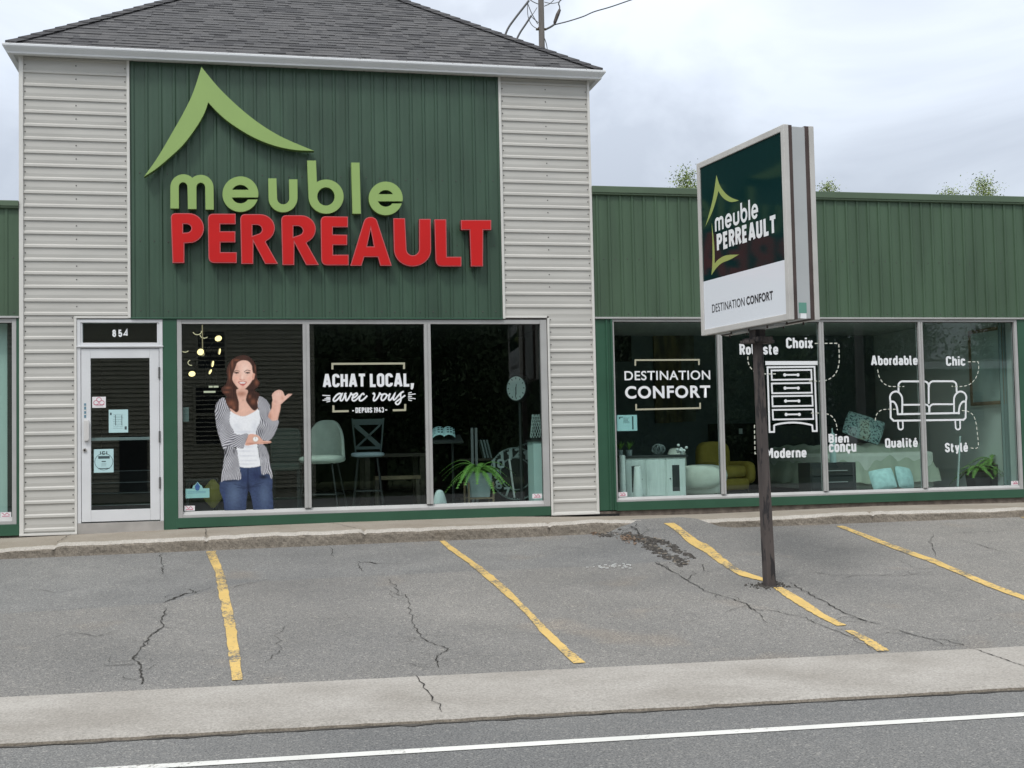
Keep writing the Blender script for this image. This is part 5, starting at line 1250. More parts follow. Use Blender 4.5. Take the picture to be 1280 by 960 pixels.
mb = MB(); mb.box(X_(468, 1.75), X_(524, 1.75), 1.62, 1.9, .38, .43); mb.build('seat', M_pwood, t)
for px in (470, 521): mb = MB(); x = X_(px, 1.75); mb.box(x-.025, x+.025, 1.63, 1.88, FLZ, .379); mb.build('leg', M_wood, t)
mb = MB(); mb.add([(3.48, .30, FLZ+.004), (X_(478, .3), .30, FLZ+.004), (X_(471, 1.9), 1.9, FLZ+.004), (3.65, 1.9, FLZ+.004)], [(0, 1, 2, 3)]); mb.add([(3.48, .30, FLZ+.02), (X_(478, .3), .30, FLZ+.02), (X_(471, 1.9), 1.9, FLZ+.02), (3.65, 1.9, FLZ+.02)], [(0, 1, 2, 3)])
tag(mb.build('floor_mat', mat('pale mat', (.55, .60, .58), .9)), 'pale mat under the two bar stools', 'mat')
# left window: wall lamp discs, ceiling tubes, yellow diamond cushion, side table
M_bulb = mat('warm lamp disc', (0.9, 0.75, 0.45), .5, emit=(1.0, 0.74, 0.34), estr=2.2); M_rim = mat('glowing rim', (.8, .7, .5), .4, emit=(1, .85, .55), estr=.6); M_brass = mat('faintly glowing brass', (.62, .50, .28), .35, metal=.7, emit=(1.0, .8, .5), estr=.25)  # lamplight on the brass stem and disc edges put in as faint emission
q1 = lambda x, y: (220+x*.1328, 400+y*.1328)
YL = 1.6;  ch = thing('chandelier', 'hanging lamp of warm glowing discs on thin stems inside the upper left window', 'lamp', (X_(252, YL, 440), YL, 2.55))
cen = Vector(at(*q1(250, 320), YL)); mb = MB(); mb.tube([(cen.x, YL, 2.615), tuple(cen)], .008, 6); mb.blob(tuple(cen), .03, .03, .03, 10, 6); mb.build('stem', M_brass, ch)
for (x, y, r, tz, tx_) in ((398, 172, .046, .25, .7), (230, 300, .045, .3, .4), (150, 505, .044, .1, .7), (408, 296, .042, 1.33, .2), (343, 412, .042, 1.30, .2), (320, 486, .036, 1.2, .5)):
    p = Vector(at(*q1(x, y), YL+random.uniform(-.1, .1))); nrm = Vector((math.sin(tz), -math.cos(tz)*math.cos(tx_), -math.sin(tx_))).normalized()
    a_ = nrm.orthogonal().normalized(); b_ = nrm.cross(a_); n = 20
    mb = MB(); ring = [p+(a_*math.cos(k*6.2832/n)+b_*math.sin(k*6.2832/n))*r for k in range(n)]
    mb.add([v+nrm*.006 for v in ring], [tuple(range(n))]); mb.add([v-nrm*.006 for v in ring]+[v+nrm*.0055 for v in ring], [(k, (k+1) % n, n+(k+1) % n, n+k) for k in range(n)]+[tuple(range(n-1, -1, -1))], 1)
    dsc = mb.build('lamp_disc', [M_bulb, M_brass], ch); mb = MB(); mb.tube([tuple(cen), tuple(p-nrm*.007)], .003, 5); mb.build('arm', M_black, dsc)
for (x, y, r, a0, a1) in ((200, 108, .055, 190, 370), (266, 140, .055, 180, 320), (85, 275, .05, 200, 330), (145, 402, .045, 110, 280)):
    p = Vector(at(*q1(x, y), YL)); mb = MB(); mb.tube([(p.x+r*math.cos(R(t)), YL, p.z+r*.8*math.sin(R(t))) for t in np.linspace(a0, a1, 14)], .006, 6); rm = mb.build('lamp_rim', M_rim, ch); mb = MB(); mb.tube([tuple(cen), (p.x+r*math.cos(R(a0)), YL, p.z+r*.8*math.sin(R(a0)))], .003, 5); mb.build('arm', M_black, rm)
for (px, py, L_, lab) in ((267, 483, .17, 'lit ceiling tube above the cutout, upper of two'), (262, 489.5, .20, 'lit ceiling tube above the cutout, lower of two')):
    Yc = 7.5 if py < 486 else 6.6; p = at(px, py, Yc); mb = MB(); mb.box(p[0]-L_/2, p[0]+L_/2, Yc-.03, Yc+.03, p[2]-.02, p[2]+.01, 1); mb.box(p[0]-L_/2-.02, p[0]+L_/2+.02, Yc-.05, Yc+.05, p[2]+.011, p[2]+.05)
    for s in (-.6, .6): mb.tube([(p[0]+s*L_/2, Yc, p[2]+.05), (p[0]+s*L_/2, Yc, 2.618)], .006, 5)
    tag(mb.build('ceiling_light', [M_dgrey, mat('lit tube', (.8, .8, .7), .5, emit=(1, .95, .72), estr=.55)]), lab, 'lamp')
mb = MB(); c = at(266, 617, .55); s = .24
mb.add([(c[0]-s*.78, .55, c[2]), (c[0], .52, c[2]-s), (c[0]+s*.78, .55, c[2]), (c[0], .52, c[2]+s), (c[0], .46, c[2]), (c[0], .62, c[2])], [(0, 1, 4), (1, 2, 4), (2, 3, 4), (3, 0, 4), (1, 0, 5), (2, 1, 5), (3, 2, 5), (0, 3, 5)])
tag(soften(mb.build('cushion', mat('olive cushion', (.30, .25, .06), .95, var=.1)), .03, 3), 'olive cushion standing on its corner beside the blue drop notice', 'cushion')
t = thing('side_table', 'dim low console behind the left edge of the cutout', 'table', (X_(250, 1.2), 1.2, FLZ)); mb = MB(); mb.box(X_(233, 1.2), X_(272, 1.2), 1.0, 1.5, .42, .47); mb.build('tabletop', M_dgrey, t)
for px in (235, 269): mb = MB(); x = X_(px, 1.2); mb.box(x-.02, x+.02, 1.02, 1.48, FLZ, .419); mb.build('leg', M_dgrey, t)
# stairs behind the door
st_ = thing('stair', 'dark stair with pale step edges behind the entrance door', 'stair', (1.1, 1.0, FLZ))
for k, py in enumerate((631, 616, 603, 588.5)):
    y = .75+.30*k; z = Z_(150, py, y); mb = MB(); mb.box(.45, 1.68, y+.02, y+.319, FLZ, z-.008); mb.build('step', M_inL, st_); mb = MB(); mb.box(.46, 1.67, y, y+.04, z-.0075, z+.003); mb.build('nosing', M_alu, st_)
for (px, py, w_, h_, lab) in ((163, 505, .40, .16, 'wide tan carton'), (123, 0, 0, 0, ''),):
    if not w_: continue
# catalogue on a stand
t = thing('book_stand', 'thin dark stand holding up the open catalogue', 'stand', (X_(556, .9), .9, FLZ)); bz = Z_(556, 549, .9)
mb = MB(); mb.obox((X_(556, .9), .9, bz-.0), (.24, 0, 0), (0, .13, .05), (0, -.004, .010)); mb.build('shelf', M_dgrey, t); mb = MB(); mb.tube([(X_(556, .9)+.12, .95, FLZ), (X_(556, .9)+.12, .95, bz-.02)], .018, 8); mb.build('pole', M_black, t); mb = MB(); mb.lathe([(.16, 0), (.16, .02), (.02, .03)], (X_(556, .9)+.12, .95, FLZ)); mb.build('base', M_black, t)
mb = MB(); bx = X_(555, .86); b0 = Vector((bx, .86, bz+.035)); n = 8; vs = []
for j in (0, 1):
    for i in range(2*n+1):
        u = (i-n)/n; vs.append(b0+Vector((u*.155+j*.02, -.075+j*.17+abs(u)*.02, j*.115+.035*math.sin(min(1, abs(u)*1.0)*math.pi)**.7*(1 if abs(u) > .02 else 0)-.02*abs(u))))
m_ = 2*n+1; mb.add(vs, [(i, i+1, m_+i+1, m_+i) for i in range(2*n)])
rg = random.Random(2)
for k in range(7):
    u = -.8+.27*k; 
    for v in (.25, .55, .78):
        if abs(u) < .12: continue
        c_ = b0+Vector((u*.155+v*.02, -.075+v*.17+abs(u)*.02, v*.115+.035*math.sin(abs(u)*math.pi)**.7-.02*abs(u)+.004)); mb.add([c_, c_+Vector((.026, 0, .0)), c_+Vector((.028, .02, .014)), c_+Vector((.002, .02, .014))], [(0, 1, 2, 3)], 1)
tag(mb.build('open_book', [M_paper, M_ink]), 'open catalogue with pale pages lying behind the second mullion', 'book')
t = MB(); t.lathe([(.10, 0), (.105, .02), (.085, .12), (.06, .21), (.035, .245), (.02, .25)], (X_(549, .45), .45, FLZ+.03), 20); tag(t.build('vase', mat('white cone vase', (.72, .76, .76), .5), smooth=True), 'white cone-shaped vase at the foot of the second mullion', 'vase')
# fern in a square pot on a wooden stand
def fern(X, Y, zp, w, h, n, L_, label, seed, pot_m, stand=True, droop=1.0):
    t = thing('potted_fern', label, 'plant', (X, Y, FLZ)); rg = random.Random(seed)
    mb = MB(); mb.add([(X+sx*w*k, Y+sy_*w*k, z) for z, k in ((zp, .40), (zp+h, .5)) for sx, sy_ in ((-1, -1), (1, -1), (1, 1), (-1, 1))], [(0, 1, 5, 4), (1, 2, 6, 5), (2, 3, 7, 6), (3, 0, 4, 7), (3, 2, 1, 0)]); mb.quad((X-w*.46, Y-w*.46, zp+h-.02), (X+w*.46, Y-w*.46, zp+h-.02), (X+w*.46, Y+w*.46, zp+h-.02), (X-w*.46, Y+w*.46, zp+h-.02), 1)
    mb.build('pot', [pot_m, M_dark], t)
    if stand:
        mb = MB()
        for sx in (-1, 1):
            for sy_ in (-1, 1): mb.box(X+sx*w*.53-.012, X+sx*w*.53+.012, Y+sy_*w*.53-.012, Y+sy_*w*.53+.012, FLZ, zp+h*.62)
        for s in (-1, 1): mb.box(X-w*.515, X+w*.515, Y+s*w*.53-.008, Y+s*w*.53+.008, zp-.025, zp-.004)
        mb.build('stand', M_pwood, t)
    for k in range(n):
        a_ = 2*math.pi*k/n+rg.uniform(-.25, .25); l = L_*rg.uniform(.7, 1.1); up = rg.uniform(.5, 1.25); mb = MB(); pts = []
        for i in range(13):
            s = i/12; r = l*s*(.55+.45*s*.8); z = zp+h+l*(up*s-1.15*droop*s*s*(.75+.25*up)); pts.append(Vector((X+r*math.cos(a_), Y+r*math.sin(a_), z)))
        for i in range(12):
            p, q_ = pts[i], pts[i+1]; d = (q_-p).normalized(); sd = d.cross(Vector((0, 0, 1))); sd = sd.normalized() if sd.length > .05 else Vector((1, 0, 0))
            wd = .045*(math.sin(math.pi*min(1, (i+1.2)/13.5))**.7)*rg.uniform(.85, 1.15)
            for sg in (-1, 1):
                for e_ in (0, .5):
                    b_ = p+(q_-p)*e_; tip = b_+sd*sg*wd+d*.022-Vector((0, 0, wd*.25)); b2 = b_+(q_-p)*.42; mb.add([b_, b2, tip+d*.010, tip], [(0, 1, 2, 3)])
            mb.add([p+sd*.002, q_+sd*.002, q_-sd*.002, p-sd*.002], [(0, 1, 2, 3)])
        mb.build('frond', M_leaf, t)
    return t
Yf = .62; fern(X_(598, Yf), Yf, Z_(598, 621, Yf), .31, Z_(598, 591, Yf)-Z_(598, 621, Yf), 26, .58, 'green fern in a pale square pot by the right end of the tower window', 5, mat('pale pot', (.36, .42, .42), .7))
# round clock on a floor post
Yk = .9; kc = at(648, 485.5, Yk); t = thing('pedestal_clock', 'round pale clock with black hands on a tall dark post', 'clock', (kc[0], Yk, FLZ))
nrm = Vector((-.78, -.62, 0)).normalized(); sx = Vector((-nrm.y, nrm.x, 0))
FK = Frame(tuple(Vector((kc[0], Yk, kc[2]))+nrm*.05), tuple(sx), (0, 0, 1))
if Vector(FK.n).dot(nrm) < 0: FK.n = -FK.n
mb = MB()
ring = [Vector((kc[0], Yk, kc[2]))+(sx*math.cos(k*6.2832/28)+Vector((0, 0, 1))*math.sin(k*6.2832/28))*.185 for k in range(28)]
mb.add([v-nrm*.05 for v in ring]+[v+nrm*.048 for v in ring], [(k, (k+1) % 28, 28+(k+1) % 28, 28+k) for k in range(28)]+[tuple(range(28)), tuple(range(55, 27, -1))]); mb.build('clock_case', M_black, t)
mb = MB(); disc(mb, FK, (0, 0), .165, .001, 28)
fc = mb.build('clock_face', mat('pale dial', (.72, .78, .76), .6), t)
mb = MB()
for k in range(12): a_ = k*math.pi/6; ribbon(mb, FK, [(.125*math.sin(a_), .125*math.cos(a_)), (.15*math.sin(a_), .15*math.cos(a_))], .012, .003)
mb.build('hour_marks', M_ink, fc); mb = MB(); ribbon(mb, FK, [(.008, .06), (-.012, -.125)], .010, .004); ribbon(mb, FK, [(0, .02), (.0, -.085)], .015, .006); mb.build('hands', M_black, fc)
mb = MB(); mb.tube([(kc[0]+.02, Yk+.02, FLZ), (kc[0]+.02, Yk+.02, kc[2]-.17)], .022, 10); mb.build('post', M_dgrey, t); mb = MB(); mb.lathe([(.15, 0), (.15, .02), (.03, .05)], (kc[0]+.02, Yk+.02, FLZ)); mb.build('base', M_dgrey, t)
# big open wall clock leaning by the floor
def numeral_clock(px, py, Y, r, label, nums, seed):
    c = at(px, py, Y); t = thing('numeral_clock', label, 'clock', (c[0], Y, c[2]-r)); FC = Frame((c[0], Y, c[2]), (1, 0, 0), (0, .16, 1)); mb = MB()
    FC.n = FC.n if FC.n[1] < 0 else -FC.n
    for rr in (r, r*.62): ribbon(mb, FC, [(rr*math.cos(k*6.2832/40), rr*math.sin(k*6.2832/40)) for k in range(40)], .018, 0, True)
    for k in range(60): a_ = k*math.pi/30; disc(mb, FC, (r*.96*math.sin(a_), r*.96*math.cos(a_)), .008, .003, 6)
    mb.build('ring', M_black if seed == 9 else mat('worn metal ring', (.16, .19, .18), .6), t); mb = MB()
    for h in nums:
        a_ = h*math.pi/6; x, y = r*.8*math.sin(a_), r*.8*math.cos(a_); s = str(h); w_ = .05*len(s); text_strokes(mb, FC, s, x-w_, y-.06, x+w_, y+.06, .2, .1, .004)
    mb.build('numerals', mat('pale numerals', (.30, .34, .33), .7), t); mb = MB(); disc(mb, FC, (0, 0), r*.99, -.012, 40); mb.build('backing', M_dark, t)
numeral_clock(645, 592, 1.0, .36, 'large black clock with pale numerals leaning behind the fern', (12, 1, 10, 9, 8, 7, 11), 1)
numeral_clock(668, 590, 1.35, .42, 'large dark clock with pale numerals beside the narrow pale cabinet', (1, 2, 4, 5, 12), 2)
mb = MB(); a_ = at(636.5, 574, .8); b_ = at(643, 622, .7); mb.obox((Vector(a_)+Vector(b_))/2, (Vector(a_)-Vector(b_))/2, (.012, 0, 0), (0, .012, 0)); tag(mb.build('easel_leg', M_alu), 'slanting grey easel leg in front of the large black clock', 'easel')
# shelf with leaning books, lattice lamp, narrow cabinet
t = thing('shelf_unit', 'dark open shelf with thin metal uprights behind the fern', 'shelf', (X_(596, 1.8), 1.8, FLZ)); zs = Z_(600, 573, 1.8)
for zz in (zs, zs-.55): mb = MB(); mb.box(X_(572, 1.8), X_(622, 1.8), 1.65, 1.95, zz-.03, zz); mb.build('shelf_board', M_wood, t)
for px in (588.5, 593.5): mb = MB(); x = X_(px, 1.8); mb.box(x-.018, x+.018, 1.64, 1.66, FLZ, Z_(590, 535, 1.8)); mb.build('upright', M_alu, t)
for i, px in enumerate((603.5, 607.2, 611)):
    mb = MB(); x0 = X_(px, 1.7); mb.obox((x0, 1.72, zs+.135), (.012, 0, .0), (0, .08, 0), (-.030, 0, .13)); tag(mb.build('book', mat('book cover', (.26, .30, .29), .7)), 'thin pale book leaning on the dark shelf behind the fern', 'book', 'leaning books on the shelf')
cx_ = X_(672.5, .55); zc_ = Z_(672, 550, .55); t = thing('narrow_cabinet', 'narrow pale cabinet at the right end of the tower window', 'cabinet', (cx_+.06, .6, FLZ)); mb = MB(); mb.box(X_(667.5, .45), X_(667.5, .45)+.30, .45, .80, FLZ, zc_-.02); mb.build('body', M_teal, t); mb = MB(); mb.box(X_(667.5, .45)-.02, X_(667.5, .45)+.32, .43, .82, zc_-.019, zc_+.005); mb.build('top', M_dgrey, t)
lx = X_(671.5, .62); t = thing('lattice_lamp', 'lamp with a pale lattice shade on the narrow pale cabinet', 'lamp', (lx, .62, zc_+.005))
zt_ = Z_(671, 518, .62); mb = MB(); n = 14
for k in range(n):
    for sgn in (-1, 1):
        pts = []
        for i in range(9):
            s = i/8; a_ = k*6.2832/n+sgn*s*1.6; r = .085-.035*s; pts.append((lx+r*math.cos(a_), .62+r*math.sin(a_), zc_+.03+(zt_-zc_-.03)*s))
        mb.tube(pts, .0035, 5)
mb.build('lattice_shade', mat('pale lattice', (.45, .52, .50), .7), t); mb = MB(); mb.lathe([(.07, .001), (.07, .02), (.015, .03), (.012, .2)], (lx, .62, zc_+.005), 14); mb.build('base', M_black, t)

# ---------------- right-hand room
Yc = .45; xa, xb = X_(781, Yc), X_(857, Yc); zt_ = Z_(820, 569, Yc); t = thing('sideboard', 'whitewashed sideboard with dark glass slits and a dark top', 'cabinet', ((xa+xb)/2, Yc+.2, FLZ))
mb = MB(); mb.box(xa, xb, Yc, Yc+.40, .03, zt_-.035); mb.build('body', M_whw, t, bevel=.004); mb = MB(); mb.box(xa-.03, xb+.03, Yc-.025, Yc+.42, zt_-.034, zt_); mb.build('top', M_dgrey, t, bevel=.004)
W3 = (xb-xa)/3
for k in range(3):
    x0, x1 = xa+W3*k+.012, xa+W3*(k+1)-.012; mb = MB(); z0, z1 = .06, zt_-.06
    if k == 1:
        mb.box(x0, x1, Yc-.016, Yc-.001, z0, z1); mb.box(x0+.035, x1-.035, Yc-.020, Yc-.0165, z0+.04, z1-.04); mb.build('door', M_whw, t, bevel=.003); continue
    g = (x1-x0)*.30; mb.box(x0, x0+g, Yc-.016, Yc-.001, z0, z1); mb.box(x1-g, x1, Yc-.016, Yc-.001, z0, z1); mb.box(x0+g+.0005, x1-g-.0005, Yc-.016, Yc-.001, z0, z0+.09); mb.box(x0+g+.0005, x1-g-.0005, Yc-.016, Yc-.001, z1-.08, z1)
    d_ = mb.build('door', M_whw, t, bevel=.003); mb = MB(); mb.box(x0+g+.001, x1-g-.001, Yc-.010, Yc-.006, z0+.091, z1-.081); mb.build('dark_pane', M_dgrey, d_); mb = MB(); mb.blob((x0+g*.6 if k == 2 else x1-g*.6, Yc-.024, (z0+z1)/2), .010, .009, .010, 8, 6); mb.build('knob', M_black, d_)
def vase(px, Y, py0, py1, r0, r1, label):
    x = X_(px, Y); z0, z1 = max(FLZ, Z_(px, py1, Y)), Z_(px, py0, Y); prof = []; n = 30
    for i in range(n+1):
        s = i/n; r = r0+(r1-r0)*s-.012*(s > .97)+.0; prof += [(r*(1+.02*math.sin(s*6)), (z1-z0)*s), (r*.90, (z1-z0)*(s+.45/n)), (r*.90, (z1-z0)*(s+.62/n))] if i < n else [(r, z1-z0)]
    mb = MB(); mb.lathe(prof, (x, Y, z0), 26); tag(mb.build('ribbed_vase', M_cer, smooth=False), label, 'vase')
vase(778, .28, 569, 618, .047, .046, 'taller straight ribbed white vase in the window corner'); vase(797, .20, 583, 623, .075, .048, 'shorter tapered ribbed white vase before the sideboard')
def small_plant(px, Y, z, label, s=.06):
    x = X_(px, Y); t = thing('potted_plant', label, 'plant', (x, Y, z)); mb = MB(); mb.lathe([(s*.62, .001), (s*.75, .08), (s*.66, .08)], (x, Y, z), 14); mb.build('pot', mat('grey pot', (.30, .34, .34), .7), t); mb = MB(); rg = random.Random(px)
    for k in range(26): a_ = rg.random()*6.28; l = rg.uniform(.06, .13); r = rg.uniform(.2, .8)*l; p = Vector((x, Y, z+.08)); q_ = p+Vector((r*math.cos(a_), r*math.sin(a_), l)); sd = Vector((-math.sin(a_), math.cos(a_), 0))*.012; mb.add([p, p+(q_-p)*.5+sd, q_, p+(q_-p)*.5-sd], [(0, 1, 2, 3)])
    mb.build('leaves', M_leaf, t)
small_plant(787, .62, zt_, 'small plant in a grey pot on the sideboard, the right one'); small_plant(776, .62, zt_, 'small plant in a grey pot on the sideboard, the left one above the tall vase', .05)
x = X_(824, .65); mb = MB(); rg = random.Random(4)
for k in range(16):
    a_ = rg.random()*3.14; tl = rg.uniform(-.8, .8); pts = []
    for i in range(17):
        b_ = i*6.2832/16; v = Vector((math.cos(b_)*math.cos(a_), math.cos(b_)*math.sin(a_), math.sin(b_))); v = Matrix.Rotation(tl, 3, 'X') @ v; pts.append(Vector((x, .65, zt_+.078))+Vector((v.x*.095, v.y*.095, v.z*.075)))
    mb.tube(pts, .003, 5)
tag(mb.build('wire_ball', mat('grey wire', (.22, .25, .25), .5)), 'openwork grey wire ball on the sideboard', 'ornament')
t = thing('flower_vase', 'white blossoms at the right end of the sideboard', 'flowers', (X_(853, .66), .66, zt_)); x = X_(853, .66); mb = MB(); mb.lathe([(.02, .001), (.03, .05), (.015, .09)], (x, .66, zt_), 12); mb.build('vase', M_cer, t); mb = MB(); rg = random.Random(8)
for k in range(9): c = (x+rg.uniform(-.07, .06), .66+rg.uniform(-.04, .04), zt_+rg.uniform(.03, .13)); mb.blob(c, .022, .02, .02, 8, 5, p=.8)
mb.build('blossoms', M_cer, t, True)
# armchairs
def armchair(X, Y, rz, label, m, w, sh, bh, rnd):
    t = thing('armchair', label, 'armchair', (X, Y, FLZ), rz); d = w*.95
    mb = MB(); mb.blob((0, 0, sh-.07), w*.36, d*.42, .10, 18, 8, p=.45); mb.build('seat', m, t, True, local=True)
    mb = MB(); mb.blob((0, d*.36, (bh+sh*.4)/2), w*.44, .11, (bh-sh*.4)/2, 18, 10, p=.5); mb.build('backrest', m, t, True, local=True)
    for s in (-1, 1): mb = MB(); mb.blob((s*w*.42, -.02, sh*.62+.08), .10 if rnd else .07, d*.45, sh*.40, 16, 10, p=.75 if rnd else .5); mb.build('armrest', m, t, True, local=True)
    mb = MB(); mb.blob((0, 0, sh*.42), w*.42, d*.44, sh*.22, 18, 8, p=.4); mb.build('base', m, t, True, local=True)
    for sx in (-1, 1):
        for sy_ in (-1, 1): mb = MB(); mb.tube([(sx*w*.34, sy_*d*.34, sh*.25), (sx*w*.37, sy_*d*.37, 0)], [.02, .012]); mb.build('leg', M_wood, t, local=True)
    return t
armchair(X_(872, 1.15), 1.15, R(62), 'off-white rounded armchair beside the sideboard', M_wfab, .86, .42, .76, True)
armchair(X_(907, 2.1), 2.15, R(22), 'mustard yellow armchair behind the off-white one', M_yfab, .72, .44, .84, False)
# wall pieces on the slate wall (its face is at y = 4.2)
YW = 4.185
def wallpic(px0, py0, px1, py1, name, label, m, th=.03, Y=YW):
    a_ = at(px0, py1, Y); b_ = at(px1, py0, Y); mb = MB(); mb.box(a_[0], b_[0], Y-th, Y+.010, a_[2], b_[2]); return mb, a_, b_
M_slat = mat('streaked wood panel', (0.20, 0.15, 0.055), 0.7, col2=(.03, .03, .03), vscale=2.2, stretch=(4, 1, .9), detail=3)
M_slat2 = mat('grey streaked panel', (0.16, 0.17, 0.14), 0.7, col2=(.06, .055, .03), vscale=2.0, stretch=(4, 1, 1.2), detail=3)
for k, (x0, x1) in enumerate(((819, 833), (835.5, 849.5), (852, 866))):
    mb, *_ = wallpic(x0, 412, x1, 529-k, 'wall_panel', '', M_slat); tag(mb.build('wall_panel', M_slat if k != 2 else M_slat2), ('tall streaked wood panel, left of three on the slate wall', 'tall streaked wood panel, middle of three on the slate wall', 'tall grey streaked panel, right of three on the slate wall')[k], 'wall art', 'tall panels on the slate wall')
mb, *_ = wallpic(768, 413, 788, 452, '', '', 0); tag(mb.build('dark_picture', M_dark), 'dark square picture at the upper left of the slate wall', 'picture')
t = thing('tv_console', 'black wall panel and low unit behind the mustard armchair', 'wall unit', (X_(935, 3.9), 3.9, FLZ)); mb = MB(); mb.box(X_(893, 3.95), X_(1012, 3.95), 3.9, 4.19, Z_(940, 612, 3.9), Z_(940, 529, 3.9)); mb.build('panel', M_dark, t, bevel=.004); mb = MB(); c = at(926, 539, 3.88); mb.box(c[0]-.03, c[0]+.03, 3.88, 3.899, c[2]-.045, c[2]+.045); mb.build('switch_plate', M_whw, t)
mb, a_, b_ = wallpic(903, 455, 1000, 524, '', '', 0); tag(mb.build('wide_picture', mat('slate canvas', (.10, .125, .125), .8, var=.15)), 'wide slate canvas on the wall above the black unit', 'picture')
# bed, pillows, bedside chest
M_duvet = mat('sage duvet', (0.42, 0.45, 0.36), 0.95, var=.06, vscale=5)
M_pat = mat('blue patterned fabric', (0.62, 0.82, 0.78), 0.9, col2=(.08, .17, .18), vscale=34, detail=3)
M_pat.node_tree.nodes['Color Ramp'].color_ramp.elements[0].position = .52; M_pat.node_tree.nodes['Color Ramp'].color_ramp.elements[1].position = .60
M_cush = mat('turquoise cushion', (0.60, 0.82, 0.82), 0.9, col2=(.46, .66, .66), vscale=18)
bx0, bx1 = X_(1012, 1.5), X_(1150, 1.5); by0, by1 = 1.0, 3.1; bzt = Z_(1090, 557, 1.4)
bed = thing('bed', 'bed with a crumpled sage duvet behind the drawn sofa', 'bed', ((bx0+bx1)/2, 2.0, FLZ))
mb = MB(); nx_, ny_ = 46, 40; rg = random.Random(12); vs = []
for j in range(ny_+1):
    for i in range(nx_+1):
        u = i/nx_; v = j/ny_; ex_ = min(1, min(u, 1-u)*9); ey_ = min(1, v*7); e_ = min(ex_, ey_)
        drop = (1-e_)**2.2*(bzt-.16); wr = .020*math.sin(u*19+6*v)*math.sin(v*13-5*u)+.014*math.sin(u*47-v*21)+.012*math.sin(v*37+u*9)
        vs.append((bx0-.05+(bx1-bx0+.1)*u+wr*.8*(1-ex_), by0-.04+(by1-by0)*v-wr*1.2*(1-ey_), bzt-drop+wr*(.5+e_*.5)))
mb.add(vs, [(j*(nx_+1)+i, j*(nx_+1)+i+1, (j+1)*(nx_+1)+i+1, (j+1)*(nx_+1)+i) for j in range(ny_) for i in range(nx_)]); mb.build('duvet', M_duvet, bed, True)
mb = MB(); mb.box(bx0+.02, bx1-.02, by0+.06, by1, .06, bzt-.10); mb.build('mattress', M_wfab, bed, bevel=.05); mb = MB(); mb.box(bx0, bx1, by0+.04, by1, FLZ, .055); mb.build('bed_frame', M_dgrey, bed); mb = MB(); mb.box(bx0-.05, bx1+.05, by1+.005, by1+.08, FLZ, 1.05); mb.build('headboard', M_dgrey, bed, bevel=.01)
def pillow(c, w, h, th, tilt, yaw, m, name, label, roll=0.0):
    mb = MB(); n = 16; vs = []
    for s in (-1, 1):
        for j in range(n+1):
            for i in range(n+1):
                u = -1+2*i/n; v = -1+2*j/n; k = max(0, (1-u*u)*(1-v*v))**.45; q = 1-.07*(u*u*v*v)+.0; vs.append(Vector((u*w/2*(1-.06*v*v), s*th/2*k, v*h/2*(1-.06*u*u))))
    f = []; o = (n+1)**2
    for j in range(n):
        for i in range(n): a_ = j*(n+1)+i; f += [(a_, a_+1, a_+n+2, a_+n+1), (o+a_, o+a_+n+1, o+a_+n+2, o+a_+1)]
    M_ = Matrix.Translation(c) @ Matrix.Rotation(yaw, 4, 'Z') @ Matrix.Rotation(tilt, 4, 'X') @ Matrix.Rotation(roll, 4, 'Y'); mb.add([M_ @ v for v in vs], f); tag(mb.build(name, m, smooth=True), label, 'pillow')
c = at(1083, 536, 1.9); pillow(Vector((c[0]-.02, 1.95, c[2]+.02)), .60, .44, .18, R(-28), R(-12), M_pat, 'pillow', 'blue patterned pillow leaning on the sage duvet', R(24))
c = at(1105, 600, .62); pillow(Vector((c[0]-.02, .62, c[2]+.01)), .36, .32, .16, R(-22), R(-12), M_cush, 'cushion', 'turquoise cushion by the glass below the sofa drawing, left one', R(-9)); c = at(1131, 600, .72); pillow(Vector((c[0]+.05, .82, c[2]+.03)), .34, .34, .16, R(-18), R(24), M_cush, 'cushion', 'turquoise cushion by the glass below the sofa drawing, right one', R(8))
xa, xb = X_(1013, .55), X_(1070, .55); zt_ = Z_(1055, 578, .55); t = thing('bedside_chest', 'dark bedside chest with two pale bar handles', 'chest', ((xa+xb)/2, .7, FLZ)); mb = MB(); mb.box(xa, xb, .55, .95, FLZ, zt_); mb.build('body', M_dgrey, t, bevel=.005)
for k, (p0, p1) in enumerate(((580.5, 594), (596, 610))):
    mb = MB(); mb.box(xa+.02, xb-.03, .535, .549, Z_(1055, p1, .54), Z_(1055, p0, .54)); d_ = mb.build('drawer', M_dgrey, t, bevel=.003); mb = MB(); z = Z_(1055, (588, 602.2)[k], .52); mb.box(X_(1035, .52)-.1, X_(1059.5, .52), .518, .528, z-.006, z+.006); mb.build('handle', M_alu, d_)
x = X_(1042, .62); mb = MB(); hh = Z_(1042, 535, .62)-zt_; mb.lathe([(.045, .001), (.047, hh*.25), (.045, hh*.66), (.034, hh*.68), (.034, hh*.84), (.012, hh*.86), (.008, hh)], (x, .62, zt_), 20); tag(mb.build('bottle', mat('pale turquoise bottle', (.52, .66, .64), .45), smooth=False), 'pale turquoise bottle on the dark bedside chest', 'bottle')
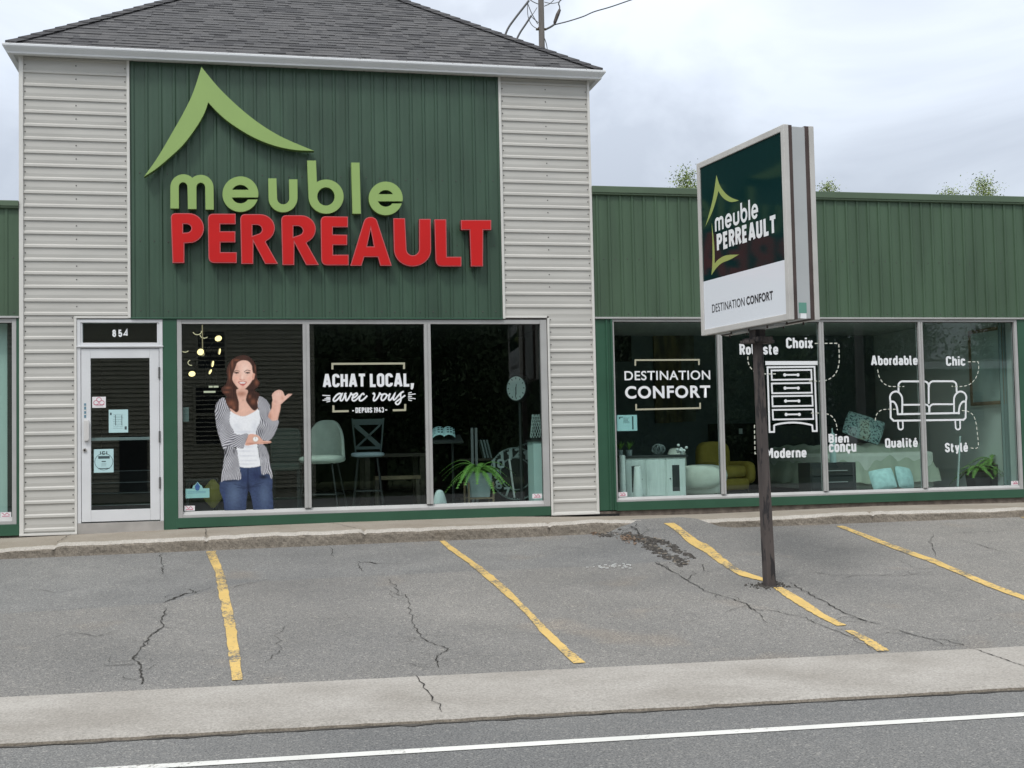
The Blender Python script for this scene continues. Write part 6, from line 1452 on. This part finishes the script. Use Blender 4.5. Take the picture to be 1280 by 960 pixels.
# far right: framed canvas on the pale wall, console, ferns, curtain
fx = 13.45; cx0 = .62; FRt = Frame((fx, 0, 0), (0, -1, 0), (0, 0, 1))
if FRt.n[0] > 0: FRt.n = -FRt.n
u0, v0 = FRt.px(1219, 503); u1, v1 = FRt.px(1252, 412)
t = thing('framed_canvas', 'pale canvas in a wooden frame on the pale side wall', 'picture', (fx, -(u0+u1)/2, v0)); mb = MB(); fbox(mb, FRt, min(u0, u1), max(u0, u1), v0, v1, .003, .035); mb.build('canvas', mat('pale canvas', (.5, .6, .56), .8, var=.2, vscale=2), t)
mb = MB(); ua, ub = min(u0, u1), max(u0, u1)
for b_ in ((ua-.05, ua-.0005, v0-.05, v1+.05), (ub+.0005, ub+.06, v0-.05, v1+.05), (ua, ub, v0-.05, v0-.0005), (ua, ub, v1+.0005, v1+.05)): fbox(mb, FRt, *b_, .003, .05)
mb.build('frame', M_pwood, t)
Yq = .7; fern(X_(1222, Yq), Yq, FLZ+.01, .26, .30, 16, .46, 'green fern at the far right window, the left of two', 15, M_dgrey, False); Yq = .85; fern(X_(1243, Yq), Yq, FLZ+.01, .34, .40, 20, .48, 'green fern in a large dark pot at the far right window', 16, M_dgrey, False)
t = thing('console_table', 'dark console behind the ferns at the far right', 'table', (X_(1215, 2.6), 2.6, FLZ)); z = Z_(1215, 548, 2.6)
mb = MB(); mb.box(X_(1168, 2.6), X_(1243, 2.6), 2.4, 2.85, z-.05, z); mb.build('tabletop', M_dgrey, t)
for px in (1170, 1240): mb = MB(); x = X_(px, 2.6); mb.box(x-.03, x+.03, 2.42, 2.82, FLZ, z-.051); mb.build('leg', M_dgrey, t)
mb = MB(); a_ = at(1200, 545, .5); b_ = at(1197, 608, .4); mb.obox((Vector(a_)+Vector(b_))/2, (Vector(a_)-Vector(b_))/2, (.010, 0, 0), (0, .010, 0)); tag(mb.build('floor_lamp_stem', mat('pale stem', (.45, .52, .50), .5)), 'thin pale upright beside the left fern at the far right', 'stand')
mb = MB(); pr = [(X_(1256, .35)+i*.012, .38+.025*math.sin(i*1.7)) for i in range(24)]; mb.extrude_z([(x, y) for x, y in pr], FLZ+.01, 2.6); tag(mb.build('curtain', mat('pale curtain', (.22, .28, .27), .95), smooth=True), 'pale curtain hanging at the right end of the wing window', 'curtain')
# ================================================================== LIFE-SIZE PRINTED CUTOUT IN THE FIRST WINDOW
# a flat printed figure: drawn shape by shape on a fine grid of coloured cells
def cutout():
    S = 9.232; NXc, NYc = 250, 452; W, H = 1034, 1890
    xs = (np.arange(NXc)+.5)*W/NXc; ys = (np.arange(NYc)+.5)*H/NYc; GX, GY = np.meshgrid(xs, ys)
    img = np.zeros((NYc, NXc, 3)); al = np.zeros((NYc, NXc)); rs = np.random.RandomState(5)
    def noise(k):
        n = rs.rand(NYc//k+3, NXc//k+3); yi = np.linspace(0, NYc/k, NYc); xi = np.linspace(0, NXc/k, NXc)
        y0 = yi.astype(int); x0 = xi.astype(int); fy = (yi-y0)[:, None]; fx = (xi-x0)[None, :]
        return (n[y0][:, x0]*(1-fx)+n[y0][:, x0+1]*fx)*(1-fy)+(n[y0+1][:, x0]*(1-fx)+n[y0+1][:, x0+1]*fx)*fy
    def inside(pts):
        P = np.array(pts); m = np.zeros(GX.shape, bool); j = len(P)-1
        for i in range(len(P)):
            xi, yi = P[i]; xj, yj = P[j]
            if yi != yj: m ^= ((yi > GY) != (yj > GY)) & (GX < (xj-xi)*(GY-yi)/(yj-yi)+xi)
            j = i
        return m
    lin = lambda c: np.array(srgb(*c))
    def fill(pts, col, soft=True, a=1.0, solid=True, shade=None):
        m = inside(crom(pts, 6, True) if soft else pts); c = lin(col)[None, None, :]*np.ones(img.shape)
        if shade is not None: c = c*shade[..., None]
        img[m] = img[m]*(1-a)+c[m]*a if a < 1 else c[m]
        if solid: al[m] = 1
        return m
    def glow(cx, cy_, rx, ry, col, a, mask):      # soft tint
        d = ((GX-cx)/rx)**2+((GY-cy_)/ry)**2; k = (a*np.exp(-d*1.6)*mask)[..., None]; img[:] = img*(1-k)+lin(col)*k
    n3, n6, n14 = noise(3), noise(6), noise(14)
    # jeans
    J = fill([(372, 1360), (480, 1352), (600, 1352), (735, 1480), (742, 1640), (752, 1760), (755, 1850), (755, 1890), (530, 1890), (505, 1780), (470, 1640), (445, 1760), (440, 1890), (212, 1890), (175, 1745), (132, 1620), (160, 1500), (300, 1440)], (56, 70, 102), shade=.82+.36*n3)
    glow(300, 1680, 95, 190, (104, 124, 154), .55, J); glow(650, 1690, 75, 190, (100, 120, 150), .5, J); glow(420, 1500, 60, 60, (38, 50, 88), .7, J); glow(560, 1460, 90, 80, (36, 46, 84), .7, J)
    glow(465, 1600, 26, 90, (20, 26, 48), .9, J); glow(640, 1478, 60, 30, (16, 20, 34), .9, J); glow(250, 1520, 120, 20, (20, 26, 44), .8, J); glow(185, 1720, 14, 120, (40, 58, 110), .6, J)
    for x0, y0, x1, y1 in ((490, 1590, 640, 1540), (480, 1600, 600, 1580), (440, 1600, 300, 1560), (430, 1610, 340, 1600)):
        for t in np.linspace(0, 1, 14): glow(x0+(x1-x0)*t, y0+(y1-y0)*t, 10, 7, (24, 32, 60), .5, J)
    fill([(455, 1365), (472, 1365), (470, 1500), (462, 1560), (450, 1500)], (30, 40, 72), a=.6)
    gap = inside([(462, 1700), (478, 1640), (500, 1720), (528, 1890), (438, 1890), (444, 1760)])
    al[gap & (GY > 1660)] = 0
    # tank top
    T = fill([(262, 715), (330, 760), (405, 780), (480, 755), (570, 695), (600, 760), (600, 850), (560, 950), (570, 1120), (590, 1250), (604, 1350), (370, 1362), (345, 1240), (330, 1150), (300, 960), (245, 850)], (240, 242, 246))
    for y in (1130, 1180, 1235, 1290, 1330): glow(450+20*math.sin(y), y, 120, 9, (196, 200, 212), .6, T)
    glow(330, 900, 60, 60, (214, 218, 226), .5, T); glow(540, 900, 50, 70, (206, 210, 220), .5, T); glow(430, 960, 140, 22, (204, 208, 218), .6, T)
    # neck and chest
    Nk = fill([(310, 470), (450, 470), (470, 560), (590, 580), (575, 690), (480, 755), (405, 778), (330, 760), (262, 715), (250, 640), (330, 560)], (230, 184, 165), shade=.96+.06*n6)
    glow(385, 520, 80, 40, (164, 106, 84), .8, Nk); glow(410, 690, 70, 60, (240, 196, 176), .7, Nk); glow(405, 595, 12, 10, (190, 140, 118), .6, Nk)
    # hair behind
    hs = .70+.36*n3*.6+.22*n14+.24*np.sin(GX*.30+9*n14+GY*.045+3*np.sin(GY/60))
    Hb = fill([(400, 72), (470, 88), (530, 150), (558, 230), (565, 345), (600, 385), (585, 430), (540, 480), (600, 525), (570, 610), (575, 680), (530, 712), (470, 650), (440, 590), (460, 480), (330, 470), (350, 600), (355, 700), (325, 730), (270, 690), (200, 690), (180, 610), (215, 555), (170, 510), (152, 455), (200, 415), (225, 330), (212, 260), (240, 170), (310, 100)], (70, 45, 37), shade=hs)
    # face
    F = fill([(395, 132), (455, 140), (500, 185), (512, 250), (522, 300), (510, 360), (472, 418), (430, 460), (393, 475), (357, 461), (317, 417), (286, 368), (275, 310), (300, 245), (320, 180), (350, 145)], (240, 196, 178))
    fill([(518, 285), (540, 290), (538, 330), (520, 360), (508, 340)], (222, 166, 146))
    glow(430, 240, 55, 90, (252, 222, 208), .6, F); glow(330, 340, 42, 36, (244, 180, 160), .55, F); glow(480, 345, 34, 34, (240, 176, 156), .55, F); glow(300, 400, 34, 70, (208, 150, 130), .5, F); glow(400, 470, 70, 22, (206, 148, 128), .6, F); glow(330, 210, 26, 60, (214, 160, 140), .5, F)
    # eyes, brows, nose, smile
    for pts in ([(300, 262), (325, 246), (362, 256), (364, 262), (328, 255), (303, 272)], [(418, 262), (448, 243), (486, 250), (490, 260), (450, 252), (420, 270)]): fill(pts, (78, 50, 40), a=.9)
    for cx, cy_ in ((330, 280), (458, 280)):
        fill([(cx-26, cy_+1), (cx-8, cy_-7), (cx+16, cy_-6), (cx+27, cy_+2), (cx+8, cy_+6), (cx-14, cy_+6)], (110, 78, 66)); fill([(cx-12, cy_-7), (cx+11, cy_-7), (cx+13, cy_+2), (cx, cy_+7), (cx-13, cy_+2)], (44, 30, 26)); fill([(cx-34, cy_+1), (cx-10, cy_-12), (cx+20, cy_-11), (cx+35, cy_+3), (cx+18, cy_-6), (cx-8, cy_-6)], (34, 22, 20))
    glow(330, 302, 26, 9, (216, 160, 140), .5, F); glow(458, 302, 26, 9, (216, 160, 140), .5, F)
    glow(372, 315, 12, 44, (222, 166, 146), .5, F); glow(395, 330, 13, 30, (254, 226, 212), .7, F); fill([(362, 345), (380, 352), (400, 358), (420, 352), (428, 344), (420, 362), (392, 366), (368, 360)], (196, 124, 108), a=.7)
    fill([(346, 383), (380, 375), (402, 379), (444, 379), (436, 406), (405, 420), (374, 413)], (196, 104, 96)); fill([(358, 388), (400, 385), (434, 386), (424, 398), (400, 402), (374, 399)], (244, 238, 234)); fill([(368, 412), (400, 420), (432, 410), (405, 430)], (206, 116, 108), a=.9); glow(402, 440, 30, 7, (206, 148, 130), .6, F)
    # hair over the face and locks
    fill([(400, 76), (452, 92), (470, 128), (425, 128), (372, 140), (335, 165), (318, 215), (302, 255), (288, 300), (280, 350), (290, 420), (318, 470), (318, 540), (355, 610), (352, 700), (325, 732), (260, 690), (200, 695), (180, 610), (215, 555), (172, 510), (155, 455), (205, 412), (232, 330), (214, 260), (242, 170), (310, 100)], (74, 47, 38), shade=hs)
    fill([(440, 100), (478, 92), (532, 152), (558, 235), (562, 345), (598, 388), (584, 430), (535, 478), (540, 520), (600, 525), (572, 600), (570, 670), (530, 710), (480, 640), (440, 600), (450, 530), (478, 470), (505, 410), (530, 350), (540, 290), (515, 215), (490, 160)], (66, 42, 35), shade=hs)
    Hm = al > 0
    hair = (np.abs(img[..., 0]-lin((71, 45, 37))[0]*hs) < .03) & (GY < 740)
    for cx, cy_, rx, ry in ((280, 170, 14, 70), (250, 300, 14, 80), (230, 450, 40, 18), (215, 500, 40, 14), (560, 390, 26, 40), (545, 210, 9, 60), (270, 630, 50, 40), (520, 610, 36, 40), (330, 130, 40, 14), (480, 550, 20, 30), (300, 680, 24, 30)): glow(cx, cy_, rx, ry, (158, 98, 74), .55, hair)
    for cx, cy_, rx, ry in ((300, 480, 14, 80), (470, 500, 18, 50), (240, 560, 40, 14), (510, 480, 30, 20), (345, 560, 14, 60), (262, 240, 8, 80)): glow(cx, cy_, rx, ry, (38, 20, 18), .6, hair)
    # striped open shirt
    def stripes(mask, ang, per, dark=(70, 70, 80), light=(214, 214, 220)):
        wob = 14*np.sin(GY/70)+18*(n14-.5)+10*np.sin(GX/45+GY/110); ph = (GX*math.cos(ang)+GY*math.sin(ang)+wob)/(per*1.2); k = (.5+.5*np.sin(ph*6.2832)); k = np.clip((k-.36)*3.2, 0, 1)[..., None]
        sh = (.80+.32*n14+.12*n6)[..., None]; img[mask] = ((lin(dark)*(1-k)+lin(light)*k)*sh)[mask]; al[mask] = 1
    sm = lambda p: inside(crom(p, 6, True))
    Lb = sm([(195, 1150), (250, 1130), (330, 1160), (345, 1240), (365, 1370), (378, 1500), (290, 1510), (180, 1520), (150, 1535), (165, 1400), (185, 1260)]); stripes(Lb, .25, 15)
    Rb = sm([(575, 1100), (640, 1105), (690, 1180), (720, 1330), (742, 1450), (735, 1500), (690, 1440), (625, 1450), (605, 1330), (585, 1200)]); stripes(Rb, -.2, 15)
    Lf = sm([(180, 560), (215, 640), (255, 720), (250, 850), (300, 960), (330, 1050), (300, 1130), (195, 1180), (130, 1020), (95, 880), (80, 700), (110, 610)]); stripes(Lf, .5, 15)
    Rf = sm([(590, 552), (650, 570), (700, 620), (720, 700), (700, 800), (810, 830), (780, 960), (720, 1050), (640, 1055), (560, 1000), (560, 930), (600, 830), (590, 720), (575, 660)]); stripes(Rf, -.35, 14)
    glow(200, 1190, 30, 60, (22, 22, 28), .8, Lb); glow(300, 1180, 20, 40, (22, 22, 28), .7, Lb)
    Sl = sm([(130, 960), (230, 930), (330, 985), (420, 990), (460, 1000), (430, 1090), (405, 1150), (330, 1140), (240, 1120), (180, 1160)]); stripes(Sl, 1.15, 15)
    glow(600, 980, 40, 60, (90, 90, 100), .5, Rf); glow(120, 800, 24, 160, (120, 120, 130), .4, Lf); glow(690, 760, 18, 80, (80, 80, 90), .5, Rf)
    # raised forearm, fist with thumb
    A = fill([(745, 600), (830, 620), (838, 680), (815, 780), (795, 840), (745, 832), (695, 795), (705, 740), (735, 680)], (230, 182, 163), shade=.97+.05*n6); glow(715, 780, 24, 60, (182, 122, 102), .6, A); glow(800, 700, 22, 70, (240, 196, 180), .6, A)
    Hd = fill([(738, 530), (760, 500), (790, 480), (830, 473), (862, 490), (878, 520), (890, 545), (925, 520), (968, 518), (965, 532), (915, 575), (870, 615), (838, 640), (780, 645), (748, 620), (742, 570)], (236, 192, 175)); glow(810, 520, 40, 24, (246, 208, 194), .7, Hd); glow(860, 570, 20, 34, (204, 144, 126), .6, Hd); glow(775, 610, 24, 24, (208, 150, 130), .5, Hd)
    for x in (772, 798, 824, 848): glow(x, 506+abs(x-806)*.2, 4, 18, (204, 148, 130), .6, Hd)
    cuff = sm([(690, 790), (745, 832), (812, 822), (806, 880), (730, 885), (660, 850)]); stripes(cuff, .9, 13)
    # folded forearm, watch, fingers
    B = fill([(455, 1000), (530, 985), (590, 1010), (640, 1060), (715, 1062), (732, 1080), (700, 1092), (610, 1100), (550, 1100), (430, 1112)], (226, 176, 156)); glow(500, 1095, 80, 14, (176, 116, 96), .7, B); glow(660, 1082, 60, 7, (180, 122, 104), .7, B); glow(690, 1068, 34, 5, (244, 206, 190), .7, B)
    cf2 = sm([(405, 985), (465, 985), (440, 1060), (412, 1145), (370, 1140), (395, 1060)]); stripes(cf2, .5, 13)
    th = np.linspace(0, 6.2832, 24)[:-1]
    fill([(549+38*math.cos(t), 1042+36*math.sin(t)) for t in th], (206, 170, 150), False); fill([(549+30*math.cos(t), 1042+28*math.sin(t)) for t in th], (246, 246, 244), False); fill([(546, 1042), (552, 1042), (551, 1022), (547, 1022)], (90, 80, 80), False)
    al[GY > 1865] = 0
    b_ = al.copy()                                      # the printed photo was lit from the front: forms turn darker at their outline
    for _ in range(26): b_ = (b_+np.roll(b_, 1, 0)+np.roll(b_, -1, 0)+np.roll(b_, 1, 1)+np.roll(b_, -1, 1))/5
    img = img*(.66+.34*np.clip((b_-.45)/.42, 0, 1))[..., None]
    w_ = al[..., None].astype(float); acc = img*w_; wt = w_.copy()       # soft print: neighbouring cells bleed into each other
    for dy, dx, k in ((0, 1, .7), (0, -1, .7), (1, 0, .7), (-1, 0, .7), (1, 1, .4), (-1, -1, .4), (1, -1, .4), (-1, 1, .4)):
        acc += k*np.roll(img*w_, (dy, dx), (0, 1)); wt += k*np.roll(w_, (dy, dx), (0, 1))
    img = acc/np.maximum(wt, 1e-6)*(.95+.10*n3[..., None])
    return GX, GY, img, al, NXc, NYc, W, H, S
GX, GY, img, al, NXc, NYc, W, H, S = cutout()
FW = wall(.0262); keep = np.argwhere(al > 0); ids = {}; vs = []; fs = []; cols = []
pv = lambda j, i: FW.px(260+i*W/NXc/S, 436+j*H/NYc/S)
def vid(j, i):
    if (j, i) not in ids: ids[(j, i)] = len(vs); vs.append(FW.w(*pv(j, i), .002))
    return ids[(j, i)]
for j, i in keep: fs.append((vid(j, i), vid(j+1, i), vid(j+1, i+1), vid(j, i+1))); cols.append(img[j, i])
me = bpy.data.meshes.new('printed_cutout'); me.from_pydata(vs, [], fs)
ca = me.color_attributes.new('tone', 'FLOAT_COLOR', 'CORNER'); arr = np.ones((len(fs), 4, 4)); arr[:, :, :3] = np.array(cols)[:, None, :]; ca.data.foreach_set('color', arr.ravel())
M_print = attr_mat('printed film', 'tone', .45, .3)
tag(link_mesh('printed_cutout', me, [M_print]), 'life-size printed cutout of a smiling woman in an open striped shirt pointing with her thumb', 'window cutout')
# ================================================================== TREES, UTILITY POLE, ACROSS THE STREET
M_bark = mat('tree bark', (0.09, 0.07, 0.05), .95, var=.3, vscale=6)
M_fol = [mat('foliage', (0.055, 0.105, 0.028), .7, col2=(.085, .15, .04), vscale=1.2), mat('pale foliage', (0.20, 0.27, 0.085), .7, col2=(.28, .34, .13), vscale=1.2), mat('dark foliage', (0.030, 0.060, 0.020), .7, col2=(.05, .09, .03), vscale=1)]
def tree(X, Y, zb, ht, cr, label, seed, m, n=2200, leaf=.13, trunk=.16, low=.3, group='trees behind the shop', tall=1.0):
    rg = random.Random(seed); t = thing('broadleaf_tree', label, 'tree', (X, Y, zb), group=group)
    mb = MB(); top = Vector((X, Y, zb+ht)); tips = []
    mb.tube([(X, Y, zb), (X+.05, Y, zb+ht*.3), (X-.04, Y+.05, zb+ht*.6), (X, Y, zb+ht*.93)], [trunk, trunk*.75, trunk*.45, trunk*.08], 8)
    for k in range(26):
        s = low+(1-low)*(k+.5)/26; z = zb+ht*s; a_ = k*2.4+rg.uniform(-.4, .4); r = cr*(math.sin(math.pi*min(1, max(0.06, (s-low*.7)/(1-low*.7)))**.8)**.7)*rg.uniform(.65, 1.1)
        p0 = Vector((X, Y, z-.25*r)); p1 = Vector((X+r*.55*math.cos(a_), Y+r*.55*math.sin(a_), z+.02*r)); p2 = Vector((X+r*math.cos(a_), Y+r*math.sin(a_), z+.28*r))
        mb.tube([p0, p1, p2], [trunk*.26, trunk*.14, trunk*.04], 5); tips += [p1, p1.lerp(p2, .5), p2, p2]
    tips.append(top); mb.build('trunk', M_bark, t)
    mb = MB(); per = n//len(tips)
    for c in tips:
        sp = cr*rg.uniform(.18, .34)
        for k in range(per):
            p = c+Vector((rg.gauss(0, sp), rg.gauss(0, sp), rg.gauss(0, sp*.75)*tall)); a_ = rg.random()*6.28; b_ = rg.uniform(-1.1, 1.1); d = Vector((math.cos(a_)*math.cos(b_), math.sin(a_)*math.cos(b_), math.sin(b_))); e_ = d.cross(Vector((rg.random()-.5, rg.random()-.5, rg.random()))).normalized(); l = leaf*rg.uniform(.6, 1.2)
            mb.add([p-d*l*.5, p+e_*l*.28, p+d*l*.5, p-e_*l*.28], [(0, 1, 2, 3)])
    mb.build('crown', m, t); return t
def top_at(px, py, Y): p = at(px, py, Y); return p
for k, (px, py, Y, cr, m, lab) in enumerate(((858, 219, 30, 1.0, 1, 'pale green treetop rising over the wing roof left of the pylon sign'), (1036, 233, 34, .8, 1, 'small pale treetop peeping over the roof right of the pylon sign'), (1229, 228, 30, 1.05, 1, 'pale green treetop over the roof at the far right'), (1188, 241, 33, .8, 1, 'low treetop just showing left of the far right treetop'))):
    p = top_at(px, py, Y); tree(p[0], Y, -1.05, p[2]+1.05, cr, lab, 40+k, M_fol[m], n=9000, leaf=.095, low=.45)
# utility pole behind the tower with its cables
M_pole = mat('weathered pole', (0.16, 0.145, 0.14), .95, var=.25, vscale=2, stretch=(4, 4, .5)); M_cable = mat('cable', (0.10, 0.10, 0.105), .7); M_cer2 = mat('brown insulator', (.06, .045, .04), .4)
YP = 26.0; pt = lambda x, y, Y=YP: Vector(at(x, y, Y)); zx = lambda x, y: pt(600+x*.171875, y*.171875)
b_ = pt(677.5, 66); tp = pt(675.5, -40)
pole = thing('utility_pole', 'grey utility pole with looping cables behind the right roof hip', 'utility pole', (b_.x, YP, -1.05))
mb = MB(); mb.tube([(b_.x+.1, YP, -1.05), (b_.x, YP, b_.z), (tp.x, YP, tp.z+1)], [.17, .11, .095], 12); mb.build('pole', M_pole, pole)
mb = MB(); mb.tube([zx(408, 213), zx(480, 213)], .045, 8); mb.tube([zx(430, 200), zx(430, 215)], .05, 8); mb.build('clamp', M_bark, pole)
mb = MB(); mb.tube([zx(580, 70), zx(565, 105), zx(545, 160), zx(540, 178)], [.05, .07, .06, .03], 10); mb.build('insulator', M_cer2, pole)
for name, pts, r in (('cable', [(475, 215), (515, 195), (540, 178)], .03), ('cable', [(580, 70), (578, 45), (572, 25), (590, -10)], .018), ('cable', [(470, 280), (485, 330), (492, 395)], .012), ('cable', [(468, 15), (520, 25), (570, 15), (600, -8)], .010), ('cable', [(468, 45), (510, 25), (545, -10)], .012), ('cable', [(350, 15), (345, 60), (352, 130), (380, 185), (425, 213)], .010), ('cable', [(345, 20), (375, 95), (420, 175)], .012), ('cable', [(415, 55), (390, 95), (375, 120), (425, 165)], .010), ('cable', [(350, -10), (390, 15), (425, 30)], .012)):
    mb = MB(); mb.tube([zx(*p) for p in crom(pts, 5)], r*1.25, 6); mb.build(name, M_cable, pole)
def line(pts, r, label, z=lambda x, y: pt(600+x*.171875, y*.171875)):
    mb = MB(); mb.tube([z(*p) for p in crom(pts, 8)], r, 6); tag(mb.build('power_line', M_cable), label, 'power line', 'service cables at the utility pole')
far = lambda x, y: zx(x, y)+Vector((0, (430-x)*.02, 0))
line([(355, 5), (320, 50), (250, 140), (205, 205), (172, 280), (120, 380)], .042, 'thick dark cable sloping from the pole to the roof, left of two'); line([(372, 115), (330, 180), (290, 240), (250, 320), (200, 420)], .038, 'thick dark cable sloping from the pole to the roof, right of two')
line([(540, 180), (640, 155), (750, 120), (830, 85), (950, 50), (1110, -5), (1300, -70)], .022, 'thin cable running from the pole up to the right')

# across the street: what the shop windows mirror
M_clap = mat('dull clapboard', (0.46, 0.44, 0.36), .8, var=.08, vscale=1); M_clapb = mat('beige clapboard', (0.42, 0.38, 0.30), .8, var=.08, vscale=1); M_roofb = mat('brown shingles', (0.06, 0.055, 0.05), .95, var=.3, vscale=5)
GZ = -1.05
def house(X0, X1, Y, depth, ez, pitch, m, label, wins, doors, fascia=None):
    """a clapboard house whose front faces +y, towards the shop"""
    t = thing('clapboard_house', label, 'house', ((X0+X1)/2, Y, GZ)); mb = MB(); z = GZ+.4
    while z < ez:
        z1 = min(ez, z+.17); mb.add([(X0, Y+.05, z), (X1, Y+.05, z), (X1, Y, z1), (X0, Y, z1)], [(1, 0, 3, 2)]); mb.add([(X0, Y+.05, z), (X1, Y+.05, z), (X1, Y, z), (X0, Y, z)], [(0, 1, 2, 3)]); z = z1
    mb.box(X0, X1, Y-depth, Y-.03, GZ, ez); mb.build('wall', m, t)
    mb = MB(); o = .4; rz_ = ez+pitch*depth/2; a_ = [(X0-o, Y+o, ez-.05), (X1+o, Y+o, ez-.05), (X1+o, Y-depth/2, rz_), (X0-o, Y-depth/2, rz_), (X1+o, Y-depth-o, ez-.05), (X0-o, Y-depth-o, ez-.05)]
    mb.add(a_, [(0, 1, 2, 3), (3, 2, 4, 5), (0, 3, 5), (1, 4, 2), (0, 5, 4, 1)]); mb.build('roof', M_roofb, t)
    mb = MB(); h = fascia or .18; mb.box(X0-o, X1+o, Y+o+.002, Y+o+.05, ez-.06-h*.5, ez-.06+h*.5); mb.build('fascia', M_gut, t)
    for (x, z0, w, hh) in wins:
        mb = MB(); b = .09
        for q in ((x-w/2-b, x-w/2, z0-b, z0+hh+b), (x+w/2, x+w/2+b, z0-b, z0+hh+b), (x-w/2, x+w/2, z0-b, z0), (x-w/2, x+w/2, z0+hh, z0+hh+b), (x-w/2, x+w/2, z0+hh/2-.03, z0+hh/2+.03)): mb.box(q[0], q[1], Y+.03, Y+.08, q[2], q[3])
        f = mb.build('window', m, t); mb = MB(); mb.quad((x-w/2, Y+.04, z0), (x+w/2, Y+.04, z0), (x+w/2, Y+.04, z0+hh), (x-w/2, Y+.04, z0+hh)); mb.build('pane', mat('house glass', (.02, .025, .03), .05), f)
    for (x, w) in doors: mb = MB(); mb.box(x-w/2, x+w/2, Y+.03, Y+.09, GZ+.4, GZ+2.5); mb.build('door', M_dgrey, t)
    return t
house(-9, 5.4, -33, 9, 6.2, .6, M_clap, 'two-storey dull clapboard house mirrored in the first window', [(-5, .6, 1.0, 1.6), (1.35, 1.1, 1.1, 2.2), (-5, 3.8, 1.0, 1.4), (1.4, 4.0, 1.0, 1.4)], [(-1.5, 1.0)])
house(32.4, 48, -34, 9, 4.0, .12, M_clapb, 'low beige clapboard house with a white eave mirrored in the far right panes', [(34.6, 1.4, 1.0, 1.4), (38.5, 1.2, 1.6, 1.4)], [(37, 1.0)], .32)
for k, (X, Y, ht, cr, m) in enumerate(((8.5, -38, 13, 3.6, 2), (13, -41, 14, 4.2, 2), (17.5, -37, 13, 3.8, 2), (21.5, -40, 14, 4.2, 2), (26.0, -40, 12.5, 4.0, 2), (11.2, -33, 8, 2.6, 2), (20, -32, 9, 2.8, 2), (38.5, -48, 9.6, 2.6, 2), (47, -50, 8.2, 3.0, 2), (-3, -48, 13, 4.5, 2), (4, -47, 13, 4, 2), (24.6, -35, 8, 2.4, 0), (29.2, -40, 13, 4.0, 2), (33.2, -43.5, 12.5, 3.6, 2))):
    tree(X, Y, GZ, ht, cr, 'dark leafy tree across the street, number mirrored in the shop glass' if 0 else ('tall dark tree mirrored behind the slogan pane', 'tall dark tree mirrored behind the round clock', 'tall dark tree mirrored behind the two-word slogan', 'tall dark tree mirrored behind the drawn chest', 'tall dark tree mirrored left of the far sofa pane', 'shorter tree mirrored at the second mullion', 'shorter tree mirrored behind the rusty post', 'small tree mirrored above the white eave', 'small tree mirrored over the right end of the white eave', 'tree mirrored behind the clapboard house gable', 'tree mirrored beside the clapboard house', 'lighter bushy tree mirrored behind the two-line words', 'tall dark tree mirrored behind the left word over the sofa', 'tall dark tree mirrored at the mullion crossing the sofa')[k], 70+k, M_fol[m], n=13000, leaf=.25, trunk=.28, low=.10, group='trees across the street')
M_skyblock = mat('dark sky-blocking slope', (0.022, 0.040, 0.016), 1.0, col2=(.036, .062, .024), vscale=.6, bump=.6, bscale=1.2)  # unseen dark slope added to block sky gaps between the mirrored trees
mb = MB(); rg = random.Random(77); nx_ = 90
prof = lambda x: 16*min(1, max(0, (44-x)/9))*(1+.06*math.sin(x*.4)+.04*math.sin(x*1.1))
rows = [[(-50+100*i/nx_, y, GZ-.2+k*prof(-50+100*i/nx_)*(1 if k in (0, 1) else rg.uniform(.94, 1.06))) for i in range(nx_+1)] for y, k in ((-54, 0), (-58, .45), (-63, .8), (-68, 1.0), (-85, .95), (-110, 0))]
mb.add([p for r in rows for p in r], [(j*(nx_+1)+i, j*(nx_+1)+i+1, (j+1)*(nx_+1)+i+1, (j+1)*(nx_+1)+i) for j in range(5) for i in range(nx_)])
structure(mb.build('sky_blocking_hill', M_skyblock, smooth=True))
pp = thing('roadside_pole', 'wooden pole with a yellow marker mirrored beside the drawn sofa', 'utility pole', (20.9, -18.6, -.8)); mb = MB(); mb.tube([(20.9, -18.6, -.8), (20.9, -18.6, 9.5)], [.15, .11], 14); mb.build('pole', M_pole, pp)
mb = MB(); mb.box(20.75, 21.05, -18.44, -18.41, .75, 1.35); mb.build('marker', mat('yellow marker', (.6, .42, .04), .6), pp)
ns = thing('parking_sign', 'small white no-parking plate mirrored beside the patterned pillow', 'sign', (20.5, -18.4, -.8)); mb = MB(); mb.tube([(20.5, -18.45, -.8), (20.5, -18.45, 1.15)], .025, 8); mb.build('post', M_alu, ns)
FS = Frame((20.5, -18.42, .9), (-1, 0, 0), (0, 0, 1)); FS.n = np.array([0, 1., 0]); mb = MB(); mb.box(20.35, 20.65, -18.425, -18.421, .65, 1.15); pl = mb.build('plate', M_wp, ns)
mb = MB(); ribbon(mb, FS, [(.10*math.cos(t*.314), .08+.10*math.sin(t*.314)) for t in range(20)], .022, .003, True); ribbon(mb, FS, [(-.07, .15), (.07, .01)], .02, .004); mb.build('ring_mark', mat('sign red', (.5, .03, .03), .5), pl)
